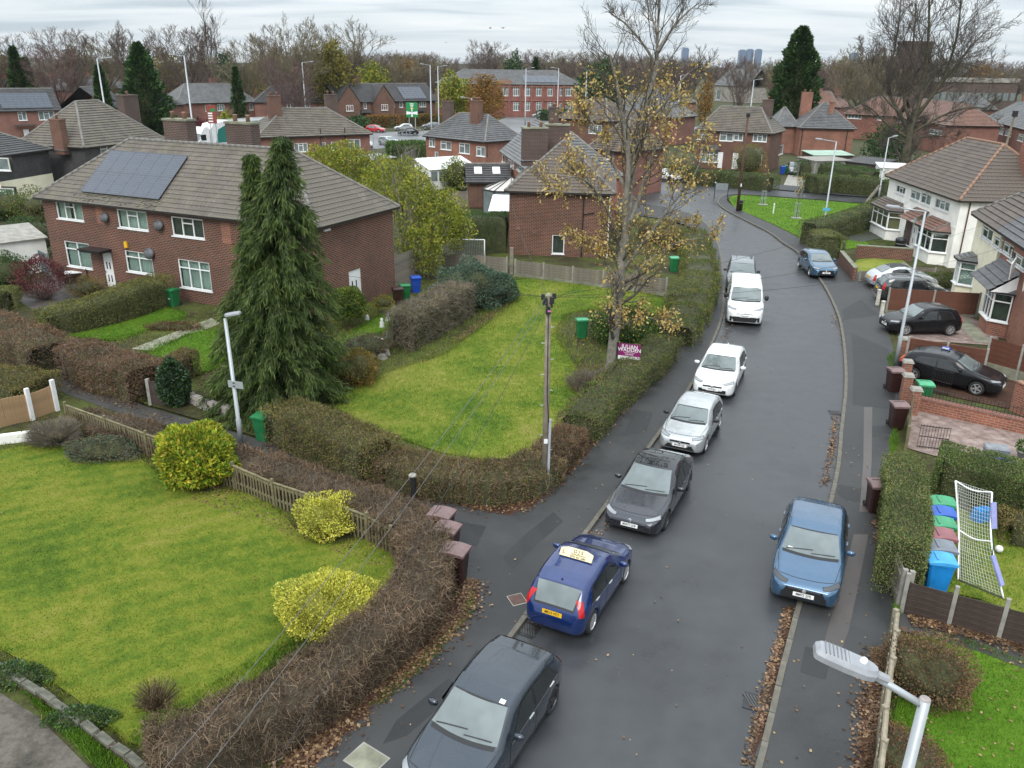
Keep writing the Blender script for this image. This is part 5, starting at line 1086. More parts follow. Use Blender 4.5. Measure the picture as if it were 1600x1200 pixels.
 patch('tail_lamp', lambda u, v: ((X(L) + .10, lerp(w * .80, w * 1.03, u), lerp(zr - th / 2, zr + th / 2, v)),(.75,-.66,-.05)), Mt['lamp_red'], 6,5,.010)
 if detail > 1: patch('boot_line', lambda u, v: ((-3,(u * 2 - 1) * w * .64, lerp(.60,.612, v)),(1,0,0)), Mt['seal'], 8,1,.004, mirror=False)
 def plate_(s, x, d, z_, m):
  p = cast((x, 0, z_),(d, 0,0),.012); o = MB().box((0,0,0),(.52,.012,.112)).build('number_plate', Mt[m], t); o.matrix_local = Matrix.Translation(p) @ Matrix.Rotation(rad(90 if d < 0 else -90),4, 'Z') @ Matrix.Rotation(rad(-8),4, 'X')
  if s: q = inst('lettering', text_mesh(s, .098, Mt['ink'], sx=.86), o, (0,-.008,0),(rad(90),0,0))
  return o
 plate_(plate, 3,-1,.46 + zs_ * .9, 'plate_w')
 plate_(plate_rear, -3,1,.74 if kind in ('hatch', 'suv') else .66, 'plate_y')
 # mirrors
 for sg in (1,-1):
  f = b0 + .10; b = MB(); b.lathe([(0,-.075),(.055,-.07),(.085,-.03),(.088,.03),(.06,.07),(0,.078)], n=12); o = b.build('door_mirror', mir or body, t, True); o.location = (X(f), sg * (WB(f) + .10), ZB(f) + (.10 if kind != 'van' else .22)); o.scale = (.75,1.35,.95 if kind != 'van' else 1.9)
 # wheels
 tm, rmm, dk = wheel_meshes(R, .21, spokes, Mt[rim])
 for a in ax:
  for sg in (1,-1):
   wl = bpy.data.objects.new('wheel', None); link(wl, t); wl.location = (X(a), sg * (WB(a) - .118), R); wl.rotation_euler = (0, RU(0,1),0 if sg > 0 else PI)
   inst('tyre', tm, wl); inst('rim', rmm, wl); inst('brake', dk, wl)
 MB().box((0,0,.33),(L * .86, W * .62,.26)).build('underbody_light_block', Mt['black'], t)  # black inner box added to block light through the wheel arches
 if rails:
  for sg in (1,-1): MB().tube([(X(c['hdr'] + .1), sg * WR(c['hdr'] + .1) * .93, ZE(c['hdr'] + .1) + .02),(X(c['hdr'] + .3), sg * WR(2.2) * .95, ZE(2.2) + .07),(X(c['rr'] - .3), sg * WR(c['rr'] - .3) * .95, ZE(c['rr'] - .3) + .07),(X(c['rr'] - .05), sg * WR(c['rr']) * .93, ZE(c['rr']) + .02)], .02,6).build('roof_rail', Mt['metal_grey'], t)
 if roofmat: patch('roof_panel', lambda u, v: ((X(lerp(c['hdr'] + .03, c['rr'] - .04, v)),(u * 2 - 1) * WR(lerp(c['hdr'], c['rr'], v)) * .94,3),(0,0,-1)), roofmat, 10,10,.006, mirror=False)
 if detail > 1 and kind != 'van': MB().lathe([(0,.05),(.02,.045),(.03,0)], (X(c['rr'] - .12),0, ZT(c['rr'] - .12)),8).build('aerial', body, t)
 CARS[label] = dict(t=t, cast=cast, X=X, ZT=ZT, WR=WR, c=c, L=L); return t
CARS = {}
def heading(f, r):    
 a, b = g(*f), g(*r); return (a + b) / 2, math.atan2((a - b).y, (a - b).x)
def place(front_px, zf, toward, L, dlat=0):
 """front bumper seen at front_px (height zf), the car lying along the street direction towards `toward` px"""
 a = g(*front_px, zf); b = g(*toward, 0); d = Vector((b.x - a.x, b.y - a.y, 0)).normalized(); c = Vector((a.x, a.y, 0)) + d * L / 2; return c, math.atan2(-d.y, -d.x)
PT = dict(navy=paint('graphite_blue_paint', (.022,.032,.046),.45,.25), blue=paint('deep_blue_paint', (.005,.024,.120),.3,.18), steel=paint('dark_grey_metallic', (.032,.033,.043),.6,.25), silver=paint('silver_paint', (.46,.48,.49),.55,.3), white=paint('white_paint', (.74,.75,.75),0,.28),
          ltblue=paint('light_blue_metallic', (.042,.100,.180),.45,.24), teal=paint('slate_blue_paint', (.035,.10,.17),.4,.25), black=paint('black_paint', (.012,.012,.014),.1,.16), grey=paint('grey_paint', (.16,.165,.17),.5,.28), red=paint('red_paint', (.42,.012,.02),.1,.2), darkgrey=paint('charcoal_paint', (.05,.052,.055),.4,.25), midgrey=paint('mid_grey_metallic', (.15,.16,.17),.55,.3))
GL = 'cars parked along the left kerb'
def kerb_dir(p, K):   
 i = min(range(1, len(K) - 1), key=lambda j: (K[j] - p).length); d = (K[i + 1] - K[i - 1]).normalized(); return d
def parked(front_px, zf, L, W, K, sign=-1, turn=0.0, facing=1):
 """facing 1: front towards the camera, parked parallel to kerb K"""
 a = g(*front_px, zf); a.z = 0; d = kerb_dir(a + Vector((.4,1.5 * facing if facing > 0 else -1.5,0)), K)
 if d.y < 0: d = -d
 d = Matrix.Rotation(turn, 3, 'Z') @ d
 c = a + d * (L / 2) * facing; return c, math.atan2(-d.y * facing, -d.x * facing)
def G2(a, b, za, zb): return g(*a, za), g(*b, zb)
def span(front, rear, zf, zr):    
 a, b = g(*front, zf), g(*rear, zr); a.z = b.z = 0; return a, b
def pose(front, rear, zf, zr, L):
 a, b = span(front, rear, zf, zr); d = (a - b).normalized(); m = (a + b) / 2; return m, math.atan2(d.y, d.x),(a - b).length
def put(label, front, deg, *a, **k):
 d = Vector((math.cos(rad(deg)), math.sin(rad(deg)),0)); L = a[1]; c = Vector((front[0], front[1], 0)) - d * L / 2
 return car(label, c, rad(deg), *a, **k)
put('dark blue grey estate car cut off at the bottom of the photo', (-1.42,11.3),-117.5, 'hatch', 4.40,1.78,1.50, PT['navy'], group=GL, rim='rim_dark', spokes=5, chrome=True)
lc = put('deep blue hatchback with a learner driver board on its roof', (2.82,20.08),63.3, 'hatch', 3.97,1.72,1.49, PT['blue'], group=GL, plate_rear='MK15 VCY', spokes=8, chrome=True)
put('dark grey electric saloon with a black glass roof', (3.57,21.28),-115.2, 'coupe', 4.69,1.85,1.44, PT['steel'], group=GL, plate='MW71 LHP', rim='rim_dark', spokes=5, roofmat=Mt['carglass_dark'], grille=False)
put('silver three door hatchback between the white hatchback and grey saloon', (6.1,26.82),-115.1, 'hatch', 3.92,1.68,1.44, PT['silver'], group=GL, plate='MX04 KSE', spokes=10, mir=Mt['trim'])
put('white hatchback with branches mirrored in its windscreen', (8.52,32.38),-112.5, 'hatch', 4.42,1.81,1.48, PT['white'], group=GL, plate='YP15 BFV', rim='rim_dark', spokes=10)
put('white panel van with black bumper parked at the left kerb', (12.65,42.92),-104.0, 'van', 4.97,1.99,1.97, PT['white'], group=GL, plate='YN66 OZX', rim='rim_dark', spokes=5, mir=Mt['trim'], name='panel_van', cat='van')
put('mid grey estate with silver roof rails tucked behind the white van', (14.25,50.0),-104.6, 'suv', 4.65,1.86,1.66, PT['midgrey'], group=GL, rails=True, plate='ML18 UKE', mir=Mt['trim'])
put('light blue metallic hatchback parked with two wheels on the pavement', (7.63,17.78),-113.2, 'hatch', 4.34,1.80,1.46, PT['ltblue'], plate='MM75 ZFR', rim='rim_dark', spokes=5, z=.04, head='lamp_dark', big=True)
put('slate blue hatchback parked on the bend by the brick garden wall', (21.0,53.9),-92.5, 'hatch', 4.33,1.76,1.47, PT['teal'], plate='KX66 TYE', spokes=5, chrome=True, z=.04, big=True)
put('black hatchback nose out on the pink gravel drive', (20.0,42.25),-177.5, 'hatch', 3.95,1.70,1.50, PT['black'], plate='ML67 RFY', spokes=8, z=.09)
al = put('black sporty hatchback behind the iron railings', (21.35,33.1),-40.5, 'hatch', 4.30,1.76,1.43, PT['black'], spokes=5, z=.09, grille=True)
put('silver convertible with a rounded black soft top', (27.3,51.95),-2.5, 'beetle', 4.28,1.80,1.48, PT['silver'], roofmat=Mt['seal'], z=.09, plate_rear=None)
put('charcoal crossover beside the silver soft top convertible', (26.4,48.45),-7.1, 'suv', 4.13,1.77,1.56, PT['darkgrey'], z=.09)
put('white coupe parked on the side road behind the tall tree', (20.5,103.95),-45.6, 'coupe', 4.45,1.84,1.38, PT['white'], rim='rim_dark', spokes=5, detail=2)
put('dark grey car facing out of the narrow concrete drive', (37.26,111.5),-102, 'hatch', 4.1,1.75,1.52, PT['grey'], detail=2, z=.08)
for lb, f, dg, kind, col in (('red hatchback on the far main road', (-27.0,175.4),-23, 'hatch', 'red'),('silver hatchback in front of the far orange hedge', (-25.9,181.2),190, 'hatch', 'silver'),('black saloon behind the far guard rail', (-23.5,169.6),190, 'coupe', 'black'),('silver people carrier under the green road sign', (-20.6,186.0),190, 'suv', 'grey'),
                              ('pale silver off-roader at the far junction', (-20.6,146.6),-42, 'suv', 'silver'),('silver car half hidden by the brick house corner', (-24.4,141.0),-62, 'suv', 'silver'),('white hatchback beyond the mansard house', (-55.6,101.2),10, 'hatch', 'white'),
                              ('silver car parked before the school, leftmost', (4.4,236.5),190, 'hatch', 'silver'),('white car parked before the school', (9.2,237.6),190, 'hatch', 'white'),('dark car parked before the school, rightmost', (14.5,238.5),190, 'hatch', 'darkgrey'),
                              ('white car at the far left road junction', (-63,131.5),-38, 'hatch', 'white')):
 put(lb, f, dg, kind, 4.2,1.78,1.5 if kind != 'coupe' else 1.42, PT[col], detail=1, group='cars far away by the main road')
put('white panel van on the road at the far left', (-67.5,118.6),-41, 'van', 5.3,2.0,2.3, PT['white'], detail=1, name='panel_van', cat='van')
# learner's roof board
C = CARS['deep blue hatchback with a learner driver board on its roof']; fb_ = 2.55; zr_ = C['ZT'](fb_)
rb_ = MB(); rb_.add([(-.02,-.44,0),(-.02,.44,0),(.02,.44,0),(.02,-.44,0),(-.02,-.44,.20),(-.02,.44,.20),(.02,.44,.20),(.02,-.44,.20),(-.02,-.25,.26),(-.02,.25,.26),(.02,.25,.26),(.02,-.25,.26)], [(0,4,8,9,5,1),(3,2,6,10,11,7),(0,3,7,4),(1,5,6,2),(4,7,11,8),(8,11,10,9),(9,10,6,5),(0,1,2,3)])
ro = thing('roof_board', 'cream driving school board across the roof of the deep blue hatchback', 'roof sign', (0,0,0)); lt = C['t']
ro.location = lt.matrix_basis @ Vector((C['X'](fb_),0, zr_ + .015)); ro.rotation_euler = (0,0, lt.rotation_euler.z);
bd = rb_.build('board', pm('cream_board', (.74,.62,.36),.45,.05), ro); bd.rotation_euler = (0, rad(48),0)
for s, sz, y, z, m in (('L', .17,.34,.11, 'red_ink'),('D J S', .13,-.04,.175, 'ink'),('DRIVING SCHOOL', .05,-.06,.095, 'ink'),('0793 423 2580', .07,-.06,.035, 'ink')):
 if m not in Mt: Mt[m] = pm(m, (.6,.02,.02),.5,.05)
 inst('lettering', text_mesh(s, sz, Mt[m]), bd, (-.024, y, z),(rad(90),0, rad(-90)))
C = CARS['black sporty hatchback behind the iron railings']; t_ = thing('roof_sign', 'blue and white sign lying on the roof of the black sporty hatchback', 'roof sign', C['t'].matrix_basis @ Vector((C['X'](2.6),.28, C['ZT'](2.6) + .02)), C['t'].rotation_euler.z)
MB().box((0,0,.05),(.40,.14,.09),0,0,.8).build('sign', Mt['bin_blue'], t_); MB().box((.0,-.06,.05),(.28,.03,.05)).build('panel', Mt['white'], t_)
# paper permits behind two windscreens
for lb, f, y, s in (('dark blue grey estate car cut off at the bottom of the photo', 1.98,.46,.12),('light blue metallic hatchback parked with two wheels on the pavement', 1.30,-.48,.2)):
 C = CARS[lb]; p = C['cast']((C['X'](f), y, 3),(0,0,-1),.012); MB().quad((p.x - .05, p.y - s / 2, p.z + .002),(p.x + .05, p.y - s / 2, p.z - .02),(p.x + .05, p.y + s / 2, p.z - .02),(p.x - .05, p.y + s / 2, p.z + .002)).build('permit', Mt['white'], C['t'])
# lorry on the main road
a = g(360,226); lo = thing('articulated_lorry', 'white cab lorry with white and green trailer beyond the long brick house', 'lorry', (-48.3,132.6,0), rad(-122) )
LT = MB(); m_ = paint('lorry_white', (.75,.76,.76),0,.3)
b = MB(); b.add([(0.2,-1.2,.6),(2.0,-1.2,.6),(2.2,-1.2,1.7),(1.75,-1.2,2.9),(1.0,-1.15,3.75),(.2,-1.15,3.75),(0.2,1.2,.6),(2.0,1.2,.6),(2.2,1.2,1.7),(1.75,1.2,2.9),(1.0,1.15,3.75),(.2,1.15,3.75)], [(0,1,2,3,4,5),(11,10,9,8,7,6),(1,7,8,2),(2,8,9,3),(3,9,10,4),(4,10,11,5),(5,11,6,0)]); b.build('cab', m_, lo)
MB().quad((2.17,-1.1,1.78),(2.17,1.1,1.78),(1.80,1.1,2.82),(1.80,-1.1,2.82)).build('windscreen', Mt['carglass'], lo)
for s in (-1,1): MB().box((1.35, s * 1.19,2.25),(.85,.05,.85)).build('side_window', Mt['carglass_dark'], lo); MB().box((2.0, s * 1.42,2.35),(.12,.2,.6)).build('door_mirror', Mt['trim'], lo)
tb_ = MB(); pr = [(-13,1.1),(0,1.1),(-.05,3.4),(-.6,4.15),(-3.5,4.6),(-13,4.65)]; tb_.add([(x, -1.25, z) for x, z in pr] + [(x, 1.25, z) for x, z in pr], [(0,1,2,3,4,5),(11,10,9,8,7,6)] + [(i, 6 + i, 6 + (i + 1) % 6,(i + 1) % 6) for i in range(6)]); tb_.build('trailer', m_, lo)
pg = pm('green_trailer_panel', (.01,.15,.12),.4,.1)
for s in (-1,1):
 q = [(-12.7,1.3),(-.8,1.3),(-1.4,3.3),(-3.8,4.25),(-12.7,4.3)]; q = q if s < 0 else q[::-1]; MB().poly([(x, s * 1.262, z) for x, z in q]).build('side_panel', pg, lo)
for x in (1.3,-1.2,-9,-10.3,-11.6):
 for s in (-1,1): o = MB().lathe([(.0,.14),(.3,.14),(.5,.12),(.5,-.12),(0,-.12)], n=18, axis='y').build('wheel', Mt['tyre'], lo); o.location = (x, s * 1.08,.5)
MB().box((-5.5,0,.85),(14.5,.9,.3)).build('chassis', Mt['black'], lo)
# ---------------------------------------------------------------- vegetation
def path_samples(P, n):
 P = np.array([[p[0], p[1]] for p in P]); d = np.linalg.norm(np.diff(P, axis=0), axis=1); s = np.concatenate([[0], np.cumsum(d)]); u = RNG.random(n) * s[-1]
 x, y = np.interp(u, s, P[:, 0]), np.interp(u, s, P[:, 1]); i = np.clip(np.searchsorted(s, u) - 1,0, len(d) - 1); T = (P[i + 1] - P[i]) / d[i][:, None]; return np.stack([x, y], 1), T, u, s[-1]
def wob(a, k): return np.sin(a * 1.7 + k) * .5 + np.sin(a * 4.1 + k * 2.3) * .3 + np.sin(a * 9.3 + k * .7) * .2
def hedge(label, px, width, height, mats, n, size=.06, core='hedge_core', z0=.05, wobz=.08, wobw=.08, twig=None, ntwig=0, zpx=None, smooth=4, group=None, name='hedge', cat='hedge', hs=None, twl=.22, pts=None, aspect=.55, topmat=None):
 """clipped or straggly hedge along a line; leaves and twigs over a dark tangled inside"""
 zz = height * .5 if zpx is None else zpx
 P = crom([Vector((p[0], p[1], 0)) for p in (pts or [g(x, y, zz) for x, y in px])], smooth) if smooth > 1 else [Vector((p[0], p[1], 0)) for p in (pts or [g(x, y, zz) for x, y in px])]
 ph = RU(0,9); tot = sum((b - a).length for a, b in zip(P, P[1:]))
 def hh(u): return height * np.interp(u / tot, *zip(*hs)) if hs else np.full_like(u, height)
 cb = MB(); acc = 0; rings = []
 for i, p in enumerate(P):
  d = (P[min(i + 1, len(P) - 1)] - P[max(i - 1,0)]).normalized(); nrm = Vector((-d.y, d.x, 0))
  if i == 0: p = p + d * (.1 + .3 * width)
  if i == len(P) - 1: p = p - d * (.1 + .3 * width)
  if i: acc += (P[i] - P[i - 1]).length
  H = float(hh(np.array([acc]))[0]) * .90 + wobz * float(wob(acc, ph)) * .8; w = width / 2 * .84; rings.append([p + nrm * w + Vector((0,0, z0 - .1)), p + nrm * w * .96 + Vector((0,0, H * .8)), p + nrm * w * .7 + Vector((0,0, H)), p - nrm * w * .7 + Vector((0,0, H)), p - nrm * w * .96 + Vector((0,0, H * .8)), p - nrm * w + Vector((0,0, z0 - .1))])
 vs = [v for r in rings for v in r]; fs = [(i * 6 + k, i * 6 + k + 1,(i + 1) * 6 + k + 1,(i + 1) * 6 + k) for i in range(len(rings) - 1) for k in range(5)] + [(0,1,2,3,4,5), tuple(range(len(vs) - 6, len(vs)))[::-1]]
 cb.add(vs, fs)
 def sample(m, deep):
  B, T, u, tot_ = path_samples(P, m); Nn = np.stack([-T[:, 1], T[:, 0]], 1); H = hh(u) + wobz * wob(u, ph); w = width / 2 * (1 + wobw * wob(u, ph + 3)); q = RNG.random(m); per = width + 2 * height * .9; top = q < width / per
  sgn = np.where(RNG.random(m) < .5,1,-1); off = np.where(top, (RNG.random(m) * 2 - 1), sgn * (1 - .0 * q)); off = np.where(top, off * .97, off); dz = np.where(top, H - .35 * (np.abs(off) ** 6) * .3 * height, z0 + (H - z0) * RNG.random(m) ** .8 * .97)
  jit = RNG.random(m) ** 2 * deep; pos = np.stack([B[:, 0] + Nn[:, 0] * w * off, B[:, 1] + Nn[:, 1] * w * off, dz], 1)
  out = np.where(top[:, None], np.array([[0,0,1.]]), np.stack([Nn[:, 0] * sgn, Nn[:, 1] * sgn, np.full(m, .25)], 1)); end = (u < width * .7) | (u > tot_ - width * .7)
  lo_ = u < width * .7; ed = np.where(lo_, -1,1)[:, None] * T; E0, E1 = np.array(P[0][:2]), np.array(P[-1][:2]); pe = np.where(lo_[:, None], E0, E1) + Nn * (w * (RNG.random(m) * 2 - 1))[:, None]; em = end & ~top & (RNG.random(m) < .62); pos[em, :2] = pe[em]; out[em, :2] = ed[em]
  pos -= out * jit[:, None]; return pos, out, top
 o = None
 for k, (mat, share) in enumerate(mats):
  m = int(n * share); pos, out, top = sample(m, .16); D = unit(out * .7 + rvec(m) * .9)
  sz = size * RNG.uniform(.6,1.35, m); me = leaf_mesh('foliage', pos, D, sz, sz * aspect, Mt[mat])
  if o is None: o = link(bpy.data.objects.new(name, None)); tag(o, label, cat, group)
  link(bpy.data.objects.new('foliage', me), o)
 if twig:
  pos, out, top = sample(ntwig, .22); D = unit(out * .55 + rvec(ntwig)); link(bpy.data.objects.new('twigs', strip_mesh('twigs', pos - D * twl * .4, D, twl * RNG.uniform(.5,1.5, ntwig), RNG.uniform(.008,.018, ntwig), Mt[twig])), o)
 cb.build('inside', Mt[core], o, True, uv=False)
 return o
def blob(n, rx, ry, rz, ph, shell=.35, lump=.16, low=-.9):
 D = rvec(n); D[:, 2] = np.where(D[:, 2] < low, -D[:, 2], D[:, 2]); L = 1 + lump * (np.sin(D[:, 0] * 5 + ph) * np.cos(D[:, 1] * 4 + ph * 1.7) + .6 * np.sin(D[:, 2] * 7 + ph * .6 + D[:, 0] * 6)); r = L * (1 - shell * RNG.random(n) ** 2.2)
 return D * r[:, None] * np.array([[rx, ry, rz]]), D
def bush(label, loc, rx, rz, mats, n, size, name='shrub', cat='shrub', ry=None, droop=0.0, stems='tw_brown', lump=.16, core='hedge_core', group=None, aspect=.5, up=.2, cz=.9, shell=.35, bare=0, coreS=.72):
 t = thing(name, label, cat, (loc[0], loc[1], 0),0, group); ph = RU(0,9); ry = ry or rx
 for mat, share in mats:
  m = int(n * share); P, D = blob(m, rx, ry, rz, ph, shell, lump); P[:, 2] += rz * cz; ok = P[:, 2] > .04; P, D = P[ok], D[ok]; V = unit(D * .8 + rvec(len(P)) * .8 + np.array([[0,0, up - droop]])); s = size * RNG.uniform(.6,1.4, len(P)); link(bpy.data.objects.new('foliage', leaf_mesh('foliage', P, V, s, s * aspect, Mt[mat])), t)
 if bare:
  a = RNG.random(bare) * 2 * PI; B = np.stack([np.cos(a) * rx * .15, np.sin(a) * ry * .15, np.full(bare, .02)], 1); E_, D = blob(bare, rx, ry, rz, ph, .3, lump, -.1); E_[:, 2] = np.abs(E_[:, 2]) + rz * .5
  link(bpy.data.objects.new('stems', seg_mesh('stems', B, E_, np.full(bare, .010), np.full(bare, .004), Mt[stems], 3)), t)
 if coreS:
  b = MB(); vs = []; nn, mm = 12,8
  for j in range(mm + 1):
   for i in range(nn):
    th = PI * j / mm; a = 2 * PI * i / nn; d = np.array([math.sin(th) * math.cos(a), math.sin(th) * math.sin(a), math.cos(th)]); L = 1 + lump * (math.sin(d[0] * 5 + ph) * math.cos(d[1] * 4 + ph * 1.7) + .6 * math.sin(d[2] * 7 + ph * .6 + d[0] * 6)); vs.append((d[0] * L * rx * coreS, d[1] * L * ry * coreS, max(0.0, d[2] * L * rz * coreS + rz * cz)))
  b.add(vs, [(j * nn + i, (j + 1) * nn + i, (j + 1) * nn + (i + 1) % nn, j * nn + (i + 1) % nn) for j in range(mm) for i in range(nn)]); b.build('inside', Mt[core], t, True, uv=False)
 return t
def sprout(limbs, rs, depth=3, kids=(7,6,5), ratio=(.50,.5,.5), angle=(50,45,45), up=.15, seed=1, minr=.006, wig=.22, segs=5, start=.25, tw=None, droop=0.0, lmin=.25):
 """branches on given limbs; returns rods and twig ends"""
 rnd = random.Random(seed); A, B, RA, RB, LV, tips = [], [], [], [], [], []
 def child(p, d, l, r, lev):
  pts = [p]; dd = d.copy()
  n = segs if lev < depth else 3
  for i in range(n):
   dd = (dd + Vector((rnd.gauss(0, wig), rnd.gauss(0, wig), rnd.gauss(0, wig) + up - droop * (i / n)))).normalized(); pts.append(pts[-1] + dd * l / n)
  emit(pts, r, max(minr, r * .35), lev)
  if lev >= depth: tips.append((pts[-1], dd, lev)); tips.append((pts[len(pts) // 2], dd, lev))
  else: spawn(pts, r, l, lev)
 def emit(pts, r0, r1, lev):
  n = len(pts) - 1
  for i in range(n): A.append(pts[i]); B.append(pts[i + 1]); RA.append(r0 + (r1 - r0) * i / n); RB.append(r0 + (r1 - r0) * (i + 1) / n); LV.append(lev)
 def spawn(pts, r, l, lev):
  L = sum((b - a).length for a, b in zip(pts, pts[1:])); k = kids[min(lev, len(kids) - 1)]
  if callable(k): k = k(L)
  for i in range(k):
   u = start + (1 - start) * (i + rnd.random()) / k; s = u * (len(pts) - 1); j = min(int(s), len(pts) - 2); p = pts[j].lerp(pts[j + 1], s - j); d = (pts[j + 1] - pts[j]).normalized(); a = rad(angle[min(lev, len(angle) - 1)]) * rnd.uniform(.6,1.3)
   ax = d.orthogonal().normalized(); ax.rotate(Matrix.Rotation(rnd.uniform(0,2 * PI),3, d)); nd = d.copy(); nd.rotate(Matrix.Rotation(a, 3, ax)); ll = max(lmin, L * ratio[min(lev, len(ratio) - 1)] * (1.15 - .55 * u) * rnd.uniform(.7,1.2)); rr = max(minr, r * (1 - .6 * u) * .5); child(p, nd, ll, rr, lev + 1)
 for pts, (r0, r1) in zip(limbs, rs):
  P = crom([Vector(p) for p in pts], 4); emit(P, r0, r1,0); spawn(P, (r0 + r1) / 2,0,0)
 return [np.array([tuple(v) for v in A]), np.array([tuple(v) for v in B]), np.array(RA), np.array(RB), np.array(LV)], tips
def rods(name, S, mat, parent, lo, hi, n):
 k = (S[4] >= lo) & (S[4] <= hi)
 if k.any(): return link(bpy.data.objects.new(name, seg_mesh(name, S[0][k], S[1][k], S[2][k], S[3][k], mat, n)), parent)
# --- tall tree with the last golden leaves beside the street
tb0 = g(952,588,.05); Y0 = tb0.y
def pp(lst, dy=0.0, grow=0.0): return [gy(x, y, Y0 + dy + grow * i) for i, (x, y) in enumerate(lst)]
limbs = [pp([(952,590),(960,520),(967,455),(972,405),(977,365)]), pp([(976,370),(984,320),(990,255),(1003,185),(1024,112),(1027,60),(1030,5),(1033,-45)], 0,.1), pp([(972,405),(978,320),(982,250),(974,185),(962,125),(952,85)], 0,-.18), pp([(985,345),(1005,290),(1022,235),(1038,190),(1052,140)], 0,.35),
         pp([(974,395),(952,335),(925,290),(893,276),(862,296)], 0,-.3), pp([(970,425),(1005,380),(1048,322),(1078,285),(1098,245)], 0,-.35), pp([(966,455),(1010,410),(1055,380),(1100,372)], 0,.3), pp([(980,300),(950,240),(925,190),(912,165)], 0,.4), pp([(1000,200),(1035,165),(1070,120),(1098,100)], 0,-.3), pp([(1025,100),(1000,62),(975,35),(955,22)], .2,-.2), pp([(1026,80),(1050,45),(1075,18),(1092,5)], .2,.2), pp([(1028,50),(1012,10),(1000,-30)], .3,.3), pp([(968,440),(935,400),(900,380)], 0,.4), pp([(960,520),(1000,495),(1040,505)], 0,-.3)]
rs = [(.24,.18),(.13,.03),(.15,.03),(.10,.025),(.085,.02),(.085,.02),(.075,.02),(.08,.02),(.07,.02),(.06,.02),(.06,.018),(.05,.015),(.05,.015),(.04,.012)]
S, tips = sprout(limbs, rs, 3,(lambda L: int(4 + L * 1.9),5,5),(.34,.5,.55),(44,44,40),.14,5,.006,.2,5,.18)
tt = thing('tall_tree', 'tall street tree with bare top and last golden leaves', 'tree', (0,0,0)); rods('trunk', S, Mt['bark_grey'], tt, 0,0,8); rods('branches', S, Mt['bark'], tt, 1,2,4); rods('twigs', S, Mt['bark'], tt, 3,3,3)
tp = np.array([tuple(p) for p, d, l in tips]); td = np.array([tuple(d) for p, d, l in tips]); zlim = gy(960,95, Y0).z; keep = (tp[:, 2] < zlim - 2.2 * RNG.random(len(tp)) ** 2 ) & (RNG.random(len(tp)) < .40); tp, td = tp[keep], td[keep]
k = 4; P = np.repeat(tp, k, 0) + RNG.normal(size=(len(tp) * k, 3)) * .10; D = unit(np.repeat(td, k, 0) * .3 + rvec(len(P)) + np.array([[0,0,-.5]])); s = RNG.uniform(.07,.17, len(P)); link(bpy.data.objects.new('leaves', leaf_mesh('leaves', P, D, s, s * .62, Mt['lf_autumn'])), tt)
# --- great bare tree at the right, beyond the white house
Y1 = 108.0
def pq_(lst, dy=0.0, gw=0.0): return [gy(x, y, Y1 + dy + gw * i) for i, (x, y) in enumerate(lst)]
limbs = [pq_([(1413,290),(1416,245),(1421,205),(1428,180)]), pq_([(1421,205),(1402,172),(1388,135),(1396,85),(1404,40),(1408,0)], 0,.8), pq_([(1426,190),(1440,148),(1447,100),(1451,50),(1452,0),(1455,-20)], 0,-.6), pq_([(1430,185),(1458,148),(1488,110),(1518,72),(1542,48)], 0,.6), pq_([(1418,215),(1388,196),(1364,172),(1346,162)], 0,-.8), pq_([(1424,208),(1470,182),(1515,168),(1556,172)], 0,-.9), pq_([(1424,195),(1412,150),(1424,90),(1430,30),(1432,-20)], 0,1.2), pq_([(1428,185),(1470,130),(1492,70),(1500,20),(1502,-10)], 0,-1.2), pq_([(1410,180),(1380,150),(1360,110),(1352,80)], 0,1.2), pq_([(1440,150),(1475,100),(1510,100),(1550,110)], 0,1.5), pq_([(1418,225),(1395,215),(1380,220)], 0,-1.), pq_([(1422,220),(1455,212),(1490,215)], 0,1.)]
rs = [(.62,.45),(.28,.05),(.30,.05),(.26,.05),(.18,.04),(.18,.04),(.22,.04),(.22,.04),(.16,.03),(.15,.03),(.12,.03),(.12,.03)]
S, tips = sprout(limbs, rs, 3,(lambda L: int(6 + L * 1.2),7,6),(.38,.5,.5),(46,42,40),.12,11,.016,.17,5,.15, lmin=.5)
tt = thing('bare_tree', 'great bare spreading tree behind the white rendered semi', 'tree', (0,0,0)); rods('trunk', S, Mt['bark_green'], tt, 0,0,9); rods('branches', S, Mt['bark'], tt, 1,2,4); rods('twigs', S, Mt['bark'], tt, 3,3,3)
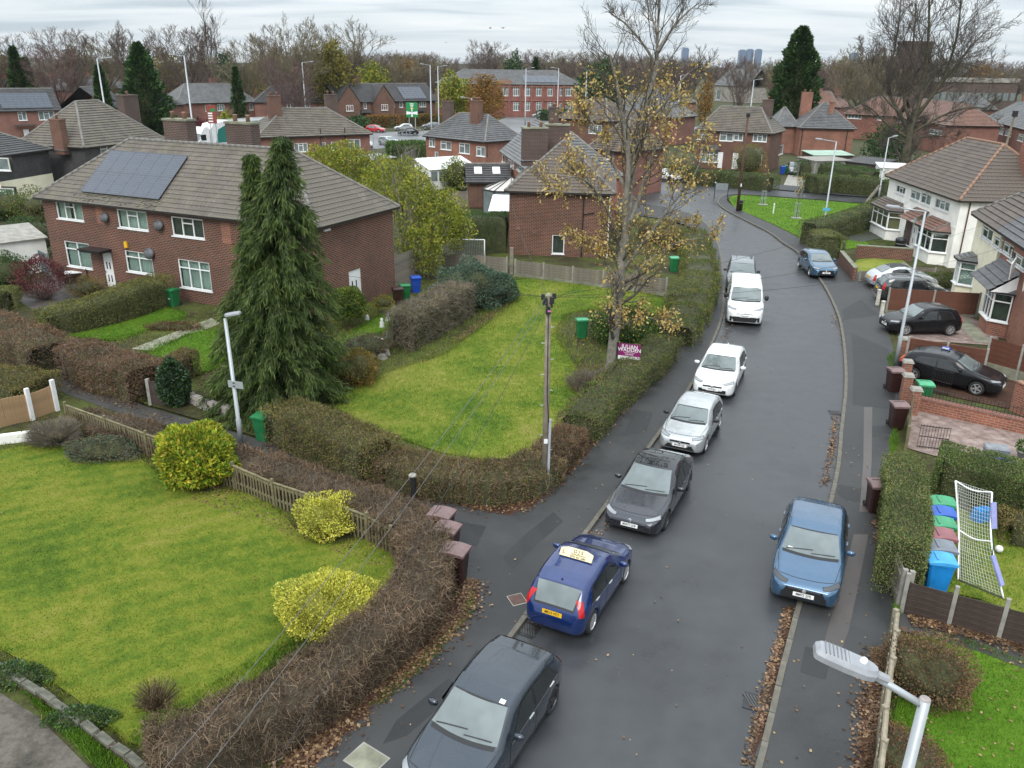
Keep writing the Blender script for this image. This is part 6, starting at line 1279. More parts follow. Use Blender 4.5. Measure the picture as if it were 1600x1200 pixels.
# --- weeping conifer
def weeping(label, base, H, R, n=320, tops=((0,0,1.0),), mat='lf_yewc', seed=3):
 rnd = np.random.default_rng(seed); t = thing('weeping_conifer', label, 'tree', (base[0], base[1], 0)); A, Dv, Ls, Ws, Rn = [], [], [], [], []; BA, BB = [], []
 for (tx, ty, th) in tops:
  m = int(n * (1 if th > .95 else .45))
  for i in range(m):
   q = rnd.random() ** 1.1; h = H * th * (.05 + .93 * q) if th > .95 else H * (.45 + (th - .46) * q); fr = h / (H * th); L = R * min((1 - fr) ** .66,1.55 * (1 - fr)) * rnd.uniform(.66,1.12) + .09 if th > .95 else .95 * (1 - (h - H * .45) / (H * (th - .45))) * rnd.uniform(.7,1.1) + .09
   a = rnd.random() * 2 * PI; ox, oy = tx * h / (H * th), ty * h / (H * th); K = max(5, int(L * 9)); pts = []
   for j in range(K + 1):
    u = j / K; rr = L * u; z = h + L * (.30 * u - .62 * u ** 2.2); pts.append((ox + math.cos(a + .12 * u) * rr, oy + math.sin(a + .12 * u) * rr, max(.1, z)))
   pts = np.array(pts); BA.append(pts[:-1]); BB.append(pts[1:])
   rep = 14; Q = np.repeat(pts[1:], rep, 0); uu = np.repeat(np.arange(1, K + 1) / K, rep); mm = len(Q); Q = Q + rnd.normal(size=(mm, 3)) * np.array([.07,.07,.04]); rad_ = np.array([math.cos(a), math.sin(a),0]); d = unit(np.array([[0,0,-1.0]]) + rad_ * (.25 + .5 * uu[:, None]) + rnd.normal(size=(mm, 3)) * .46)
   A.append(Q); Dv.append(d); Ls.append(rnd.uniform(.14,.42, mm) * (.75 + .25 * min(1, L))); Ws.append(rnd.uniform(.02,.052, mm)); Rn.append(np.clip(uu * .55 + rnd.random(mm) * .5 - .1,0,1))
 A, Dv = np.concatenate(A), np.concatenate(Dv); A[:, 2] = np.maximum(A[:, 2], .3)
 link(bpy.data.objects.new('crown', leaf_mesh('crown', A, Dv, np.concatenate(Ls), np.concatenate(Ws), Mt[mat], np.concatenate(Rn))), t)
 BA, BB = np.concatenate(BA), np.concatenate(BB); link(bpy.data.objects.new('branches', seg_mesh('branches', BA, BB, np.full(len(BA),.016), np.full(len(BA),.012), Mt['bark'], 3)), t)
 MB().tube([(0,0,0),(tops[0][0] * .48, tops[0][1] * .5, H * .5),(tops[0][0], tops[0][1], H * .98)], [.22,.12,.02], 8).build('trunk', Mt['bark'], t, True)
 return t
wb_ = g(428,628,.05); tA, tB = gy(441,204, wb_.y), gy(391,236, wb_.y + .3); Hc = tA.z
weeping('tall weeping conifer with two tops in front of the long brick house', wb_, Hc, 2.85,700,((tA.x - wb_.x, 0,1.0),(tB.x - wb_.x, .3, tB.z / tA.z)))
def conifer(label, base, H, R, mat='lf_cypress', n=9000, name='cypress_tree', group=None, size=.5, power=.8, bulge=.0):
 t = thing(name, label, 'tree', (base[0], base[1], 0),0, group); h = RNG.random(n) ** 1.25; prof_ = np.clip((1 - h) ** power * (1 - .35 * np.exp(-h * 14)),.02,1); a = RNG.random(n) * 2 * PI
 q9 = RU(0,9); lump = 1 + .20 * np.sin(a * 4 + h * 13 + q9) + .16 * np.sin(a * 3 - h * 23 + q9) + .08 * np.sin(h * 50); r = R * prof_ * lump * (1 - .45 * RNG.random(n) ** 2.5); P = np.stack([np.cos(a) * r, np.sin(a) * r, h * H * .97 + .2], 1); D = unit(np.stack([np.cos(a) * .9, np.sin(a) * .9, np.full(n, .55)], 1) + rvec(n) * .5); s = size * RNG.uniform(.5,1.2, n)
 link(bpy.data.objects.new('crown', leaf_mesh('crown', P, D, s, s * .42, Mt[mat])), t); MB().tube([(0,0,0),(0,0, H * .9)], [R * .09,.03], 6).build('trunk', Mt['bark'], t)
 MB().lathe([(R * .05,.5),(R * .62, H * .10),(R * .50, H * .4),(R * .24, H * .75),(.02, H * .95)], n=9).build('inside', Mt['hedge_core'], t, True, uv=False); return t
def conifer_px(label, px, ytop, Y, wpx, **k):
 b = gy(px, 300, Y); d = (Vector((b.x, b.y, 0)) - Vector((0,0, CAM_H))).length; H = hgt(ytop, (b.x, Y)); return conifer(label, (b.x, Y), H, wpx / 2 / FPX * d, **k)
conifer_px('tall dark cypress standing behind the brick house with an orange chimney', 1222,40,165,78, n=18000, size=.75, power=.55)
conifer_px('big broad cypress behind the slate roofs at the left', 247,66,165,72, n=11000, mat='lf_dark', size=.8, power=.75)
conifer_px('slim dark cypress among bare trees at the far left', 63,72,190,32, n=5000, size=.8)
conifer_px('green conifer right behind the slim far left cypress', 78,90,196,24, n=3000, mat='lf_dark', size=.8)
conifer_px('small dark cypress at the far left edge', 20,102,170,28, n=4000, size=.7)
conifer_px('small twin topped conifer left of the big broad cypress', 184,102,150,30, n=4000, size=.7)
conifer_px('narrow dark conifer above the slate roofed semi', 387,103,165,24, n=3500, size=.6)
conifer_px('small dark conifer behind the far terrace', 568,80,260,28, n=3000, size=1.0)
conifer_px('dark evergreen at the right edge beyond the flat roofed building', 1596,126,190,34, n=4000, size=.8)
conifer_px('dark evergreen beyond the school roof', 833,90,300,18, n=2500, size=1.0)
def loose_tree(label, px, ytop, Y, wpx, mat, n=6000, name='tree', size=.6, bark='twig_far2', group=None, cz=.58, bare=True, dens=1.0, lump=.22):
 b = gy(px, 300, Y); d = (Vector((b.x, b.y, 0)) - Vector((0,0, CAM_H))).length; H = hgt(ytop, (b.x, Y)); R = wpx / 2 / FPX * d; t = thing(name, label, 'tree', (b.x, Y, 0), RU(0,6), group)
 P, D = blob(n, R, R, H * .44, RU(0,9),.75, lump); P[:, 2] += H * cz; ok = P[:, 2] > .1; P = P[ok]; D = unit(D[ok] * .5 + rvec(len(P))); s = size * RNG.uniform(.5,1.3, len(P)); link(bpy.data.objects.new('crown', leaf_mesh('crown', P, D, s, s * .6, Mt[mat])), t)
 S, _ = sprout([[(0,0,0),(.1,.1, H * .3),(0,.2, H * .6),(.1,0, H * .9)]], [(R * .07 + .05,.05)], 2,(14,6),(.45,.5),(45,45),.25, random.randint(0,999),.03,.15,4,.15); rods('trunk', S, Mt[bark], t, 0,2,3); return t
for lb, px, yt, Y, wp, mt in (('ochre tree in the far wood left of the big broad cypress', 155,80,300,40, 'lf_olive'),('olive green tree in the far wood at the left edge', 45,88,290,46, 'lf_olive'),('ochre tree right of the big broad cypress', 285,84,280,44, 'lf_olive'),('dark evergreen in the far wood right of the slim poplar', 372,86,320,30, 'lf_dark'),('olive tree in the far wood left of the autumn brown tree', 440,84,270,60, 'lf_olive'),('orange brown tree above the far terrace chimney', 640,92,300,40, 'lf_orange'),('dark evergreen above the far terrace solar panels', 655,98,330,26, 'lf_dark'),('dark evergreen above the middle of the school roof', 800,88,340,30, 'lf_dark'),('ochre tree between church and tall dark cypress', 1196,104,330,30, 'lf_olive'),('olive tree right of the tall dark cypress', 1285,98,320,36, 'lf_olive'),('ochre tree right of the square brick tower', 1500,104,320,40, 'lf_orange')):
 loose_tree(lb, px, yt, Y, wp, mt, 2200, size=.9)
loose_tree('round evergreen tree right of the school', 932,100,215,60, 'lf_dark', 9000, 'evergreen_tree', .7)
loose_tree('autumn brown tree left of the far terrace', 530,70,200,62, 'lf_olive', 7000, size=.6)
loose_tree('yellow green bushy tree behind the far terrace roof', 590,104,225,44, 'lf_willow', 4500, size=.6)
loose_tree('yellow green tree in front of the school, left one', 712,120,205,50, 'lf_willow', 5000, size=.55)
loose_tree('orange and green tree in front of the school', 757,122,200,56, 'lf_orange', 5500, size=.5)
loose_tree('orange leaved shrub below the church', 1090,126,180,22, 'lf_orange', 1800, size=.4)
loose_tree('green bush beside the bare tree, below the red tiled rows', 1375,190,128,60, 'lf_dark', 4000, size=.35, cz=.45)
loose_tree('yellowing shrub in front of the slate roofed semi', 368,172,140,34, 'lf_willow', 2500, size=.4, cz=.45)
loose_tree('dark hedge tree at the foot of the far terrace', 565,178,180,40, 'lf_dark', 2500, size=.4, cz=.4)
loose_tree('red leaved shrub by the tall left lamp post', 318,178,150,34, 'lf_purple', 2500, size=.4, cz=.45)
# --- prototypes of bare trees for the far belt, then copies one by one
def bare_proto(seed, H, R, mat, up, style):
 r = random.Random(seed)
 if style == 'poplar': limbs = [[(0,0,0),(0,.1, H * .5),(0,0, H)]] + [[(0,0, H * z),(math.cos(a) * R * .5, math.sin(a) * R * .5, H * (z + .18)),(math.cos(a) * R * .75, math.sin(a) * R * .75, H * (z + .36))] for z, a in ((.12,1),(.2,3),(.28,5),(.35,2),(.45,4),(.5,0))]
 else:
  limbs = [[(0,0,0),(.1,0, H * .22),(0,.2, H * .38)]]
  for i in range(8):
   a = i * 2.4 + r.random(); k = r.uniform(.55,1); limbs.append([(0,0, H * r.uniform(.15,.35)),(math.cos(a) * R * .4 * k, math.sin(a) * R * .4 * k, H * .55),(math.cos(a) * R * .75 * k, math.sin(a) * R * .75 * k, H * (.98 - .25 * k * k * r.random()))])
 S, tips = sprout(limbs, [(R * .055, R * .03)] + [(R * .03,.04)] * (len(limbs) - 1),3,(9,7,5),(.45,.5,.55),(42,40,38), up, seed, .022,.16,3,.2, lmin=.5)
 return seg_mesh('far_tree', S[0], S[1], np.maximum(S[2], .02), np.maximum(S[3], .018), Mt[mat], 3)
protos = [bare_proto(21,16,6, 'twig_far', .18, 'r'), bare_proto(22,16,7, 'twig_far2', .14, 'r'), bare_proto(23,16,6, 'twig_far3', .16, 'r'), bare_proto(24,16,5, 'twig_far', .24, 'r'), bare_proto(25,16,7.5, 'twig_far2', .1, 'r')]
pop = bare_proto(31,18,2.4, 'twig_far', .3, 'poplar')
SIL = [(-60,70),(0,70),(50,62),(110,68),(130,60),(180,64),(220,68),(280,72),(310,60),(370,72),(410,66),(440,56),(480,48),(540,52),(560,62),(600,60),(680,62),(720,64),(760,60),(800,62),(860,60),(920,63),(960,62),(1060,64),(1130,70),(1200,73),(1280,71),(1330,69),(1400,68),(1480,71),(1540,75),(1660,75)]
rnd = random.Random(4)
def far_tree(px, top, Y, me, label, group, wk=1.0):
 b = gy(px, 200, Y); H = hgt(top, (b.x, Y)); o = inst('bare_tree', me, None, (b.x, Y, 0),(0,0, rnd.uniform(0,6.28)),(H / 16 * wk * rnd.uniform(.8,1.15), H / 16 * wk * rnd.uniform(.8,1.15), H / 16)); tag(o, label, 'tree', group); return o
SEC = [(120, 'behind the far left cypresses'),(240, 'left of the big broad cypress'),(330, 'between the big broad cypress and the slim poplar'),(430, 'right of the slim poplar'),(540, 'behind the autumn brown tree'),(700, 'above the far solar panelled terrace'),(920, 'above the school roof'),(1060, 'left of the tall autumn tree top'),(1190, 'around the church roof'),(1330, 'right of the tall dark cypress'),(1450, 'around the square brick tower'),(1800, 'above the flat roofed building at the far right')]
RW = {430: 'back row bare woodland tree ', 330: 'middle row bare woodland tree ', 255: 'front row bare woodland tree '}
for Y_, step, lo, var in ((430,15,30,10),(330,22,28,16),(255,40,32,22)):
 px = -50
 while px < 1650:
  if not (Y_ < 350 and 690 < px < 920 or Y_ < 350 and (1080 < px < 1205 or 1440 < px < 1600)): far_tree(px, np.interp(px, *zip(*SIL)) + lo + (7 if px < 560 else 0) + rnd.uniform(-4, var), Y_ + rnd.uniform(-25,25), rnd.choice(protos),(RW[Y_] + next(s for x, s in SEC if px < x)), 'far belt trees ' + next(s for x, s in SEC if px < x),1.5)
  px += step * rnd.uniform(.6,1.4)
for px, top, Y, k, lb in ((338,38,210,-1, 'tall slim poplar, bare, standing above the left wood'),(128,58,230,0, 'bare tree with rounded head left of the big broad cypress'),(222,56,240,3, 'bare tree just left of the big broad cypress top'),(308,56,215,0, 'bare tree touching the left of the slim poplar'),(470,47,190,1, 'large pale bare tree left of the autumn brown tree'),(545,48,240,1, 'white twigged bare tree behind the autumn brown tree'),(462,108,150,2, 'purple twigged bare tree before the hip roofed house'),
                          (760,74,330,0, 'dome shaped bare tree on the skyline right of the school trees'),(1335,88,190,1, 'pale birch like bare tree left of the great bare tree'),(1150,100,215,3, 'dark bare tree in front of the church'),(100,88,180,2, 'dark bare tree between the two far left cypresses'),(1392,84,240,2, 'reddish bare tree right of the pale tower'),(20,66,235,0, 'broad bare tree at the far left edge'),(395,72,200,1, 'olive bare tree above the narrow dark conifer'),(435,62,230,3, 'tall bare tree right of the narrow dark conifer'),(180,64,250,1, 'bare tree midway along the left wood')):
 far_tree(px, top, Y, pop if k < 0 else protos[k], lb, None, 1.35 if k >= 0 else .75)
Mt['teal_wood'] = pm('teal_fence', (.10,.16,.17),.8,.2,3)
# --- hedges
hedge('brown twiggy hedge along the lower side of the footpath, turning down the street', [(118,640),(250,674),(380,716),(480,750),(565,787),(645,828),(668,880),(640,950),(560,1022),(440,1105),(330,1155),(235,1190)], 1.45,1.15, [('lf_brown', 1.0)], 9000,.045, 'hedge_core_brown', twig='tw_brown', ntwig=62000, zpx=.65, wobz=.12, wobw=.12, hs=[(0,.45),(.3,.6),(.5,.8),(.6,1.0),(1,1.0)])
hedge('clipped privet hedge round the middle lawn, tallest beside the green bin', [(440,648),(480,668),(540,692),(600,716)], 1.7,1.55, [('lf_privet', .75),('lf_brown', .25)], 22000,.055, zpx=.9, wobz=.08, twig='tw_brown', ntwig=3500)
hedge('low brown hedge at the street corner below the telegraph pole', [(606,722),(680,742),(760,752),(822,742),(850,722)], 1.7,1.0, [('lf_brown', .6),('lf_privet', .4)], 16000,.055, zpx=.6, wobz=.08, twig='tw_brown', ntwig=9000)
hedge('brown leaved hedge running up the street from the telegraph pole', [(856,716),(895,682)], 1.3,1.0, [('lf_brown', .5),('lf_redbrown', .5)], 7000,.055, zpx=.6, twig='tw_brown', ntwig=3500)
hedge('straggly green hedge beside the pavement under the estate agent board', [(900,674),(935,632),(975,596),(1012,566),(1040,540)], 1.7,1.15, [('lf_green', .6),('lf_privet', .4)], 22000,.055, zpx=.6, wobz=.14, twig='tw_brown', ntwig=4000)
hedge('overgrown hedge under the golden tree, next to the white van', [(1050,528),(1078,480),(1092,440),(1090,405),(1080,370)], 2.2,1.4, [('lf_olive', .45),('lf_green', .55)], 34000,.075, zpx=.7, wobz=.38, wobw=.28, twig='tw_brown', ntwig=3000)
hedge('box shaped clipped hedge inside the street hedge by the white van', [(1058,478),(1072,452)], 1.6,1.6, [('lf_box', 1.0)], 7000,.06, zpx=.9, wobz=.04)
hedge('low garden hedge in front of the pyramid roofed house', [(1000,360),(1040,372),(1066,384)], 1.3,1.2, [('lf_redbrown', .6),('lf_green', .4)], 6000,.07, zpx=.6)
hedge('tall clipped privet hedge dividing the two front gardens on the left', [(62,500),(130,487),(200,470),(256,450)], 1.7,1.75, [('lf_privet', .7),('lf_box', .3)], 24000,.065, zpx=.9, wobz=.1, hs=[(0,.75),(.5,.95),(1,1.05)])
hedge('red brown hedge at the left edge, far side of the footpath', [(-60,505),(0,526),(50,546),(88,562)], 2.3,1.7, [('lf_redbrown', .55),('lf_brown', .45)], 20000,.065, zpx=.85, wobz=.12, twig='tw_purple', ntwig=4000)
hedge('red brown hedge between the white gate post and the dark gate', [(120,560),(165,578),(210,590),(232,600)], 1.9,1.6, [('lf_redbrown', .5),('lf_brown', .5)], 20000,.06, zpx=.8, wobz=.12, twig='tw_purple', ntwig=4000)
hedge('short olive hedge stub between the dark gate and the weeping conifer', [(250,588),(300,566)], 1.0,1.2, [('lf_olive', .5),('lf_brown', .5)], 6000,.055, zpx=.6, wobz=.12, twig='tw_brown', ntwig=2500)
hedge('domed clipped hedge at the left edge, near side of the footpath', [(-70,600),(-10,605),(70,612)], 2.2,1.3, [('lf_privet', .6),('lf_brown', .4)], 20000,.055, zpx=.65, wobz=.1)
hedge('small domed hedge by the purple leaved tree at the left edge', [(-40,470),(28,466)], 1.6,1.2, [('lf_box', .6),('lf_privet', .4)], 6000,.065, zpx=.6)
hedge('straw coloured hedge between the rock garden and the middle lawn', [(625,520),(660,500),(700,478),(722,466)], 1.5,2.0, [('lf_olive', .55),('lf_brown', .45)], 15000,.06, zpx=1.0, wobz=.16, twig='tw_grey', ntwig=12000, twl=.4)
hedge('broad clipped hedge between pavement and goal, right of the parked blue hatchback', [(1412,712),(1421,785),(1414,855)], 1.2,1.75, [('lf_box', .8),('lf_green', .2)], 34000,.05, zpx=1.65, wobz=.04, smooth=4)
hedge('long clipped hedge behind the football goal at the right edge', [(1462,735),(1520,748),(1640,780),(1720,800)], 1.7,1.75, [('lf_box', .5),('lf_green', .5)], 30000,.055, zpx=.9, wobz=.06)
hedge('brown bushy border below the long hedge beside the white football', [(1560,822),(1650,838),(1760,860)], 1.2,.8, [('lf_brown', .6),('lf_privet', .4)], 9000,.055, zpx=.4, wobz=.15)
hedge('long dark clipped hedge at the corner of the green verge', [(1258,362),(1300,352),(1350,336),(1378,322)], 1.6,2.0, [('lf_box', .6),('lf_dark', .4)], 20000,.08, zpx=1.2, wobz=.04)
hedge('square clipped hedge block behind the slate blue hatchback', [(1281,376),(1300,388)], 2.0,1.9, [('lf_box', 1.0)], 9000,.07, zpx=1.0, wobz=.03)
hedge('clipped hedge across the side road, left part before the bay windows', [(1085,278),(1120,278),(1160,282),(1214,287)], 2.0,1.8, [('lf_box', .5),('lf_dark', .5)], 14000,.10, zpx=.9, wobz=.12)
hedge('wavy clipped hedge across the side road, right of the concrete drive', [(1259,288),(1300,287),(1340,290),(1392,296)], 2.4,2.0, [('lf_box', .55),('lf_dark', .45)], 16000,.10, zpx=1.0, wobz=.3)
hedge('tall dark green hedge behind the wavy hedge', [(1244,264),(1290,268),(1330,274),(1380,282)], 2.4,2.1, [('lf_green', .5),('lf_dark', .5)], 12000,.11, zpx=1.0, wobz=.15)
hedge('hedge behind the white coupe on the side road', [(1010,266),(1050,268),(1090,272)], 2.0,1.8, [('lf_box', .5),('lf_dark', .5)], 9000,.10, zpx=.9)
hedge('dark bamboo like hedge behind the white goal', [(700,372),(740,370),(798,366)], 2.4,2.9, [('lf_dark', .7),('lf_green', .3)], 15000,.10, zpx=1.2, wobz=.2, aspect=.25)
hedge('orange beech hedge in front of the far terrace, left part', [(574,191),(600,191),(622,191)], 3,2.4, [('lf_orange', .8),('lf_redbrown', .2)], 4000,.3, zpx=1)
hedge('orange beech hedge in front of the far terrace, right part', [(632,190),(660,189),(690,189)], 3,2.4, [('lf_orange', .7),('lf_dark', .3)], 4000,.3, zpx=1)
hedge('green reeds at the edge of the main road', [(607,238),(640,238),(662,236)], 4,2.3, [('lf_green', 1.0)], 5000,.5, zpx=1, aspect=.14, name='reeds', cat='reeds')
hedge('dark green hedge in front of the school', [(845,182),(885,180)], 3,2.4, [('lf_dark', 1.0)], 3000,.35, zpx=1)
# --- shrubs and small trees
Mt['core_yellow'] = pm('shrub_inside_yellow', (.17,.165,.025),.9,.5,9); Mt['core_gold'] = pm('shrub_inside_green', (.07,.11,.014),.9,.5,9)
def at(px, py, z=.05): return g(px, py, z)
bush('big round golden green conifer shrub by the left lamp post', at(312,748),1.22,.98, [('lf_golden_green', 1.0)], 19000,.15, cz=.96, droop=-.2, lump=.2, aspect=.4, core='core_gold', coreS=.8)
bush('lower yellow leaved shrub wrapped by the twiggy hedge', at(522,972),1.32,.66, [('lf_yellow', 1.0)], 26000,.062, ry=1.05, cz=.9, lump=.2, aspect=.55, core='core_yellow', coreS=.82)
bush('upper yellow leaved shrub in front of the picket fence', at(512,828),.92,.60, [('lf_yellow', .9),('lf_olive', .1)], 13000,.062, cz=.85, lump=.22, core='core_yellow', coreS=.8)
bush('grey bare shrub beside the white gate', at(90,690),1.15,.62, [('lf_olive', 1.0)], 900,.05, bare=1500, stems='tw_grey', cz=.7, coreS=.5, core='hedge_core_brown')
bush('low grey heather like shrub below the picket fence', at(165,712),1.35,.42, [('lf_blue', .6),('lf_brown', .4)], 8000,.055, ry=.8, cz=.7, bare=700, stems='tw_grey')
bush('small dark conical conifer by the dark gate', at(276,632),.55,1.0, [('lf_cypress', .6),('lf_blue', .4)], 6000,.13, cz=.95, lump=.08, name='dwarf_conifer')
bush('purple leaved small tree at the left of the long house', at(70,468),1.35,1.0, [('lf_purple', 1.0)], 4200,.10, cz=1.5, bare=260, stems='tw_purple', coreS=0, name='small_tree', cat='tree')
bush('dark green shrub left of the purple leaved tree', at(14,448),1.7,1.1, [('lf_dark', .6),('lf_green', .4)], 7000,.09)
bush('bright green clipped standard tree by the side window', at(546,512),1.0,.8, [('lf_green', .7),('lf_willow', .3)], 9000,.10, cz=1.75, name='small_tree', cat='tree', bare=12)
bush('orange brown bush between the weeping conifer and the lawn', at(556,600),1.05,.85, [('lf_orange', .4),('lf_olive', .6)], 6000,.07, bare=700, cz=.85, stems='tw_brown')
bush('blue green shrub at the top corner of the middle lawn', at(738,478),2.0,1.35, [('lf_blue', 1.0)], 13000,.10, cz=.9, lump=.22, bare=200)
bush('smaller blue green shrub at the end of the lawn border', at(782,470),1.1,.85, [('lf_blue', .8),('lf_dark', .2)], 5000,.10, cz=.9)
bush('dark laurel under the tall tree beside the agent board', at(975,535),1.6,1.0, [('lf_green', .55),('lf_yellow', .06),('lf_dark', .39)], 10000,.11, cz=.85)
bush('dead grey shrub left of the street hedge', at(925,612),1.2,.7, [('lf_brown', 1.0)], 2500,.05, bare=1500, stems='tw_grey', cz=.8, coreS=.45, core='hedge_core_brown')
bush('brown leaved bush inside the bottom right fence', at(1442,1072),1.1,.62, [('lf_brown', .7),('lf_redbrown', .3)], 9000,.055, bare=1200, cz=.8, stems='tw_brown')
bush('reddish bush at the very bottom right beside the lamp post', at(1412,1190),.8,.35, [('lf_redbrown', 1.0)], 5000,.045, cz=.6, bare=500)
bush('small mixed shrub on the drive by the cream bay window', at(1462,447),1.1,.55, [('lf_green', .7),('lf_brown', .3)], 3500,.08, cz=.7)
bush('round shrub under the cream bay window', at(1480,442),.8,.5, [('lf_green', .5),('lf_brown', .5)], 2500,.08, cz=.7)
bush('big bushy plant in front of the right bay window of the pale roofed semi', at(1168,274),2.2,2.2, [('lf_olive', .6),('lf_box', .4)], 5000,.12, cz=.85, bare=500)
bush('yellow leaved bush by the low tiled extension', at(714,296),1.8,1.8, [('lf_dark', .6),('lf_yellow', .3),('lf_olive', .1)], 5000,.14)
bush('bamboo clump beside the mansard house', at(108,288),1.8,1.8, [('lf_olive', .7),('lf_willow', .3)], 2600,.25, bare=120, coreS=0, aspect=.2)
bush('green shrub under the cream house window', at(12,340),2.5,1.2, [('lf_green', .7),('lf_dark', .3)], 4000,.12)
bush('straggly shrub right of the cream house', at(62,345),2.2,1.5, [('lf_olive', .5),('lf_green', .5)], 3500,.12, bare=200, coreS=.4)
bush('dark shrub at the corner of the long house', at(50,400),2.0,1.5, [('lf_dark', 1.0)], 4500,.10)
bush('tiny shrub on a stand by the side wall of the long house', at(600,492),.6,.35, [('lf_olive', 1.0)], 1500,.07, cz=2.2)
bush('dry clump of stems in the rock garden', at(572,552),1.3,.55, [('lf_brown', .6),('lf_blue', .4)], 4000,.07, bare=600, cz=.7)
bush('leafless twiggy bush in front of the door of the long house', at(140,462),1.2,.7, [('lf_olive', 1.0)], 2500,.06, bare=500, cz=.7, coreS=.5)
bush('rusty flower bed at the edge of the green front lawn', at(272,514),1.5,.28, [('lf_redbrown', .8),('lf_green', .2)], 3000,.08, ry=.5, cz=.5)
bush('ivy on the near wall at the bottom left', at(22,1062),.85,.25, [('lf_green', .8),('lf_blue', .2)], 3500,.06, ry=.35, cz=.6, name='ivy', cat='ivy')
bush('second ivy clump on the near wall, further right', at(128,1128),.7,.22, [('lf_green', .8),('lf_blue', .2)], 3000,.06, ry=.3, cz=.6, name='ivy', cat='ivy')
bush('bare stems standing in the big lawn above the twiggy hedge', at(245,1105),.55,.45, [('lf_olive', 1.0)], 300,.04, bare=260, cz=.6, coreS=0)
# willow like trees behind the long house
def big_bush_tree(label, base, lobes, mat, n, size, H, bark='bark_green', seed=9):
 t = thing('willow_tree', label, 'tree', (base[0], base[1], 0)); Ps, Ds = [], []
 for (x, y, z, rx, rz, k) in lobes:
  m = int(n * k); P, D = blob(m, rx, rx, rz, RU(0,9),.5,.22); Ps.append(P + np.array([[x, y, z]])); Ds.append(D)
 P, D = np.concatenate(Ps), np.concatenate(Ds); ok = P[:, 2] > .15; P, D = P[ok], D[ok]; V = unit(D * .5 + rvec(len(P)) * .8 + np.array([[0,0,.1]])); s = size * RNG.uniform(.5,1.4, len(P)); link(bpy.data.objects.new('crown', leaf_mesh('crown', P, V, s, s * .38, Mt[mat])), t)
 S, _ = sprout([[(0,0,0),(x * .4, y * .4, z * .6),(x, y, z + rz * .6)] for (x, y, z, rx, rz, k) in lobes], [(.12,.03)] * len(lobes),2,(10,6),(.45,.5),(45,45),.2, seed, .012,.2,4,.2); rods('trunk', S, Mt[bark], t, 0,0,6); rods('branches', S, Mt['bark_grey'], t, 1,2,3); return t
wt = at(650,440);
big_bush_tree('large yellow green willow like tree behind the end of the long house', wt, [(0,4,3.6,2.6,2.4,.3),(-1.6,6,5.0,2.4,2.0,.22),(1.5,3.2,3.4,1.9,2.0,.18),(.4,.8,1.9,1.4,1.6,.14),(-2.6,8.5,5.2,2.2,1.6,.16)], 'lf_willow', 26000,.20,8)
wt2 = gy(545,300,82); big_bush_tree('yellow green tree seen over the roof of the long house', (wt2.x, 82), [(0,0,4.0,2.6,1.9,.45),(-2.4,1,3.9,2.2,1.7,.35),(2.8,0,3.2,2.0,1.7,.2)], 'lf_willow', 11000,.26,8, seed=12)
# --- concrete and timber fences, piece by piece
def post_mesh(h, w=.10, d=.10, mat='concrete'): return MB().box((0,0, h / 2),(w, d, h),0,0,.97).mesh('post', Mt[mat])
def panel_fence(label, A, B, h, mat, n, postm='concrete', gravel=0.0, nb=9, vertical=False, ph=None, lap=True, jit=.006, cap=False):
 """posts with timber boards between; every board is its own piece"""
 A, B = Vector((A[0], A[1], 0)), Vector((B[0], B[1], 0)); d = B - A; L = d.length; t = thing('fence', label, 'fence', A, math.atan2(d.y, d.x)); pmsh = post_mesh(ph or h + .08, mat=postm); bay_ = L / n
 bh = (h - gravel) / nb * 1.12 if not vertical else 0
 if vertical: m = max(4, round(bay_ / .14)); bm_ = MB().box((0,0,0),(bay_ / m * 1.06,.018, h - gravel)).mesh('board', Mt[mat])
 else: bm_ = MB().box((0,0,0),(bay_ - .11,.016, bh)).mesh('board', Mt[mat])
 for i in range(n + 1): inst('post', pmsh, t, (i * bay_, 0,0),(RU(-.02,.02), RU(-.012,.012),0))
 gm = MB().box((0,0, gravel / 2),(bay_ - .1,.05, gravel)).mesh('gravel_board', Mt['concrete_moss']) if gravel else None
 for i in range(n):
  x = (i + .5) * bay_
  if gm: inst('gravel_board', gm, t, (x, 0,0))
  if vertical:
   for k in range(m): inst('board', bm_, t, (i * bay_ + (k + .5) * bay_ / m, (-.012 if k % 2 else .006), gravel + (h - gravel) / 2 + RU(-.01,.006)),(0, RU(-jit, jit),0))
   rl = MB().box((x, .03, h * .8),(bay_ - .08,.03,.07)).box((x, .03, h * .35),(bay_ - .08,.03,.07)); rl.build('rail', Mt[mat], t)
  else:
   for k in range(nb): inst('board', bm_, t, (x, -.015, gravel + (k + .5) * (h - gravel) / nb),(rad(9) + RU(-.02,.02), RU(-jit, jit),0))
   for s in (-.46,0,.46): MB().box((x + s * bay_ * .95,.02, gravel + (h - gravel) / 2),(.04,.025, h - gravel)).build('batten', Mt[mat], t)
  if cap: MB().box((x, 0, h + .01),(bay_ - .1,.06,.03)).build('capping', Mt[mat], t)
 return t
fA, fB = g(805,432,.05), g(1040,463,.05); panel_fence('grey overlap fence with concrete posts at the top of the middle lawn', fA, fB, 1.15, 'wood_grey', 5, gravel=.28, nb=5)
panel_fence('mossy overlap fence in front of the white goal', g(690,420,.05), g(792,428,.05),1.15, 'wood_grey', 3, gravel=.25, nb=5)
inst('fence_post', MB().box((0,0,.9),(.22,.22,1.8)).mesh('fence_post', Mt['wood_grey']), None, tuple(g(799,428,.05))); tag(bpy.data.objects['fence_post'], 'thick timber post where the two overlap fences meet', 'post')
panel_fence('dark stained overlap fence below the football goal', g(1408,957,.05), g(1640,1022,.05),1.0, 'wood_dark', 3, gravel=0, nb=6, ph=1.25)
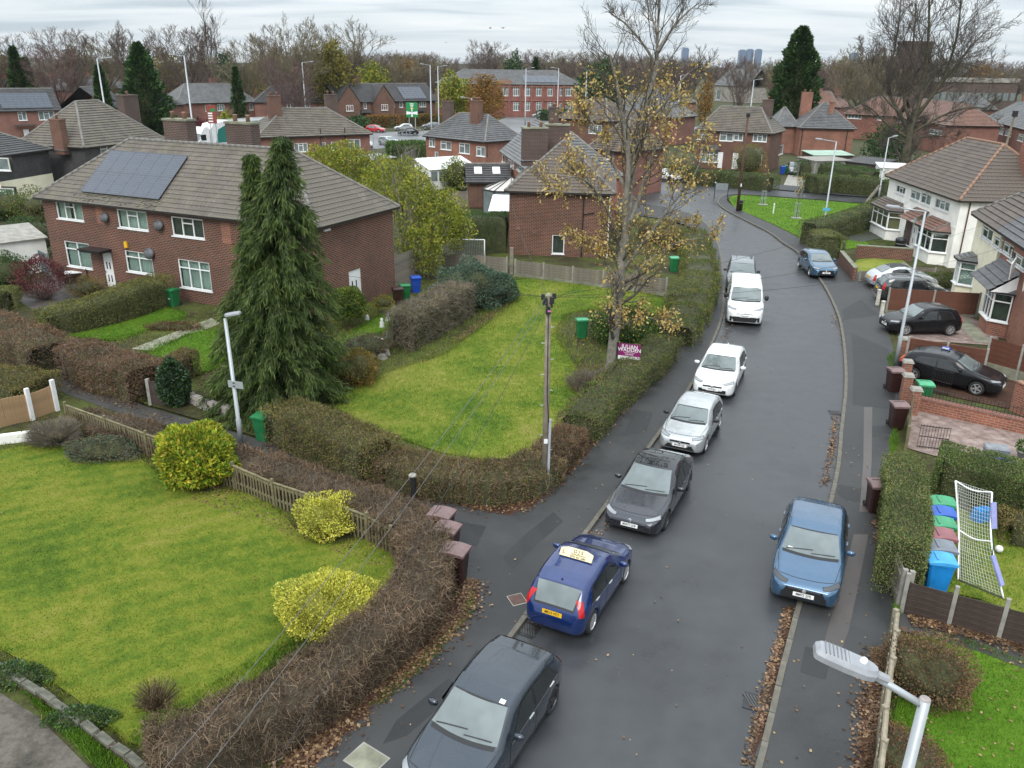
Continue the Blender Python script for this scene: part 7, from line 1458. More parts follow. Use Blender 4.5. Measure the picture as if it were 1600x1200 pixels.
panel_fence('red brown fence between the two black hatchback drives', g(1412,572,.05), g(1545,600,.05) + Vector((0,.6,0)),1.45, 'wood_brown', 2, gravel=.1, nb=6, cap=True)
q0, q1 = g(1536,582,.05), g(1640,612,.05); panel_fence('red brown fence with tall concrete gravel boards at the right edge', q0, q1,1.75, 'wood_brown', 2, gravel=.6, nb=5)
panel_fence('red brown upright board fence behind the gravel drive hatchback', g(1384,488,.05), g(1524,496,.05),1.45, 'wood_brown', 2, gravel=.2, vertical=True, cap=True)
panel_fence('weathered grey fence behind the silver soft top convertible', g(1342,440,.05), g(1400,436,.05),.75, 'wood_grey', 2, gravel=.2, nb=4)
panel_fence('grey garden fence under the rendered gable wall', g(1424,437,.05), g(1492,444,.05),.95, 'wood_grey', 2, gravel=.15, nb=4)
panel_fence('weathered brown fence at the back corner of the long brick house', g(616,455,.05), g(648,440,.05),2.2, 'wood_grey', 1, 'wood_grey', vertical=True)
panel_fence('teal painted fence left of the long brick house', g(58,420,.05), g(80,432,.05),1.5, 'teal_wood', 1, vertical=True)
panel_fence('grey boarded fence before the conservatory in the back garden', g(708,322,.05), g(752,322,.05),1.5, 'wood_grey', 2, vertical=True)
panel_fence('pale leaning fence by the main road shrubs', g(628,262,.05), g(650,250,.05),1.7, 'wood_grey', 3, vertical=True)
panel_fence('brown garden fence by the pale outbuilding at the left edge', g(-20,412,.05), g(40,396,.05),1.3, 'wood_brown', 3, vertical=True)
# picket fence along the big lawn
def picket(label, px, n_):
 P = [g(x, y, .05) for x, y in px]; t = thing('picket_fence', label, 'fence', (0,0,0)); pk = MB().box((0,0,.42),(.07,.018,.84),0,0,.9).mesh('picket', Mt['wood_green']); po = MB().box((0,0,.5),(.09,.09,1.0)).mesh('post', Mt['wood_green'])
 for a, b in zip(P, P[1:]):
  d = b - a; L = d.length; ang_ = math.atan2(d.y, d.x); inst('post', po, t, a, (0, RU(-.04,.04), ang_)); k = int(L / .15)
  nrm = Vector((-d.y, d.x, 0)).normalized() * .035
  for z in (.25,.72): MB().bar(a + nrm + Vector((0,0, z)), b + nrm + Vector((0,0, z)),.04,.07).build('rail', Mt['wood_green'], t)
  MB().bar(a + Vector((0,0,.87)), b + Vector((0,0,.87)),.075,.03).build('capping', Mt['wood_green'], t)
  for i in range(k):
   p = a + d * ((i + .5) / k); inst('picket', pk, t, (p.x, p.y, .05 + RU(-.03,.02)),(RU(-.03,.03), RU(-.03,.03), ang_))
 inst('post', po, t, P[-1], (0,0,0)); return t
picket('mossy green picket fence along the top of the big lawn', [(108,665),(170,688),(232,712),(300,738),(368,764),(430,792),(500,816),(575,846),(612,868)], 0)
# post and rail fence at the bottom right pavement edge
def rail_fence(label, px, h=.95):
 P = [g(x, y, h) for x, y in px]; t = thing('rail_fence', label, 'fence', (0,0,0)); po = MB().box((0,0, h / 2 + .02),(.11,.11, h + .05)).mesh('post', Mt['wood_pale']); pk = MB().box((0,0, h * .46),(.085,.02, h * .92)).mesh('pale', Mt['wood_pale'])
 for i, p in enumerate(P):
  inst('post', po, t, (p.x, p.y, .05),(RU(-.05,.05), RU(-.05,.05), RU(0,1)))
  if i:
   a = P[i - 1]; MB().tube([Vector((a.x, a.y, h)), Vector((p.x, p.y, h + RU(-.02,.02)))], .055,7).build('top_rail', Mt['wood_pale'], t); MB().bar((a.x - .05, a.y, .35),(p.x - .05, p.y, .35),.04,.08).build('lower_rail', Mt['wood_grey'], t)
   d = p - a; k = int(d.length / .16); an = math.atan2(d.y, d.x)
   for j in range(k):
    q = a + d * ((j + .5) / k); inst('pale', pk, t, (q.x - .07, q.y, .05),(RU(-.04,.04), RU(-.05,.05), an))
 return t
rail_fence('weathered pale fence between the pavement and the bottom right garden', [(1402,958),(1399,988),(1394,1030),(1390,1068),(1385,1110),(1381,1160),(1374,1230)])
t = thing('garden_gate', 'grey wooden gate seen edge on between two concrete posts', 'gate', tuple(g(1402,950,.05)), rd(78))
for k in range(6): inst('slat', MB().box((0,0,.55),(.11,.02,1.1)).mesh('slat', Mt['wood_grey']) if k == 0 else bpy.data.meshes['slat'], t, (.25 + k * .14,0,.02))
MB().box((.6,.03,.3),(.9,.03,.08)).box((.6,.03,.9),(.9,.03,.08)).build('ledge', Mt['wood_grey'], t)
for x, y in ((0,0),(-.05,-.16)): MB().box((x, y, .6),(.12,.12,1.2)).build('post', Mt['concrete'], t)
# --- brick walls, pillars, railings on the right
def brick_wall(label, a, b, h, mat, w=.23, cop='concrete', z0=0):
 a, b = Vector((a[0], a[1], 0)), Vector((b[0], b[1], 0)); d = b - a; L = d.length; t = thing('garden_wall', label, 'wall', a, math.atan2(d.y, d.x)); MB().box((L / 2,0, h / 2),(L, w, h)).build('wall', Mt[mat], t); n = max(1, round(L / .6)); cm = MB().box((0,0,0),(L / n - .012, w + .06,.065)).mesh('coping', Mt[cop])
 for i in range(n): inst('coping', cm, t, ((i + .5) * L / n, RU(-.006,.006), h + .034),(0, RU(-.01,.01), RU(-.008,.008)))
 return t
wl1 = brick_wall('red brick wall carrying iron railings beside the black sporty hatchback', g(1426,640,.05), g(1650,690,.05),.62, 'brick_orange', cop='brick_red')
Lw = (g(1426,640,.05) - g(1650,690,.05)).length; rb = MB().tube([(0,0,0),(0,0,.5)], .009,5).mesh('bar', Mt['iron'])
for i in range(int(Lw / .13)): inst('bar', rb, wl1,(.1 + i * .13,0,.66))
for z in (.78,1.08): MB().bar((.05,0, z),(Lw, 0, z),.03,.015).build('rail', Mt['iron'], wl1)
def pillar(label, px, py, h, mat='brick_orange', w=.36):
 p = g(px, py, .05); t = thing('gate_pillar', label, 'pillar', (p.x, p.y, 0), rd(-12)); MB().box((0,0, h / 2),(w, w, h)).build('pillar', Mt[mat], t); MB().box((0,0, h + .05),(w + .1, w + .1,.1),0,0,.8).build('cap', Mt['concrete'], t)
pillar('brick gate pillar nearest the camera at the end of the railed wall', 1424,648,1.15); pillar('brick gate pillar beside the green lidded bin', 1412,625,1.15); pillar('brick gate pillar at the foot of the lamp post', 1412,600,1.1); pillar('brick gate pillar at the pink gravel drive', 1406,560,1.05)
brick_wall('dark brick wall around the front lawn of the white semi, street side', g(1312,412,.05), g(1334,440,.05),.95, 'brick_brown', cop='concrete_moss'); brick_wall('dark brick wall up the path of the white semi', g(1336,402,.05), g(1424,408,.05),.95, 'brick_brown', cop='concrete_moss')
brick_wall('tall orange brick wall end at the right edge by the bonnet of the sporty hatchback', g(1580,640,.05), g(1640,668,.05),1.3, 'brick_orange', cop='ridge_clay')
def gate(label, a, b, h, n, mat='iron', bars=.008, rz=0, z=.08):
 a, b = g(*a, .05), g(*b, .05); d = b - a; L = d.length; t = thing('iron_gate', label, 'gate', (a.x, a.y, z), math.atan2(d.y, d.x) + rz); bm_ = MB().tube([(0,0,0),(0,0, h)], bars, 5).mesh('bar', Mt[mat])
 for i in range(n + 1): inst('bar', bm_, t, (i * L / n, 0,0))
 for zz in (.06, h * .5, h - .05): MB().bar((0,0, zz),(L, 0, zz),.02,.03).build('rail', Mt[mat], t)
gate('black iron gate standing open on the pink gravel', (1432,700),(1478,706),.95,10); gate('black iron drive gate in front of the sporty hatchback', (1452,612),(1482,620),1.1,8)
p = g(1417,690,.05); panel_fence('green grey slatted fence edge on beside the pink gravel', g(1414,705,.05), g(1422,640,.05),1.0, 'wood_green', 1, 'wood_green', vertical=True)
for lb, x, y in (('white peeling gate post nearest the gravel drive', 1376,497),('second white peeling gate post by the charcoal crossover', 1370,478),('white gate post beside the brick garden wall', 1308,404)):
 p = g(x, y, .05); o = MB().box((0,0,.5),(.16,.16,1.0)).box((0,0,1.03),(.19,.19,.06)).build('gate_post', pm('peeling_white_' + str(x),(.55,.52,.46),.8,.4,9), None, loc=(p.x, p.y, 0)); tag(o, lb, 'post')
p = g(1320,400,.05); t = thing('garden_gate', 'white garden gate at the end of the brick wall', 'gate', (p.x - .2, p.y + .2,.05), rd(-100))
for k in range(7): inst('slat', bpy.data.meshes['slat'], t, (k * .13,0,0)).data = bpy.data.meshes['slat']
MB().bar((0,.03,.3),(.85,.03,.3),.03,.08).bar((0,.03,.85),(.85,.03,.85),.03,.08).build('ledge', Mt['upvc'], t)
# gates on the left footpath
t = thing('garden_gate', 'dark slatted gate in the red brown hedge, below the small conifer', 'gate', tuple(g(236,632,.05)), rd(-8)); sl2 = MB().box((0,0,.5),(.10,.025,1.0)).mesh('slat', Mt['wood_dark'])
for k in range(8): inst('slat', sl2, t, (.1 + k * .11,0,.03))
MB().bar((.05,.03,.3),(.95,.03,.3),.03,.08).bar((.05,.03,.85),(.95,.03,.85),.03,.08).build('ledge', Mt['wood_dark'], t); MB().box((0,0,.55),(.13,.13,1.15)).build('post', Mt['concrete'], t)
gate('black iron gate beside the white concrete post on the footpath', (108,585),(128,592),1.0,6, z=.05)
p = g(103,584,.05); tag(MB().box((0,0,.58),(.15,.15,1.16)).build('gate_post', Mt['concrete'], None, loc=(p.x, p.y, 0)), 'white concrete gate post between the two red brown hedges', 'post')
t = thing('timber_gate', 'brown boarded gate with white posts at the left edge', 'gate', tuple(g(-40,690,.05)), math.atan2((g(92,640) - g(-40,690)).y, (g(92,640) - g(-40,690)).x)); Lg = (g(92,640) - g(-40,690)).length; bd_ = MB().box((0,0,.55),(.135,.025,1.1)).mesh('board', Mt['wood_new'])
for k in range(int(Lg / .14)): inst('board', bd_, t, (k * .14 + .07,0,.05 + .10 * math.sin(k * .25)),(0, RU(-.01,.01),0))
for u in (.66,.97): MB().box((Lg * u, -.05,.65),(.15,.12,1.35)).build('post', Mt['white'], t)
o = MB().box((0,0,.2),(3.6,.22,.34)).build('white_wall', Mt['render_white'], None, loc=tuple(g(20,692,.02)), rz=rd(22)); tag(o, 'low white painted wall in front of the brown boarded gate', 'wall')
Mt['stone_old'] = pm('old_coping', (.10,.098,.075),.9,.5,5, bmp=.5)
# near wall with coping stones, bottom left
ca = [g(x, y, .27) for x, y in [(-60,1000),(0,1042),(60,1078),(130,1128),(200,1180),(260,1230)]]; t = thing('coping_wall', 'low grey stone wall with uneven coping at the bottom left', 'wall', (0,0,0)); wb2 = MB()
cst = [MB().box((0,0,0),(l_, .17,.07),0,0,.93).mesh('coping_stone', Mt['stone_old']) for l_ in (.42,.50,.58)]
for a, b in zip(ca, ca[1:]):
 wb2.bar((a.x, a.y, .10),(b.x, b.y, .10),.12,.30); d = b - a; n = max(1, round(d.length / .52))
 for i in range(n):
  p = a + d * ((i + .5) / n); inst('coping_stone', random.choice(cst), t, (p.x + RU(-.02,.02), p.y, .27 + RU(-.03,.03)),(RU(-.07,.07), RU(-.04,.04), math.atan2(d.y, d.x) + RU(-.05,.05)))
wb2.build('wall', Mt['brick_dark'], t)
rw_ = [g(x, y, .2) for x, y in [(298,622),(320,634),(345,640),(362,646)]]; t = thing('rockery_wall', 'low dry stone wall below the weeping conifer', 'wall', (0,0,0)); stn = [MB().box((0,0,0),(RU(.25,.4),.25,.16),0,0,.85).mesh('stone', Mt['stone_grey']) for _ in range(3)]
for a, b in zip(rw_, rw_[1:]):
 for i in range(3):
  for z in (.08,.24,.40): p = a.lerp(b, (i + .5 + RU(-.2,.2)) / 3); inst('stone', random.choice(stn), t, (p.x, p.y, z),(0, RU(-.1,.1), math.atan2((b - a).y, (b - a).x) + RU(-.2,.2)))
# ---------------------------------------------------------------- street furniture
def lamp_post(label, base, H, arm_dir, arm=1.0, head=.62, r0=.075, r1=.055, lean=(0,0), big=False, group=None, armrise=.12, z=.05, seg=12):
 t = thing('street_lamp', label, 'street lamp', (base[0], base[1], z),0, group); tx, ty = lean
 top = Vector((tx, ty, H)); MB().tube([(0,0,0),(tx * .2, ty * .2, H * .2),(tx * .205, ty * .205, H * .205), top], [r0 * 1.25, r0 * 1.25, r0, r1], seg).build('pole', Mt['metal_grey'], t, True)
 if big: MB().lathe([(0,.012),(r1 * .9,.012),(r1 * 1.02,0)], tuple(top),16).build('pole_cap', pm('pole_cap_rust', (.30,.26,.25),.7,.3,6), t)
 d = Vector((arm_dir[0], arm_dir[1], 0)).normalized(); s = top - Vector((0,0,.08 if big else .02)); e_ = s + d * arm + Vector((0,0, armrise))
 if arm > .05: MB().tube([s, s.lerp(e_, .5), e_], [.034 if not big else .038] * 3,10).build('arm', Mt['metal_grey'], t, True)
 yaw = math.atan2(d.y, d.x); hb = MB(); L, W = head, head * .42
 pl = [(0,.14),(.06,.32),(.2,.46),(.5,.5),(.86,.46),(.97,.40),(1.0,.30)]; up = []
 for u, w in pl: up.append((u * L, w * W))
 ring = [(x, w) for x, w in up] + [(x, -w) for x, w in up[::-1]]; n = len(ring)
 hb.add([(x, y, .0) for x, y in ring] + [(x, y, .055 * head / .6) for x, y in ring] + [(L * .5 + (x - L * .5) * .9, y * .72,.10 * head / .6) for x, y in ring], [(i, (i + 1) % n, n + (i + 1) % n, n + i) for i in range(n)] + [(n + i, n + (i + 1) % n, 2 * n + (i + 1) % n, 2 * n + i) for i in range(n)] + [tuple(range(2 * n, 3 * n)), tuple(range(n))[::-1]])
 h = hb.build('lamp_head', Mt['lamp_body'], t, False); h.location = e_ - d * .03 - Vector((0,0,.02)); h.rotation_euler = (0,-math.atan2(armrise, max(arm, .3)) * .6, yaw)
 MB().quad((L * .15,-W * .3,-.004),(L * .15, W * .3,-.004),(L * .85, W * .3,-.004),(L * .85,-W * .3,-.004)).build('lens', Mt['lamp_clear'], h)
 if big:
  for i in range(6): MB().box((L * (.56 + i * .062),0,.106),(L * .018, W * .68,.018)).build('cooling_fin', Mt['fin'], h)
  MB().lathe([(0,.055),(.024,.052),(.034,.035),(.038,0)], (L * .28,-W * .05,.10),16).build('photocell', Mt['white'], h, True); MB().box((L * .5,0,.104),(L * .012, W * .70,.008)).build('seam', Mt['fin'], h)
  MB().tube([(-.10,0,.03),(.05,0,.035)], [.045,.05], 10).build('collar', Mt['lamp_body'], h)
 return t
Mt['lamp_body'] = pm('lamp_casting', (.27,.28,.30),.5,.15,5); Mt['fin'] = pm('dark_fin', (.16,.16,.17),.6,.2,6)
# nearest lamp at the right: the head hangs over the pavement
lt_ = Vector((0,0, CAM_H)) + ray(1444,1099) * 8.0; bl = Vector((lt_.x, lt_.y, 0)); hd_ = ray(1266,1030); hp = Vector((0,0, CAM_H)) + hd_ * ((lt_.z + .26 - CAM_H) / hd_.z); dv = Vector((hp.x - lt_.x, hp.y - lt_.y, 0))
lamp_post('nearest street lamp whose head hangs over the pavement at the bottom right', bl, lt_.z, dv, max(.3, dv.length - .60),.64,.075,.053, big=True, armrise=.24, z=.05, seg=20)
b = g(377,692,.05); topL = gy(352,500, b.y); hl_ = topL.z; lamp_post('grey lamp post leaning by the golden green shrub at the left', b, hl_, (1,-.25),.05,.62,.075,.06, lean=(topL.x - b.x, 0))
sg_ = thing('back_of_sign', 'small blank backed street sign on the left lamp post', 'street sign', (0,0,0)); ps = gy(368,601, b.y - .1); MB().box(tuple(ps),(.62,.025,.26), rd(-18)).build('plate', Mt['metal_grey'], sg_)
for dx in (-.0,): MB().box((ps.x, ps.y + .05, ps.z + .06),(.2,.12,.03)).box((ps.x, ps.y + .05, ps.z - .06),(.2,.12,.03)).build('clamp', Mt['metal_dark'], sg_)
for lb, bp_, tp_, hd in (('lamp post in front of the black hatchback on the gravel drive', (1399,571),(1450,332),(-1.0,.25)),('lamp post with a blue sign at the clipped hedge block', (1285,366),(1306,222),(-1,.35)),('lamp post at the end of the green verge by the white semi', (1372,312),(1393,216),(1,.1))):
 b = g(*bp_, .05); H = hgt(tp_[1], b); lamp_post(lb, b, H, hd, 1.1 if tp_[0] != 1393 else .4,.6,.075,.05)
b = g(1285,366,.05); s = thing('street_sign', 'small light blue plate on the lamp post at the clipped hedge', 'street sign', (b.x, b.y - .1,0)); MB().box((0,0, hgt(327, b)),(.62,.03,.24)).build('plate', pm('blue_sign', (.10,.38,.55),.5,.08,4), s); MB().box((0,.05, hgt(327, b)),(.2,.06,.04)).build('clamp', Mt['metal_dark'], s)
for lb, x, yt, Y, hd in (('tall lamp post before the far left solar panelled house', 148,92,118,(1,.1)),('tall lamp post beside the red leaved shrub on the main road', 284,88,112,(-1,.1)),('lamp post in front of the bare purple tree', 472,98,150,(1,.2)),('tall lamp post left of the yellow green tree by the school', 672,102,170,(-1,0)),('second tall lamp post beside the green road sign', 684,104,178,(1,0)),('lamp post before the school, left one', 822,107,205,(1,0)),('lamp post before the school, right one', 873,107,210,(-1,0)),('short lamp post in front of the orange tree', 737,154,150,(-1,0)),('lamp post beside the round evergreen tree', 917,110,190,(1,0)),('lamp post right of the church', 1178,125,190,(1,0)),('lamp post seen through the tall autumn tree', 1064,118,175,(1,0))):
 tp_ = gy(x, yt, Y); lamp_post(lb, (tp_.x + .3 * (1 if x < 300 else 0), Y), tp_.z, hd, 1.2,.8,.13,.09, lean=(0,0), seg=6)
# telegraph pole at the street corner
pb = g(851,768,.05); pt = gy(857,462, pb.y); Hp = pt.z; lx = pt.x - pb.x
tp = thing('telegraph_pole', 'weathered timber telegraph pole with dark cable boxes at the street corner', 'telegraph pole', (pb.x, pb.y, 0)); MB().tube([(0,0,0),(lx * .5,0, Hp * .5),(lx, 0, Hp)], [.115,.098,.08], 12).build('pole', Mt['pole_wood'], tp, True)
ps_ = pm('grey_conduit', (.34,.37,.41),.5,.12,4)
MB().box((.10,-.06,1.35),(.075,.07,2.7)).build('conduit', ps_, tp); MB().tube([(.06,-.10,2.6),(.02 + lx * .6,-.13,3.6),(lx * .9,-.12, Hp - .5)], .014,5).build('cable', Mt['black'], tp)
for i in range(9): z = 1.6 + i * .52; MB().tube([(lx * z / Hp - .2 * (i % 2),-.02, z),(lx * z / Hp + .2 * ((i + 1) % 2),-.02, z)], .011,5).build('step', Mt['metal_grey'], tp)
MB().box((lx * .25,-.135,1.95),(.12,.012,.16)).build('plate', Mt['white'], tp)
for dx, dy, dz, s in ((-.12,-.1,-.15,.2),(.13,-.08,-.12,.19),(0,-.14,-.42,.2),(-.2,.06,-.05,.16),(.22,.06,-.02,.16),(.1,.12,-.3,.17)): MB().box((lx + dx * .8, dy, Hp + dz),(s * .78, s * .7, s * 1.05),0,0,.8).build('cable_box', Mt['black'], tp)
MB().box((lx + .03,-.235, Hp - .42),(.10,.012,.05)).build('label', pm('pink_label', (.55,.15,.4),.5,.05), tp); MB().lathe([(0,.1),(.07,.06),(.10,0)], (lx, 0, Hp),10).build('cap', Mt['concrete_moss'], tp)
topw = Vector((pb.x + lx, pb.y, Hp - .05))
def wire(label, a, b, sag, r=.011, mat='cable'):
 a, b = Vector(a), Vector(b); P = [a.lerp(b, i / 18) - Vector((0,0, sag * 4 * (i / 18) * (1 - i / 18))) for i in range(19)]; o = MB().tube(P, r, 4, cap=False).build('overhead_wire', Mt[mat], None, uv=False); return tag(o, label, 'cable', 'overhead wires')
def wpx(px, py, Y): return gy(px, py, Y)
wire('pale overhead wire dropping across the twiggy hedge to the bottom edge, left one', topw + Vector((-.1,-.1,0)), wpx(245,1215,9.6),.3,.007, 'cable')
wire('pale overhead wire dropping across the twiggy hedge, middle one', topw + Vector((-.05,-.12,-.1)), wpx(300,1230,9.4),.3,.007)
wire('dark overhead wire nearest the kerb side, crossing the hedge to the bottom edge', topw + Vector((.0,-.12,-.2)), wpx(415,1215,9.2),.4,.007, 'black')
for lb, to, sg in (('thin overhead wire to the long brick house', h1.matrix_basis @ Vector((21.2,.4,5.1)),.5),('thin overhead wire to the middle brick house', h2.matrix_basis @ Vector((.3,.2,4.7)),.5),('thin overhead wire crossing the street to the white semi', h3.matrix_basis @ Vector((9,.2,4.8)),.8),('thin overhead wire crossing the street to the cream house', h4a.matrix_basis @ Vector((3,.2,4.9)),.8),('thin overhead wire crossing the street to the brick half of the pair', h4b.matrix_basis @ Vector((3,.2,4.9)),.8),('thin overhead wire over the left garden to the far end of the long house', h1.matrix_basis @ Vector((1,.1,5.1)),.9)):
 wire(lb, topw, to, sg, .007, 'black')
b = g(1152,330,.05); H = hgt(178, b); t = thing('telegraph_pole', 'dark brown telegraph pole leaning at the green verge corner', 'telegraph pole', (b.x, b.y, 0)); tx_ = gy(1169,180, b.y).x - b.x; MB().tube([(0,0,0),(tx_, 0, H)], [.15,.10], 8).build('pole', Mt['pole_brown'], t, True); MB().box((tx_, 0, H - .1),(.3,.3,.35)).build('cable_box', Mt['black'], t); MB().box((.05,-.16,2.6),(.12,.02,.3)).build('plate', Mt['white'], t)
b = gy(1587,174,75); t = thing('telegraph_pole', 'thin telegraph pole at the right edge behind the white semi', 'telegraph pole', (b.x - .6,75,0)); MB().tube([(0,0,0),(.6,0, b.z)], [.12,.09], 8).build('pole', Mt['pole_wood'], t); MB().box((.6,0, b.z - .2),(.35,.3,.5)).build('cable_box', Mt['black'], t)
# leaning sleeper post by the verge
b = g(1352,318,.05); o = MB().bar((0,0,0),(1.2,0,1.9),.22,.22).build('leaning_post', Mt['wood_grey'], None, loc=tuple(b)); tag(o, 'leaning grey timber post at the end of the green verge', 'post')
# ---------------------------------------------------------------- wheelie bins
BM = {}
def bin_meshes(body, lid):
 k = (body, lid)
 if k in BM: return BM[k]
 b = MB(); w0, d0, w1, d1, h = .23,.25,.275,.32,.93
 rings = [(w0, d0,.03),(w0 * 1.03, d0 * 1.05,.2),(w1, d1, h - .06),(w1 + .02, d1 + .02, h - .055),(w1 + .02, d1 + .02, h)]
 vs = []
 for w, d, z in rings:
  c = .05; vs += [(x, y, z) for x, y in ((-w + c, -d),(w - c, -d),(w, -d + c),(w, d - c),(w - c, d),(-w + c, d),(-w, d - c),(-w, -d + c))]
 b.add(vs, [(r * 8 + i, r * 8 + (i + 1) % 8, r * 8 + 8 + (i + 1) % 8, r * 8 + 8 + i) for r in range(4) for i in range(8)] + [tuple(range(8))[::-1]]); bm_ = b.mesh('body', Mt[body])
 l = MB(); w, d = w1 + .035, d1 + .04; rr = []
 for j in range(7):
  y = -d + (2 * d) * j / 6; z = .015 + .075 * math.sin(PI * (.12 + .80 * j / 6)); rr += [(-w, y, -.03),(-w, y, z * .75),(-w * .9, y, z),(w * .9, y, z),(w, y, z * .75),(w, y, -.03)]
 l.add(rr, [(j * 6 + i, j * 6 + i + 1,(j + 1) * 6 + i + 1,(j + 1) * 6 + i) for j in range(6) for i in range(5)] + [(0,1,2,3,4,5)[::-1], tuple(range(36,42))]); l.box((0, d * .35,.098),(w * 1.3,.05,.012)); lm_ = l.mesh('lid', Mt[lid])
 hm = MB().tube([(-.22,.37,.93),(.22,.37,.93)], .02,6).mesh('handle', Mt[body]); wm = MB().lathe([(0,.03),(.09,.03),(.10,.015),(.10,-.015),(.09,-.03),(0,-.03)], n=12).mesh('wheel', Mt['tyre'])
 BM[k] = (bm_, lm_, hm, wm); return BM[k]
def wbin(label, px, py, body, lid=None, rz=0, group=None, z=.05, sc_=1.0, open_=0.0, num=None, loc=None):
 p = loc or g(px, py, z); bm_, lm_, hm, wm = bin_meshes(body, lid or body); t = thing('wheelie_bin', label, 'wheelie bin', (p[0], p[1], z), rz, group); t.scale = (sc_,) * 3
 inst('body', bm_, t); inst('lid', lm_, t, (0,0,.955),(-open_, RU(-.02,.02),0)); inst('handle', hm, t)
 for s in (-1,1): inst('wheel', wm, t, (s * .24,.27,.10),(0, PI / 2,0))
 MB().box((0,-.285,.55),(.16,.012,.2)).build('number_label', Mt['white'], t) if num else None
 return t
GB = 'wheelie bins'
wbin('green bin against the wall of the long brick house', 272,478, 'bin_green', rz=rd(-25), num=1); wbin('green bin between twiggy hedge and clipped hedge on the footpath', 414,686, 'bin_green', rz=rd(-20)); wbin('green bin at the top of the middle lawn under the tall tree', 908,527, 'bin_green', 'lid_green', rz=rd(8), open_=.12)
wbin('green bin behind the brown one at the side wall of the long house', 633,470, 'bin_green', rz=rd(20)); wbin('blue bin at the side wall of the long house', 650,457, 'bin_blue', rz=rd(20)); wbin('dark bin lowest of three by the side wall of the long house', 622,476, 'bin_brown', rz=rd(20))
wbin('brown bin standing at the kerb end of the twiggy hedge, nearest of three', 712,906, 'bin_brown', 'lid_brown', rz=rd(70), z=.1); wbin('brown bin, middle one of three at the end of the twiggy hedge', 699,870, 'bin_brown', 'lid_brown', rz=rd(70), z=.1); wbin('brown bin, farthest of three at the end of the twiggy hedge', 691,846, 'bin_brown', 'lid_brown', rz=rd(70), z=.1)
wbin('brown bin leaning on the clipped hedge right of the blue hatchback', 1366,797, 'bin_brown', 'lid_brown', rz=rd(-5), z=.1); wbin('brown bin beside the grey slatted fence on the right pavement', 1399,667, 'bin_brown', 'lid_brown', rz=rd(-5), z=.1); wbin('brown bin at the foot of the right lamp post', 1394,610, 'bin_brown', 'lid_brown', rz=rd(0), z=.1)
wbin('green bin with bright lid behind the brick pillar', 1439,632, 'bin_green', 'lid_green', rz=rd(-10));
RB = [('bright blue bin in front of the football goal', 1459,917, 'bin_sky', 'lid_sky'),('grey bin second from the front in the row by the goal', 1464,886, 'bin_grey', 'bin_grey'),('maroon lidded bin in the middle of the row by the goal', 1466,862, 'bin_maroon', 'lid_maroon'),('green lidded bin behind the maroon one by the goal', 1469,836, 'bin_green', 'lid_green'),('blue lidded bin near the back of the row by the goal', 1470,820, 'bin_blue', 'lid_blue'),('green lidded bin at the very back of the row by the goal', 1472,806, 'bin_green', 'lid_green')]
qa = g(1470,876,1.0); qb = qa + (g(1473,779,1.0) - qa).normalized() * 3.5
for i, (lb, x, y, b_, l_) in enumerate(RB): q = qa.lerp(qb, i / 5); wbin(lb, 0,0, b_, l_, rz=rd(78), z=.09, loc=(q.x, q.y, .09))
wbin('small brown bin by the square hedge block, left one', 1270,385, 'bin_brown', 'lid_brown', z=.1); wbin('small brown bin by the square hedge block, right one', 1276,394, 'bin_brown', 'lid_brown', z=.1)
wbin('blue bin beside the drive of the bay windowed semi', 1222,272, 'bin_blue'); wbin('green bin beside the drive of the bay windowed semi', 1227,270, 'bin_green'); wbin('brown bin in front of the side road hedge', 1203,293, 'bin_brown')
wbin('green bin behind the golden tree at the street hedge', 1052,424, 'bin_green', 'lid_green')
# black litter bin at the pole, black sack-like bin at the white porch
def litter_bin(label, p, r=.30, h=1.0):
 t = thing('litter_bin', label, 'litter bin', tuple(p)); MB().lathe([(r * .9,0),(r, .05),(r, h * .72),(r * 1.06, h * .74),(r * 1.06, h * .95),(r * .8, h),(0, h * 1.02)], n=14).build('body', Mt['bin_black'], t, True); MB().box((0,-r, h * .84),(r * 1.1,.05,.12)).build('opening', Mt['black'], t); MB().lathe([(r * 1.02,.66 * h),(r * 1.02,.69 * h)], n=14).build('band', Mt['metal_grey'], t)
litter_bin('black litter bin at the foot of the leaning brown pole', g(1155,328,.1)); litter_bin('black barrel by the porch of the white semi', g(1404,398,.09),.38,1.3)
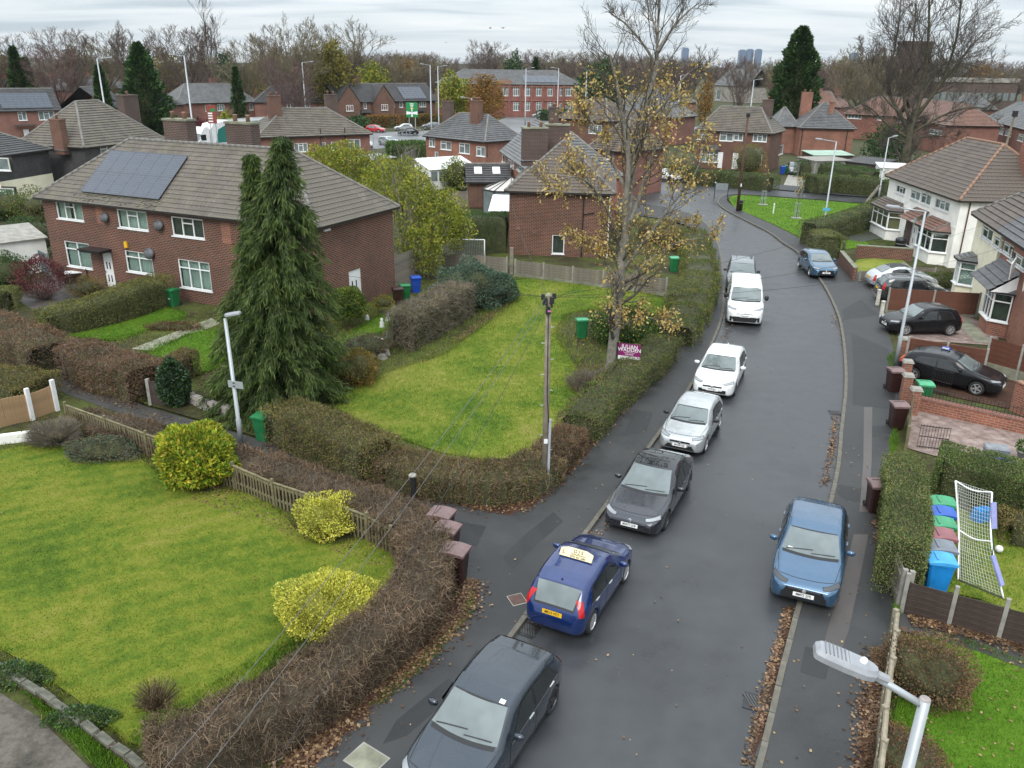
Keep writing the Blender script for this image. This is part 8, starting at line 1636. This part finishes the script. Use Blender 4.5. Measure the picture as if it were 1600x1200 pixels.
# verge furniture: sign frame, saplings in guards, marker
b = g(1126,310,.1); t = thing('sign_frame', 'small black noticeboard frame on two posts at the road corner', 'noticeboard', (b.x, b.y, 0), rd(-15))
for s in (-.7,.7): MB().box((s, 0,.85),(.08,.08,1.7)).build('post', Mt['metal_dark'], t)
MB().box((0,0,1.35),(1.3,.05,.7)).build('panel', pm('noticeboard', (.20,.22,.23),.3,.15,3), t); MB().lathe([(0,.12),(.08,.06),(.06,0)], (-.7,0,1.7),10).build('finial', Mt['white'], t)
for lb, x, y in (('young sapling in a wire guard on the green verge, left one', 1192,320),('young sapling with yellow twigs in a wire guard, right one', 1244,341)):
 p = g(x, y, .09); t = thing('sapling', lb, 'tree', (p.x, p.y, .05)); gm = MB()
 for i in range(8): a = i * PI / 4; gm.tube([(.25 * math.cos(a),.25 * math.sin(a),0),(.25 * math.cos(a),.25 * math.sin(a),1.5)], .012,4)
 for z in (.1,.75,1.45): gm.tube([(.25 * math.cos(i * PI / 6),.25 * math.sin(i * PI / 6), z) for i in range(13)], .012,4)
 gm.build('guard', Mt['metal_grey'], t)['kind'] = 'stuff'; S, tips = sprout([[(0,0,0),(.02,0,1.5),(0,.03,3.4)]], [(.04,.015)], 2,(12,5),(.33,.5),(45,40),.3, x, .008,.15,4,.45); rods('trunk', S, Mt['bark'], t, 0,2,3)
 Pq = np.array([tuple(q[0]) for q in tips]); Pq = Pq[RNG.random(len(Pq)) < .6]; link(bpy.data.objects.new('leaves', leaf_mesh('leaves', Pq, unit(rvec(len(Pq))),.16,.10, Mt['lf_autumn'])), t); MB().box((0,0,.06),(.9,.7,.08)).build('base', Mt['concrete'], t)
p = g(1208,334,.09); o = MB().box((0,0,.45),(.10,.04,.9)).box((0,0,.98),(.14,.05,.16)).build('marker_post', Mt['white'], None, loc=(p.x, p.y, .05)); tag(o, 'short white marker post on the green verge', 'post')
# ---------------------------------------------------------------- goals
def goal(label, A, B, Hh, back, mat='upvc', r=.035, net_step=.12, pads=None, lean=0.0):
 A, B = Vector(A), Vector(B); d = B - A; L = d.length; t = thing('football_goal', label, 'football goal', A, math.atan2(d.y, d.x)); b = MB()
 for nm, P in (('post', [(0,0,0),(0, lean, Hh)]),('post', [(L, 0,0),(L, lean, Hh)]),('crossbar', [(0, lean, Hh),(L, lean, Hh)])): MB().tube(P, r, 8).build(nm, Mt[mat], t, True)
 for x in (0, L): MB().tube([(x, lean, Hh),(x, back, .04)], r * .6,6).build('stay', Mt[mat], t)
 MB().tube([(0,0,.03),(0, back, .03),(L, back, .03),(L, 0,.03)], r * .7,6).build('ground_bar', Mt['metal_dark'], t)
 nb = MB(); n = int(L / net_step); sl = math.hypot(Hh, back - lean); m = int(sl / net_step)
 def pt(u, v): s = math.sin(PI * u) * .18 * Hh * math.sin(PI * min(1, v)); return Vector((L * u, lean + (back - lean) * v - .0, Hh * (1 - v) + .03)) + Vector((0,.12,-.35)) * s * .6
 for i in range(n + 1): nb.tube([pt(i / n, j / 8) for j in range(9)], .006,3, cap=False)
 for j in range(m + 1): nb.tube([pt(i / 10, j / m) for i in range(11)], .006,3, cap=False)
 for x, k in ((0,0),(1,1)):
  for q in range(1,7): nb.tube([(L * x, lean, Hh * q / 7),(L * x, lean + (back - lean) * (1 - q / 7), Hh * q / 7)], .006,3, cap=False)
 o = nb.build('net', Mt['net'], t, uv=False); o['kind'] = 'stuff'
 return t
ga, gb2 = g(1497,905,.09), g(1494,838,.09)
gA = g(1497,908,.09); gB = g(1567,932,.09)
# the near goal faces right, its net leans towards the bins: posts at its right side, base bar at the front
G1, G2_ = g(1500,905,.09), g(1565,932,.09)
t = thing('football_goal', 'folding football goal with curved net frame beside the row of bins', 'football goal', (0,0,0))
Yg = G1.y
def gp(px, py, Y): return gy(px, py, Y)
bl_, br_ = g(1497,906,.1), g(1568,935,.1); tl_ = gp(1493,751, bl_.y + 1.25); tr_ = gp(1550,769, br_.y + 1.35); ml_ = gp(1498,828, bl_.y + .75); mr_ = gp(1549,846, br_.y + .8)
lf = crom([bl_, ml_, tl_], 8); rf = crom([br_, mr_, tr_], 8)
MB().tube(lf, .025,7).build('side_frame', Mt['upvc'], t, True); MB().tube(rf, .025,7).build('side_frame', Mt['upvc'], t, True); MB().tube([bl_, br_], .025,7).build('ground_bar', Mt['metal_dark'], t); sagp = (tl_ + tr_) / 2 - Vector((0,0,.12)); MB().tube(crom([tl_, sagp, tr_], 6),.02,6).build('crossbar', Mt['upvc'], t, True); MB().tube(crom([ml_, (ml_ + mr_) / 2 - Vector((0,0,.10)), mr_], 6),.02,6).build('middle_bar', Mt['upvc'], t, True)
nb = MB(); nu, nv = 15,30
def gpt(u, v):
 i = v * (len(lf) - 1); j = min(int(i), len(lf) - 2); a = lf[j].lerp(lf[j + 1], i - j); b = rf[j].lerp(rf[j + 1], i - j); p = a.lerp(b, u); return p + Vector((.05,.22,-.12)) * math.sin(PI * u) * (.4 + .6 * math.sin(PI * v))
for i in range(nu + 1): nb.tube([gpt(i / nu, j / 14) for j in range(15)], .0045,3, cap=False)
for j in range(nv + 1): nb.tube([gpt(i / 9, j / nv) for i in range(10)], .0045,3, cap=False)
nb.build('net', Mt['net'], t, uv=False)['kind'] = 'stuff'
padm = pm('lilac_pad', (.25,.27,.50),.6,.12,4)
for (a, b) in (((1552,785),(1553,826)),((1551,868),(1566,915))):
 A, B = gp(*a, br_.y + (1.2 if a[1] < 830 else .5)), gp(*b, br_.y + (.95 if a[1] < 830 else .12)); MB().bar(A, B, .16,.05).build('pad', padm, t)
MB().tube([gp(1500,835, bl_.y + .7), gp(1503,916, bl_.y + .02)], .012,5).build('strap', Mt['metal_dark'], t); MB().tube([gp(1553,830, br_.y + .9), gp(1551,868, br_.y + .6)], .012,5).build('strap', Mt['metal_dark'], t)
p = g(1561,858,.2); bb_ = MB(); bb_.lathe([(.11 * math.sin(PI * i / 10),-.11 * math.cos(PI * i / 10)) for i in range(11)], n=16); o = bb_.build('football', pm('football_skin', (.72,.71,.70),.5,.25,14), None, True, loc=(p.x, p.y, .21)); tag(o, 'white football on the grass right of the goal', 'football')
goal('white goal behind the mossy fence, half hidden by the willow', g(690,412,.05), g(757,413,.05),1.75,1.3)
# ---------------------------------------------------------------- signs
b = g(962,590,.05); t = thing('estate_agent_board', 'purple and white estate agent board on a dark post beside the tall tree', 'agent board', (b.x, b.y, 0), rd(-17)); zt = hgt(535, b); zb_ = hgt(559, b); wS = (gy(996,540, b.y).x - gy(963,537, b.y).x) * 1.05
MB().box((0,0, zt / 2),(.07,.07, zt + .05)).build('post', Mt['metal_dark'], t)
pur = pm('purple_board', (.21,.012,.115),.45,.05,4); hB = (zt - zb_) * 1.06
bo = MB().box((wS / 2 + .05,-.05, zt - hB * .37),(wS, .02, hB * .74)).build('board', pur, t); lo_ = MB().box((wS / 2 + .05,-.05, zt - hB * .87),(wS, .02, hB * .26)).build('lower_board', Mt['white'], t)
for s, sz, z in (('JULIAN', hB * .30,-.17),('WADDEN', hB * .30,-.37),('FOR SALE', hB * .11,-.64)): inst('lettering', text_mesh(s, sz, Mt['white'], sx=1.0), bo, (wS / 2 + .05,-.063, zt + hB * z),(rad(90),0,0))
MB().box((wS / 2 + .05,-.062, zt - hB * .53),(wS * .5,.004,.012)).build('rule', Mt['white'], bo)
b = gy(644,185,172); t = thing('direction_sign', 'large green direction sign on two posts by the main road', 'road sign', (b.x, 172,0)); grn = pm('sign_green', (.006,.21,.055),.45,.05,4); w = gy(653,170,172).x - gy(635,170,172).x; z1, z0 = gy(644,160,172).z, gy(644,183,172).z
for s in (-.27,.27): MB().tube([(s * w, .1,0),(s * w, .1, z1)], .09,6).build('post', Mt['metal_grey'], t)
MB().box((0,0,(z0 + z1) / 2),(w, .08, z1 - z0)).build('board', grn, t); Hs = z1 - z0
MB().box((0,-.05, z0 + Hs * .20),(w * .13,.03, Hs * .36)).box((0,-.05, z0 + Hs * .46),(w * .08,.03, Hs * .3)).build('arrow', Mt['white'], t)
for s in (-1,1): MB().poly([(s * w * .48,-.05, z0 + Hs * .40)[0:3], (s * w * .06,-.05, z0 + Hs * .34),(s * w * .06,-.05, z0 + Hs * .22),(s * w * .48,-.05, z0 + Hs * .17)][::s]).build('white_panel', Mt['white'], t)
for i, k in enumerate((.9,.8,.7)): MB().box((0,-.05, z0 + Hs * k),(w * (.34 - .06 * i),.02, Hs * .05)).build('legend', Mt['white'], t)
MB().box((0,-.05, z0 + Hs * .6),(w * .3,.02, Hs * .06)).build('legend', Mt['plate_y'], t)
b = gy(332,190,128); t = thing('information_sign', 'tall brown and red information sign before the slate roofed semi', 'road sign', (b.x, 128,0)); w = gy(339,180,128).x - gy(325,180,128).x; z1, z0 = gy(332,164,128).z, gy(332,193,128).z; brn = pm('sign_brown', (.22,.045,.03),.5,.05,4)
MB().box((0,0,(z0 + z1) / 2),(w, .1, z1 - z0)).build('board', brn, t); MB().box((.2,-.06, z0 + (z1 - z0) * .72),(w * .55,.03,.4)).build('green_panel', grn, t)
for k in (.55,.42,.28,.12): MB().box((-w * .15,-.06, z0 + (z1 - z0) * k),(w * .5,.02,.2)).build('legend', Mt['white'], t)
for s in (-.3,.3): MB().tube([(s * w, .1,0),(s * w, .1, z0)], .07,6).build('post', Mt['metal_grey'], t)
a, b = g(618,215), g(662,209); d = b - a; t = thing('guard_rail', 'low metal guard rail in the middle of the main road', 'guard rail', (a.x, a.y, 0), math.atan2(d.y, d.x));
for i in range(9): MB().box((d.length * i / 8,0,.5),(.08,.08,1.0)).build('post', Mt['metal_grey'], t)
for z in (.5,.95): MB().bar((0,0, z),(d.length, 0, z),.06,.06).build('rail', Mt['metal_grey'], t)
# round road sign and black bollard on the footpath
p = g(646,782,.07); t = thing('bollard', 'dark bollard with a pale round cap standing in the twiggy hedge', 'bollard', (p.x, p.y, 0)); MB().tube([(0,0,0),(0,0,.95)], [.09,.075], 10).build('post', Mt['metal_dark'], t); MB().lathe([(0,.06),(.10,.05),(.135,.0),(.12,-.03),(0,-.03)], (0,0,.98),14).build('cap', Mt['concrete'], t, True)
# patio table, chairs and rock garden ornaments
p = g(118,442,.07); t = thing('patio_table', 'small white topped patio table in front of the long brick house', 'table', (p.x, p.y, .07),.4); MB().box((0,0,.70),(1.0,.7,.05)).build('top', Mt['white'], t)
for x in (-.4,.4):
 for y in (-.28,.28): MB().box((x, y, .34),(.05,.05,.68)).build('leg', Mt['wood_dark'], t)
for lb, x, y, r in (('dark wooden chair left of the patio table', 103,444,1.2),('dark wooden chair right of the patio table', 132,444,-1.2)):
 p = g(x, y, .07); t = thing('garden_chair', lb, 'chair', (p.x, p.y, .07), r); MB().box((0,0,.42),(.5,.5,.05)).build('seat', Mt['wood_dark'], t); MB().box((0,.24,.72),(.5,.04,.55)).build('backrest', Mt['wood_dark'], t)
 for q in (-.21,.21):
  for w in (-.21,.21): MB().box((q, w, .2),(.05,.05,.4)).build('leg', Mt['wood_dark'], t)
for i, (x, y, h, lb) in enumerate(((597,512,.55, 'white garden ornament standing tallest in the rock garden'),(606,502,.45, 'white ornament right of the tallest one in the rock garden'),(574,500,.3, 'low white ornament by the side lawn'),(606,528,.35, 'pale blue ornament in the rock garden'),(598,540,.4, 'white ornament nearest the middle lawn'))):
 p = g(x, y, .05); b = MB(); b.lathe([(.14,0),(.16,.05),(.10, h * .3),(.13, h * .5),(.06, h * .75),(.09, h * .9),(0, h)], n=9); o = b.build('garden_ornament', Mt['white'] if i != 3 else Mt['lead'], None, True, loc=tuple(p)); tag(o, lb, 'ornament')
rk = MB();
for i in range(14):
 p = g(RU(545,605), RU(530,562),.05); o = MB().box((0,0,.1),(RU(.2,.45), RU(.2,.4), RU(.15,.35)), RU(0,3),0, RU(.6,.85)).build('rock', Mt['stone_grey'], None, loc=tuple(p), rz=RU(0,3)); tag(o, 'grey stone in the rock garden before the side wall', 'rock', 'rock garden stones')
p = g(1555,712,.1); t = thing('storage_box', 'grey plastic storage box with a lid on the pink gravel', 'box', tuple(p), rd(-15)); MB().box((0,0,.16),(.75,.42,.32),0,0,1.05).build('body', Mt['bin_grey'], t); MB().box((0,0,.35),(.84,.5,.06),0,0,.9).build('lid', Mt['lead'], t)
p = g(1598,722,.1); t = thing('planter', 'grey pot with a leafy plant at the right edge of the gravel', 'plant pot', tuple(p)); MB().lathe([(.16,0),(.26,.4),(.29,.42),(.29,.46),(.24,.46),(.2,.38),(0,.36)], n=16).build('pot', Mt['concrete'], t, True); P, D = blob(500,.3,.3,.25,1); P[:, 2] += .6; link(bpy.data.objects.new('foliage', leaf_mesh('foliage', P, unit(D + rvec(500)),.1,.05, Mt['lf_green'])), t)
p = g(1570,722,.1); o = MB().box((0,0,.06),(.7,.3,.1),.1,0,.9).build('blue_toy', Mt['bin_blue'], None, loc=tuple(p)); tag(o, 'flat blue plastic thing lying beside the grey storage box', 'toy')
p = g(1533,812,.1); o = MB().box((0,0,.2),(.6,.35,.4),.2,0,.85).build('blue_crate', Mt['bin_sky'], None, loc=tuple(p)); tag(o, 'blue crate seen through the goal net', 'crate')
for i, (x, y, sx) in enumerate(((1366,350,.7),(1372,354,.5),(1362,357,.6))): p = g(x, y, .1); o = MB().box((0,0,.15),(sx, .5,.3), i, 0,.7).build('plastic_sheet', Mt['lid_sky'], None, loc=tuple(p)); tag(o, ('pale blue plastic heap by the left bay window, back piece', 'pale blue plastic heap by the left bay window, right piece', 'pale blue plastic heap by the left bay window, front piece')[i], 'plastic')
# birds
for i, (x, y) in enumerate(((766,44),(786,44),(697,67))):
 p = gy(x, y, 150); t = thing('bird', ('bird in the sky above the school, left of two', 'bird in the sky above the school, right of two', 'lower bird in the sky, farther left')[i], 'bird', tuple(p), i * .7); MB().tube([(-.25,0,0),(0,0,.03),(.25,0,0)], [.02,.08,.02], 6).build('body', Mt['black'], t, True)
 for s in (-1,1): MB().add([(-.08,0,.04),(.10,0,.04),(.06, s * .35,.16),(-.06, s * .35,.16),(-.1, s * .62,.06),(0, s * .62,.06)], [(0,1,2,3),(3,2,5,4)]).build('wing', Mt['black'], t)
# ---------------------------------------------------------------- fallen leaves, grass
def litter(name, P, size, mat, zl, label=None):
 if len(P) > 700: P = P[RNG.random(len(P)) < .30 + .65 * (.5 + .5 * np.sin(P[:, 0] * 3.1 + np.sin(P[:, 1] * 2.3) * 2) * np.sin(P[:, 1] * 2.7 + 1)) ]
 n = len(P); X = np.stack([P[:, 0], P[:, 1], np.full(n, zl) + RNG.random(n) * .03], 1); a = RNG.random(n) * 2 * PI; s = size * RNG.uniform(.3,1.25, n); T = np.stack([np.cos(a), np.sin(a), RNG.normal(size=n) * .25], 1); U = np.stack([-np.sin(a), np.cos(a), RNG.normal(size=n) * .25], 1); V = np.empty((n, 4,3))
 for k, (u, v) in enumerate(((-.5,-.12),(.05,-.45),(.5,.1),(-.05,.42))): V[:, k] = X + T * (u * s)[:, None] + U * (v * s)[:, None]
 o = link(bpy.data.objects.new(name, npmesh(name, V.reshape(-1,3), np.arange(4 * n).reshape(n, 4), Mt[mat], RNG.random(n)))); o['kind'] = 'stuff'; return o
def along(px, z, n, spread, skew=0.0):
 P = [g(x, y, z) for x, y in px]; B, T, u, t_ = path_samples(P, n); Nn = np.stack([-T[:, 1], T[:, 0]], 1); return B + Nn * (RNG.normal(size=n) * spread + skew)[:, None]
L_ = []
def mulch(px, z, w, skew=0.0):
 P = crom([g(x, y, z) for x, y in px], 10); A_, B_ = [], []
 for i, p in enumerate(P):
  d = (P[min(i + 1, len(P) - 1)] - P[max(i - 1,0)]).normalized(); n = Vector((-d.y, d.x, 0)); k = max(0, min(1, min(i, len(P) - 1 - i) / 4)); A_.append(p + n * (skew + w * k * RU(.55,1.2))); B_.append(p + n * (skew - w * k * RU(.5,1.2)))
 sheet('leaf_mulch', A_ + B_[1:-1][::-1], z, Mt['soil_red'], 0)
mulch([(735,905),(712,965),(640,1035),(560,1105),(470,1190),(380,1262)], .1045,.34); mulch([(860,760),(905,712),(952,655),(1002,602),(1058,538)], .1045,.22); mulch([(690,772),(740,788),(800,797),(855,762)], .1045,.26); mulch([(1176,1200),(1209,1070),(1241,950)], .005,.09,.04); mulch([(1366,1250),(1375,1160),(1383,1080),(1391,1020)], .1045,.30,.16); mulch([(1385,905),(1382,850),(1381,800)], .1045,.2)
litter('fallen_leaves', np.concatenate([along([(735,905),(712,965),(640,1035),(560,1105),(470,1190),(380,1262)], .1,5200,.24,.02), along([(860,760),(905,712),(952,655),(1002,602),(1058,538)], .1,3400,.17), along([(680,772),(740,788),(800,796),(855,762)], .1,1500,.22)]),.085, 'litter', .11)
litter('fallen_leaves', np.concatenate([along([(820,984),(835,960),(880,900),(932,826),(1030,695),(1085,612)], 0,900,.12,-.14), along([(1125,535),(1134,490),(1134,440)], 0,700,.18,-.15), along([(1172,1200),(1205,1070),(1238,950)], 0,1700,.065,.07), along([(1290,762),(1302,700),(1308,650)], 0,900,.07,.04), along([(1314,540),(1302,490)], 0,160,.1)]),.08, 'litter', .012)
litter('fallen_leaves', np.concatenate([along([(1368,1250),(1376,1160),(1384,1080),(1392,1020)], .1,2600,.17,.25), along([(1385,905),(1382,850),(1381,800)], .1,1300,.14,.05), along([(1420,968),(1500,985),(1600,1012)], .1,1700,.16)]),.085, 'litter', .115)
def inpoly(px, z, n):
 P = np.array([[g(x, y, z).x, g(x, y, z).y] for x, y in px]); lo, hi = P.min(0), P.max(0); out = []
 while sum(len(o) for o in out) < n:
  q = lo + RNG.random((n * 2,2)) * (hi - lo); ins = np.zeros(len(q), bool)
  for i in range(len(P)):
   a, b = P[i - 1], P[i]; c = ((a[1] > q[:, 1]) != (b[1] > q[:, 1])) & (q[:, 0] < (b[0] - a[0]) * (q[:, 1] - a[1]) / (b[1] - a[1] + 1e-12) + a[0]); ins ^= c
  out.append(q[ins])
 return np.concatenate(out)[:n]
litter('fallen_leaves', np.concatenate([inpoly([(380,700),(640,780),(700,800),(690,775),(540,735),(430,692)], .07,2200), inpoly([(0,550),(85,578),(230,640),(300,660),(260,660),(95,610),(0,570)], .07,1600)]),.08, 'litter', .085)
litter('fallen_leaves', np.concatenate([inpoly([(640,760),(790,800),(920,690),(1060,540),(1110,430),(1130,440),(1090,600),(940,810),(840,960),(600,1200),(500,1200)], .1,170), inpoly([(1250,945),(1310,700),(1400,650),(1390,950),(1370,1200),(1190,1200)], .1,150)]),.065, 'litter_pale', .115)
litter('fallen_leaves', inpoly([(830,990),(1140,520),(1300,500),(1290,760),(1190,1190),(700,1200)], 0,80),.06, 'litter_pale', .014)
litter('fallen_leaves', np.concatenate([inpoly(lawn_near, .1,520), inpoly(lawn_mid, .1,240), inpoly(lawn_big, .1,60), inpoly([(880,490),(1040,490),(1060,540),(980,560),(900,560)], .1,900), inpoly([(840,440),(1050,468),(1050,486),(860,490)], .1,300)]),.075, 'litter_pale', .12)
litter('fallen_leaves', np.concatenate([inpoly([(100,480),(250,500),(330,480),(480,500),(440,640),(300,600),(230,590),(110,530)], .1,2600), inpoly([(480,500),(600,470),(680,460),(640,520),(560,590)], .1,1500)]),.09, 'litter', .075)
litter('fallen_leaves', np.concatenate([inpoly([(620,575),(740,520),(800,470),(830,455),(760,490),(690,545)], .1,2200), inpoly([(260,720),(400,770),(480,830),(610,868),(600,890),(440,830),(300,780)], .1,2600), inpoly([(300,560),(360,560),(350,640),(300,620)], .1,500)]),.075, 'litter', .075)
def grass(name, px, n, h, mat, z=.09, w=.012):
 P = inpoly(px, z, n); X = np.stack([P[:, 0], P[:, 1], np.full(n, z)], 1); D = unit(np.stack([RNG.normal(size=n) * .45, RNG.normal(size=n) * .45, np.ones(n)], 1)); cl = .5 + .5 * (np.sin(P[:, 0] * 1.1) * np.sin(P[:, 1] * .9 + 1)) ; o = link(bpy.data.objects.new(name, strip_mesh(name, X, D, h * RNG.uniform(.5,1.4, n), np.full(n, w), Mt[mat], np.clip(RNG.random(n) * .7 + cl * .3,0,1)))); o['kind'] = 'stuff'; return o
grass('grass', lawn_big, 80000,.035, 'blade'); grass('grass', lawn_mid, 60000,.05, 'blade2', w=.016); grass('grass', lawn_near, 16000,.055, 'blade_green'); grass('grass', lawn_goal, 12000,.05, 'blade2', w=.016); grass('grass', lawn_verge, 9000,.08, 'blade_green', w=.04); grass('grass', lawn_a, 6000,.05, 'blade_green', w=.025); grass('grass', lawn_b, 5000,.05, 'blade_green', w=.025)
def edge(px, n, h, mat, z=.09, w=.012, spread=.10):
 P = crom([g(x, y, z) for x, y in px], 3, True); P.append(P[0]); B, T, u, t_ = path_samples(P, n); Q = B + np.stack([-T[:, 1], T[:, 0]], 1) * (RNG.normal(size=n) * spread * (1 + .8 * np.sin(u * 2.1)))[:, None]; X = np.stack([Q[:, 0], Q[:, 1], np.full(n, z - .03)], 1); D = unit(np.stack([RNG.normal(size=n) * .5, RNG.normal(size=n) * .5, np.ones(n)], 1)); o = link(bpy.data.objects.new('grass_edge', strip_mesh('grass_edge', X, D, h * RNG.uniform(.5,1.4, n), np.full(n, w), Mt[mat]))); o['kind'] = 'stuff'
edge(lawn_big, 16000,.09, 'blade', w=.014, spread=.16); edge(lawn_mid, 16000,.11, 'blade2', w=.018, spread=.22); edge(lawn_near, 5000,.09, 'blade_green'); edge(lawn_goal, 5000,.09, 'blade2', w=.016, spread=.15); edge(lawn_a, 4000,.12, 'blade_green', w=.022, spread=.14); edge(lawn_b, 4000,.12, 'blade_green', w=.022, spread=.16); edge(lawn_side, 4000,.12, 'blade_green', w=.022, spread=.18)
grass('rough_grass', [(440,480),(640,440),(840,430),(1060,480),(1050,540),(900,690),(840,720),(560,680),(500,610)], 30000,.13, 'blade2', .05,.022); grass('rough_grass', [(200,1150),(430,1010),(480,990),(470,1010),(330,1110),(230,1180)], 2500,.12, 'blade_green', .05,.015); grass('rough_grass', [(0,1040),(60,1080),(200,1190),(240,1240),(150,1200),(60,1110)], 3000,.14, 'blade_green', .05,.015); grass('rough_grass', [(1384,1200),(1420,1000),(1470,1000),(1440,1200)], 4000,.12, 'blade_green', .05,.014)
grass('rough_grass', [(70,470),(250,500),(330,480),(480,500),(600,470),(680,460),(640,520),(560,590),(440,640),(300,600),(230,590),(110,530)], 14000,.10, 'blade', .05,.02); grass('rough_grass', [(1340,318),(1390,330),(1400,400),(1300,385)], 3000,.12, 'blade_green', .05,.03); grass('rough_grass', [(1420,860),(1460,740),(1600,780),(1600,850),(1450,900)], 3000,.10, 'blade', .05,.016)
grass('verge_weeds', [(1396,945),(1406,950),(1398,1010),(1388,1010)], 700,.12, 'blade_green', .1); grass('verge_weeds', [(1388,690),(1398,665),(1404,690),(1392,720)], 700,.12, 'blade_green', .1); grass('verge_weeds', [(1385,560),(1398,548),(1402,570),(1390,575)], 400,.14, 'blade_green', .1); grass('verge_weeds', [(740,905),(720,965),(650,1035),(570,1105),(600,1100),(680,1030),(745,950)], 1500,.05, 'blade_green', .1)
# ---------------------------------------------------------------- air: faint haze over the distance
hm = bpy.data.materials.new('haze'); hm.use_nodes = True; ht_ = hm.node_tree; ht_.nodes.remove(ht_.nodes['Principled BSDF']); pv = N(ht_, 'ShaderNodeVolumePrincipled'); pv.inputs['Color'].default_value = (.80,.87,.95,1); pv.inputs['Density'].default_value = .00005; ht_.links.new(pv.outputs[0], ht_.nodes['Material Output'].inputs['Volume'])
hz = MB().box((0,2400,49.5),(8200,5400,121)).build('haze', hm, None, uv=False); hz['kind'] = 'stuff'
print('TRIS', sum(len(o.data.polygons) for o in COL.objects if o.type == 'MESH'), 'OBJ', len(COL.objects))
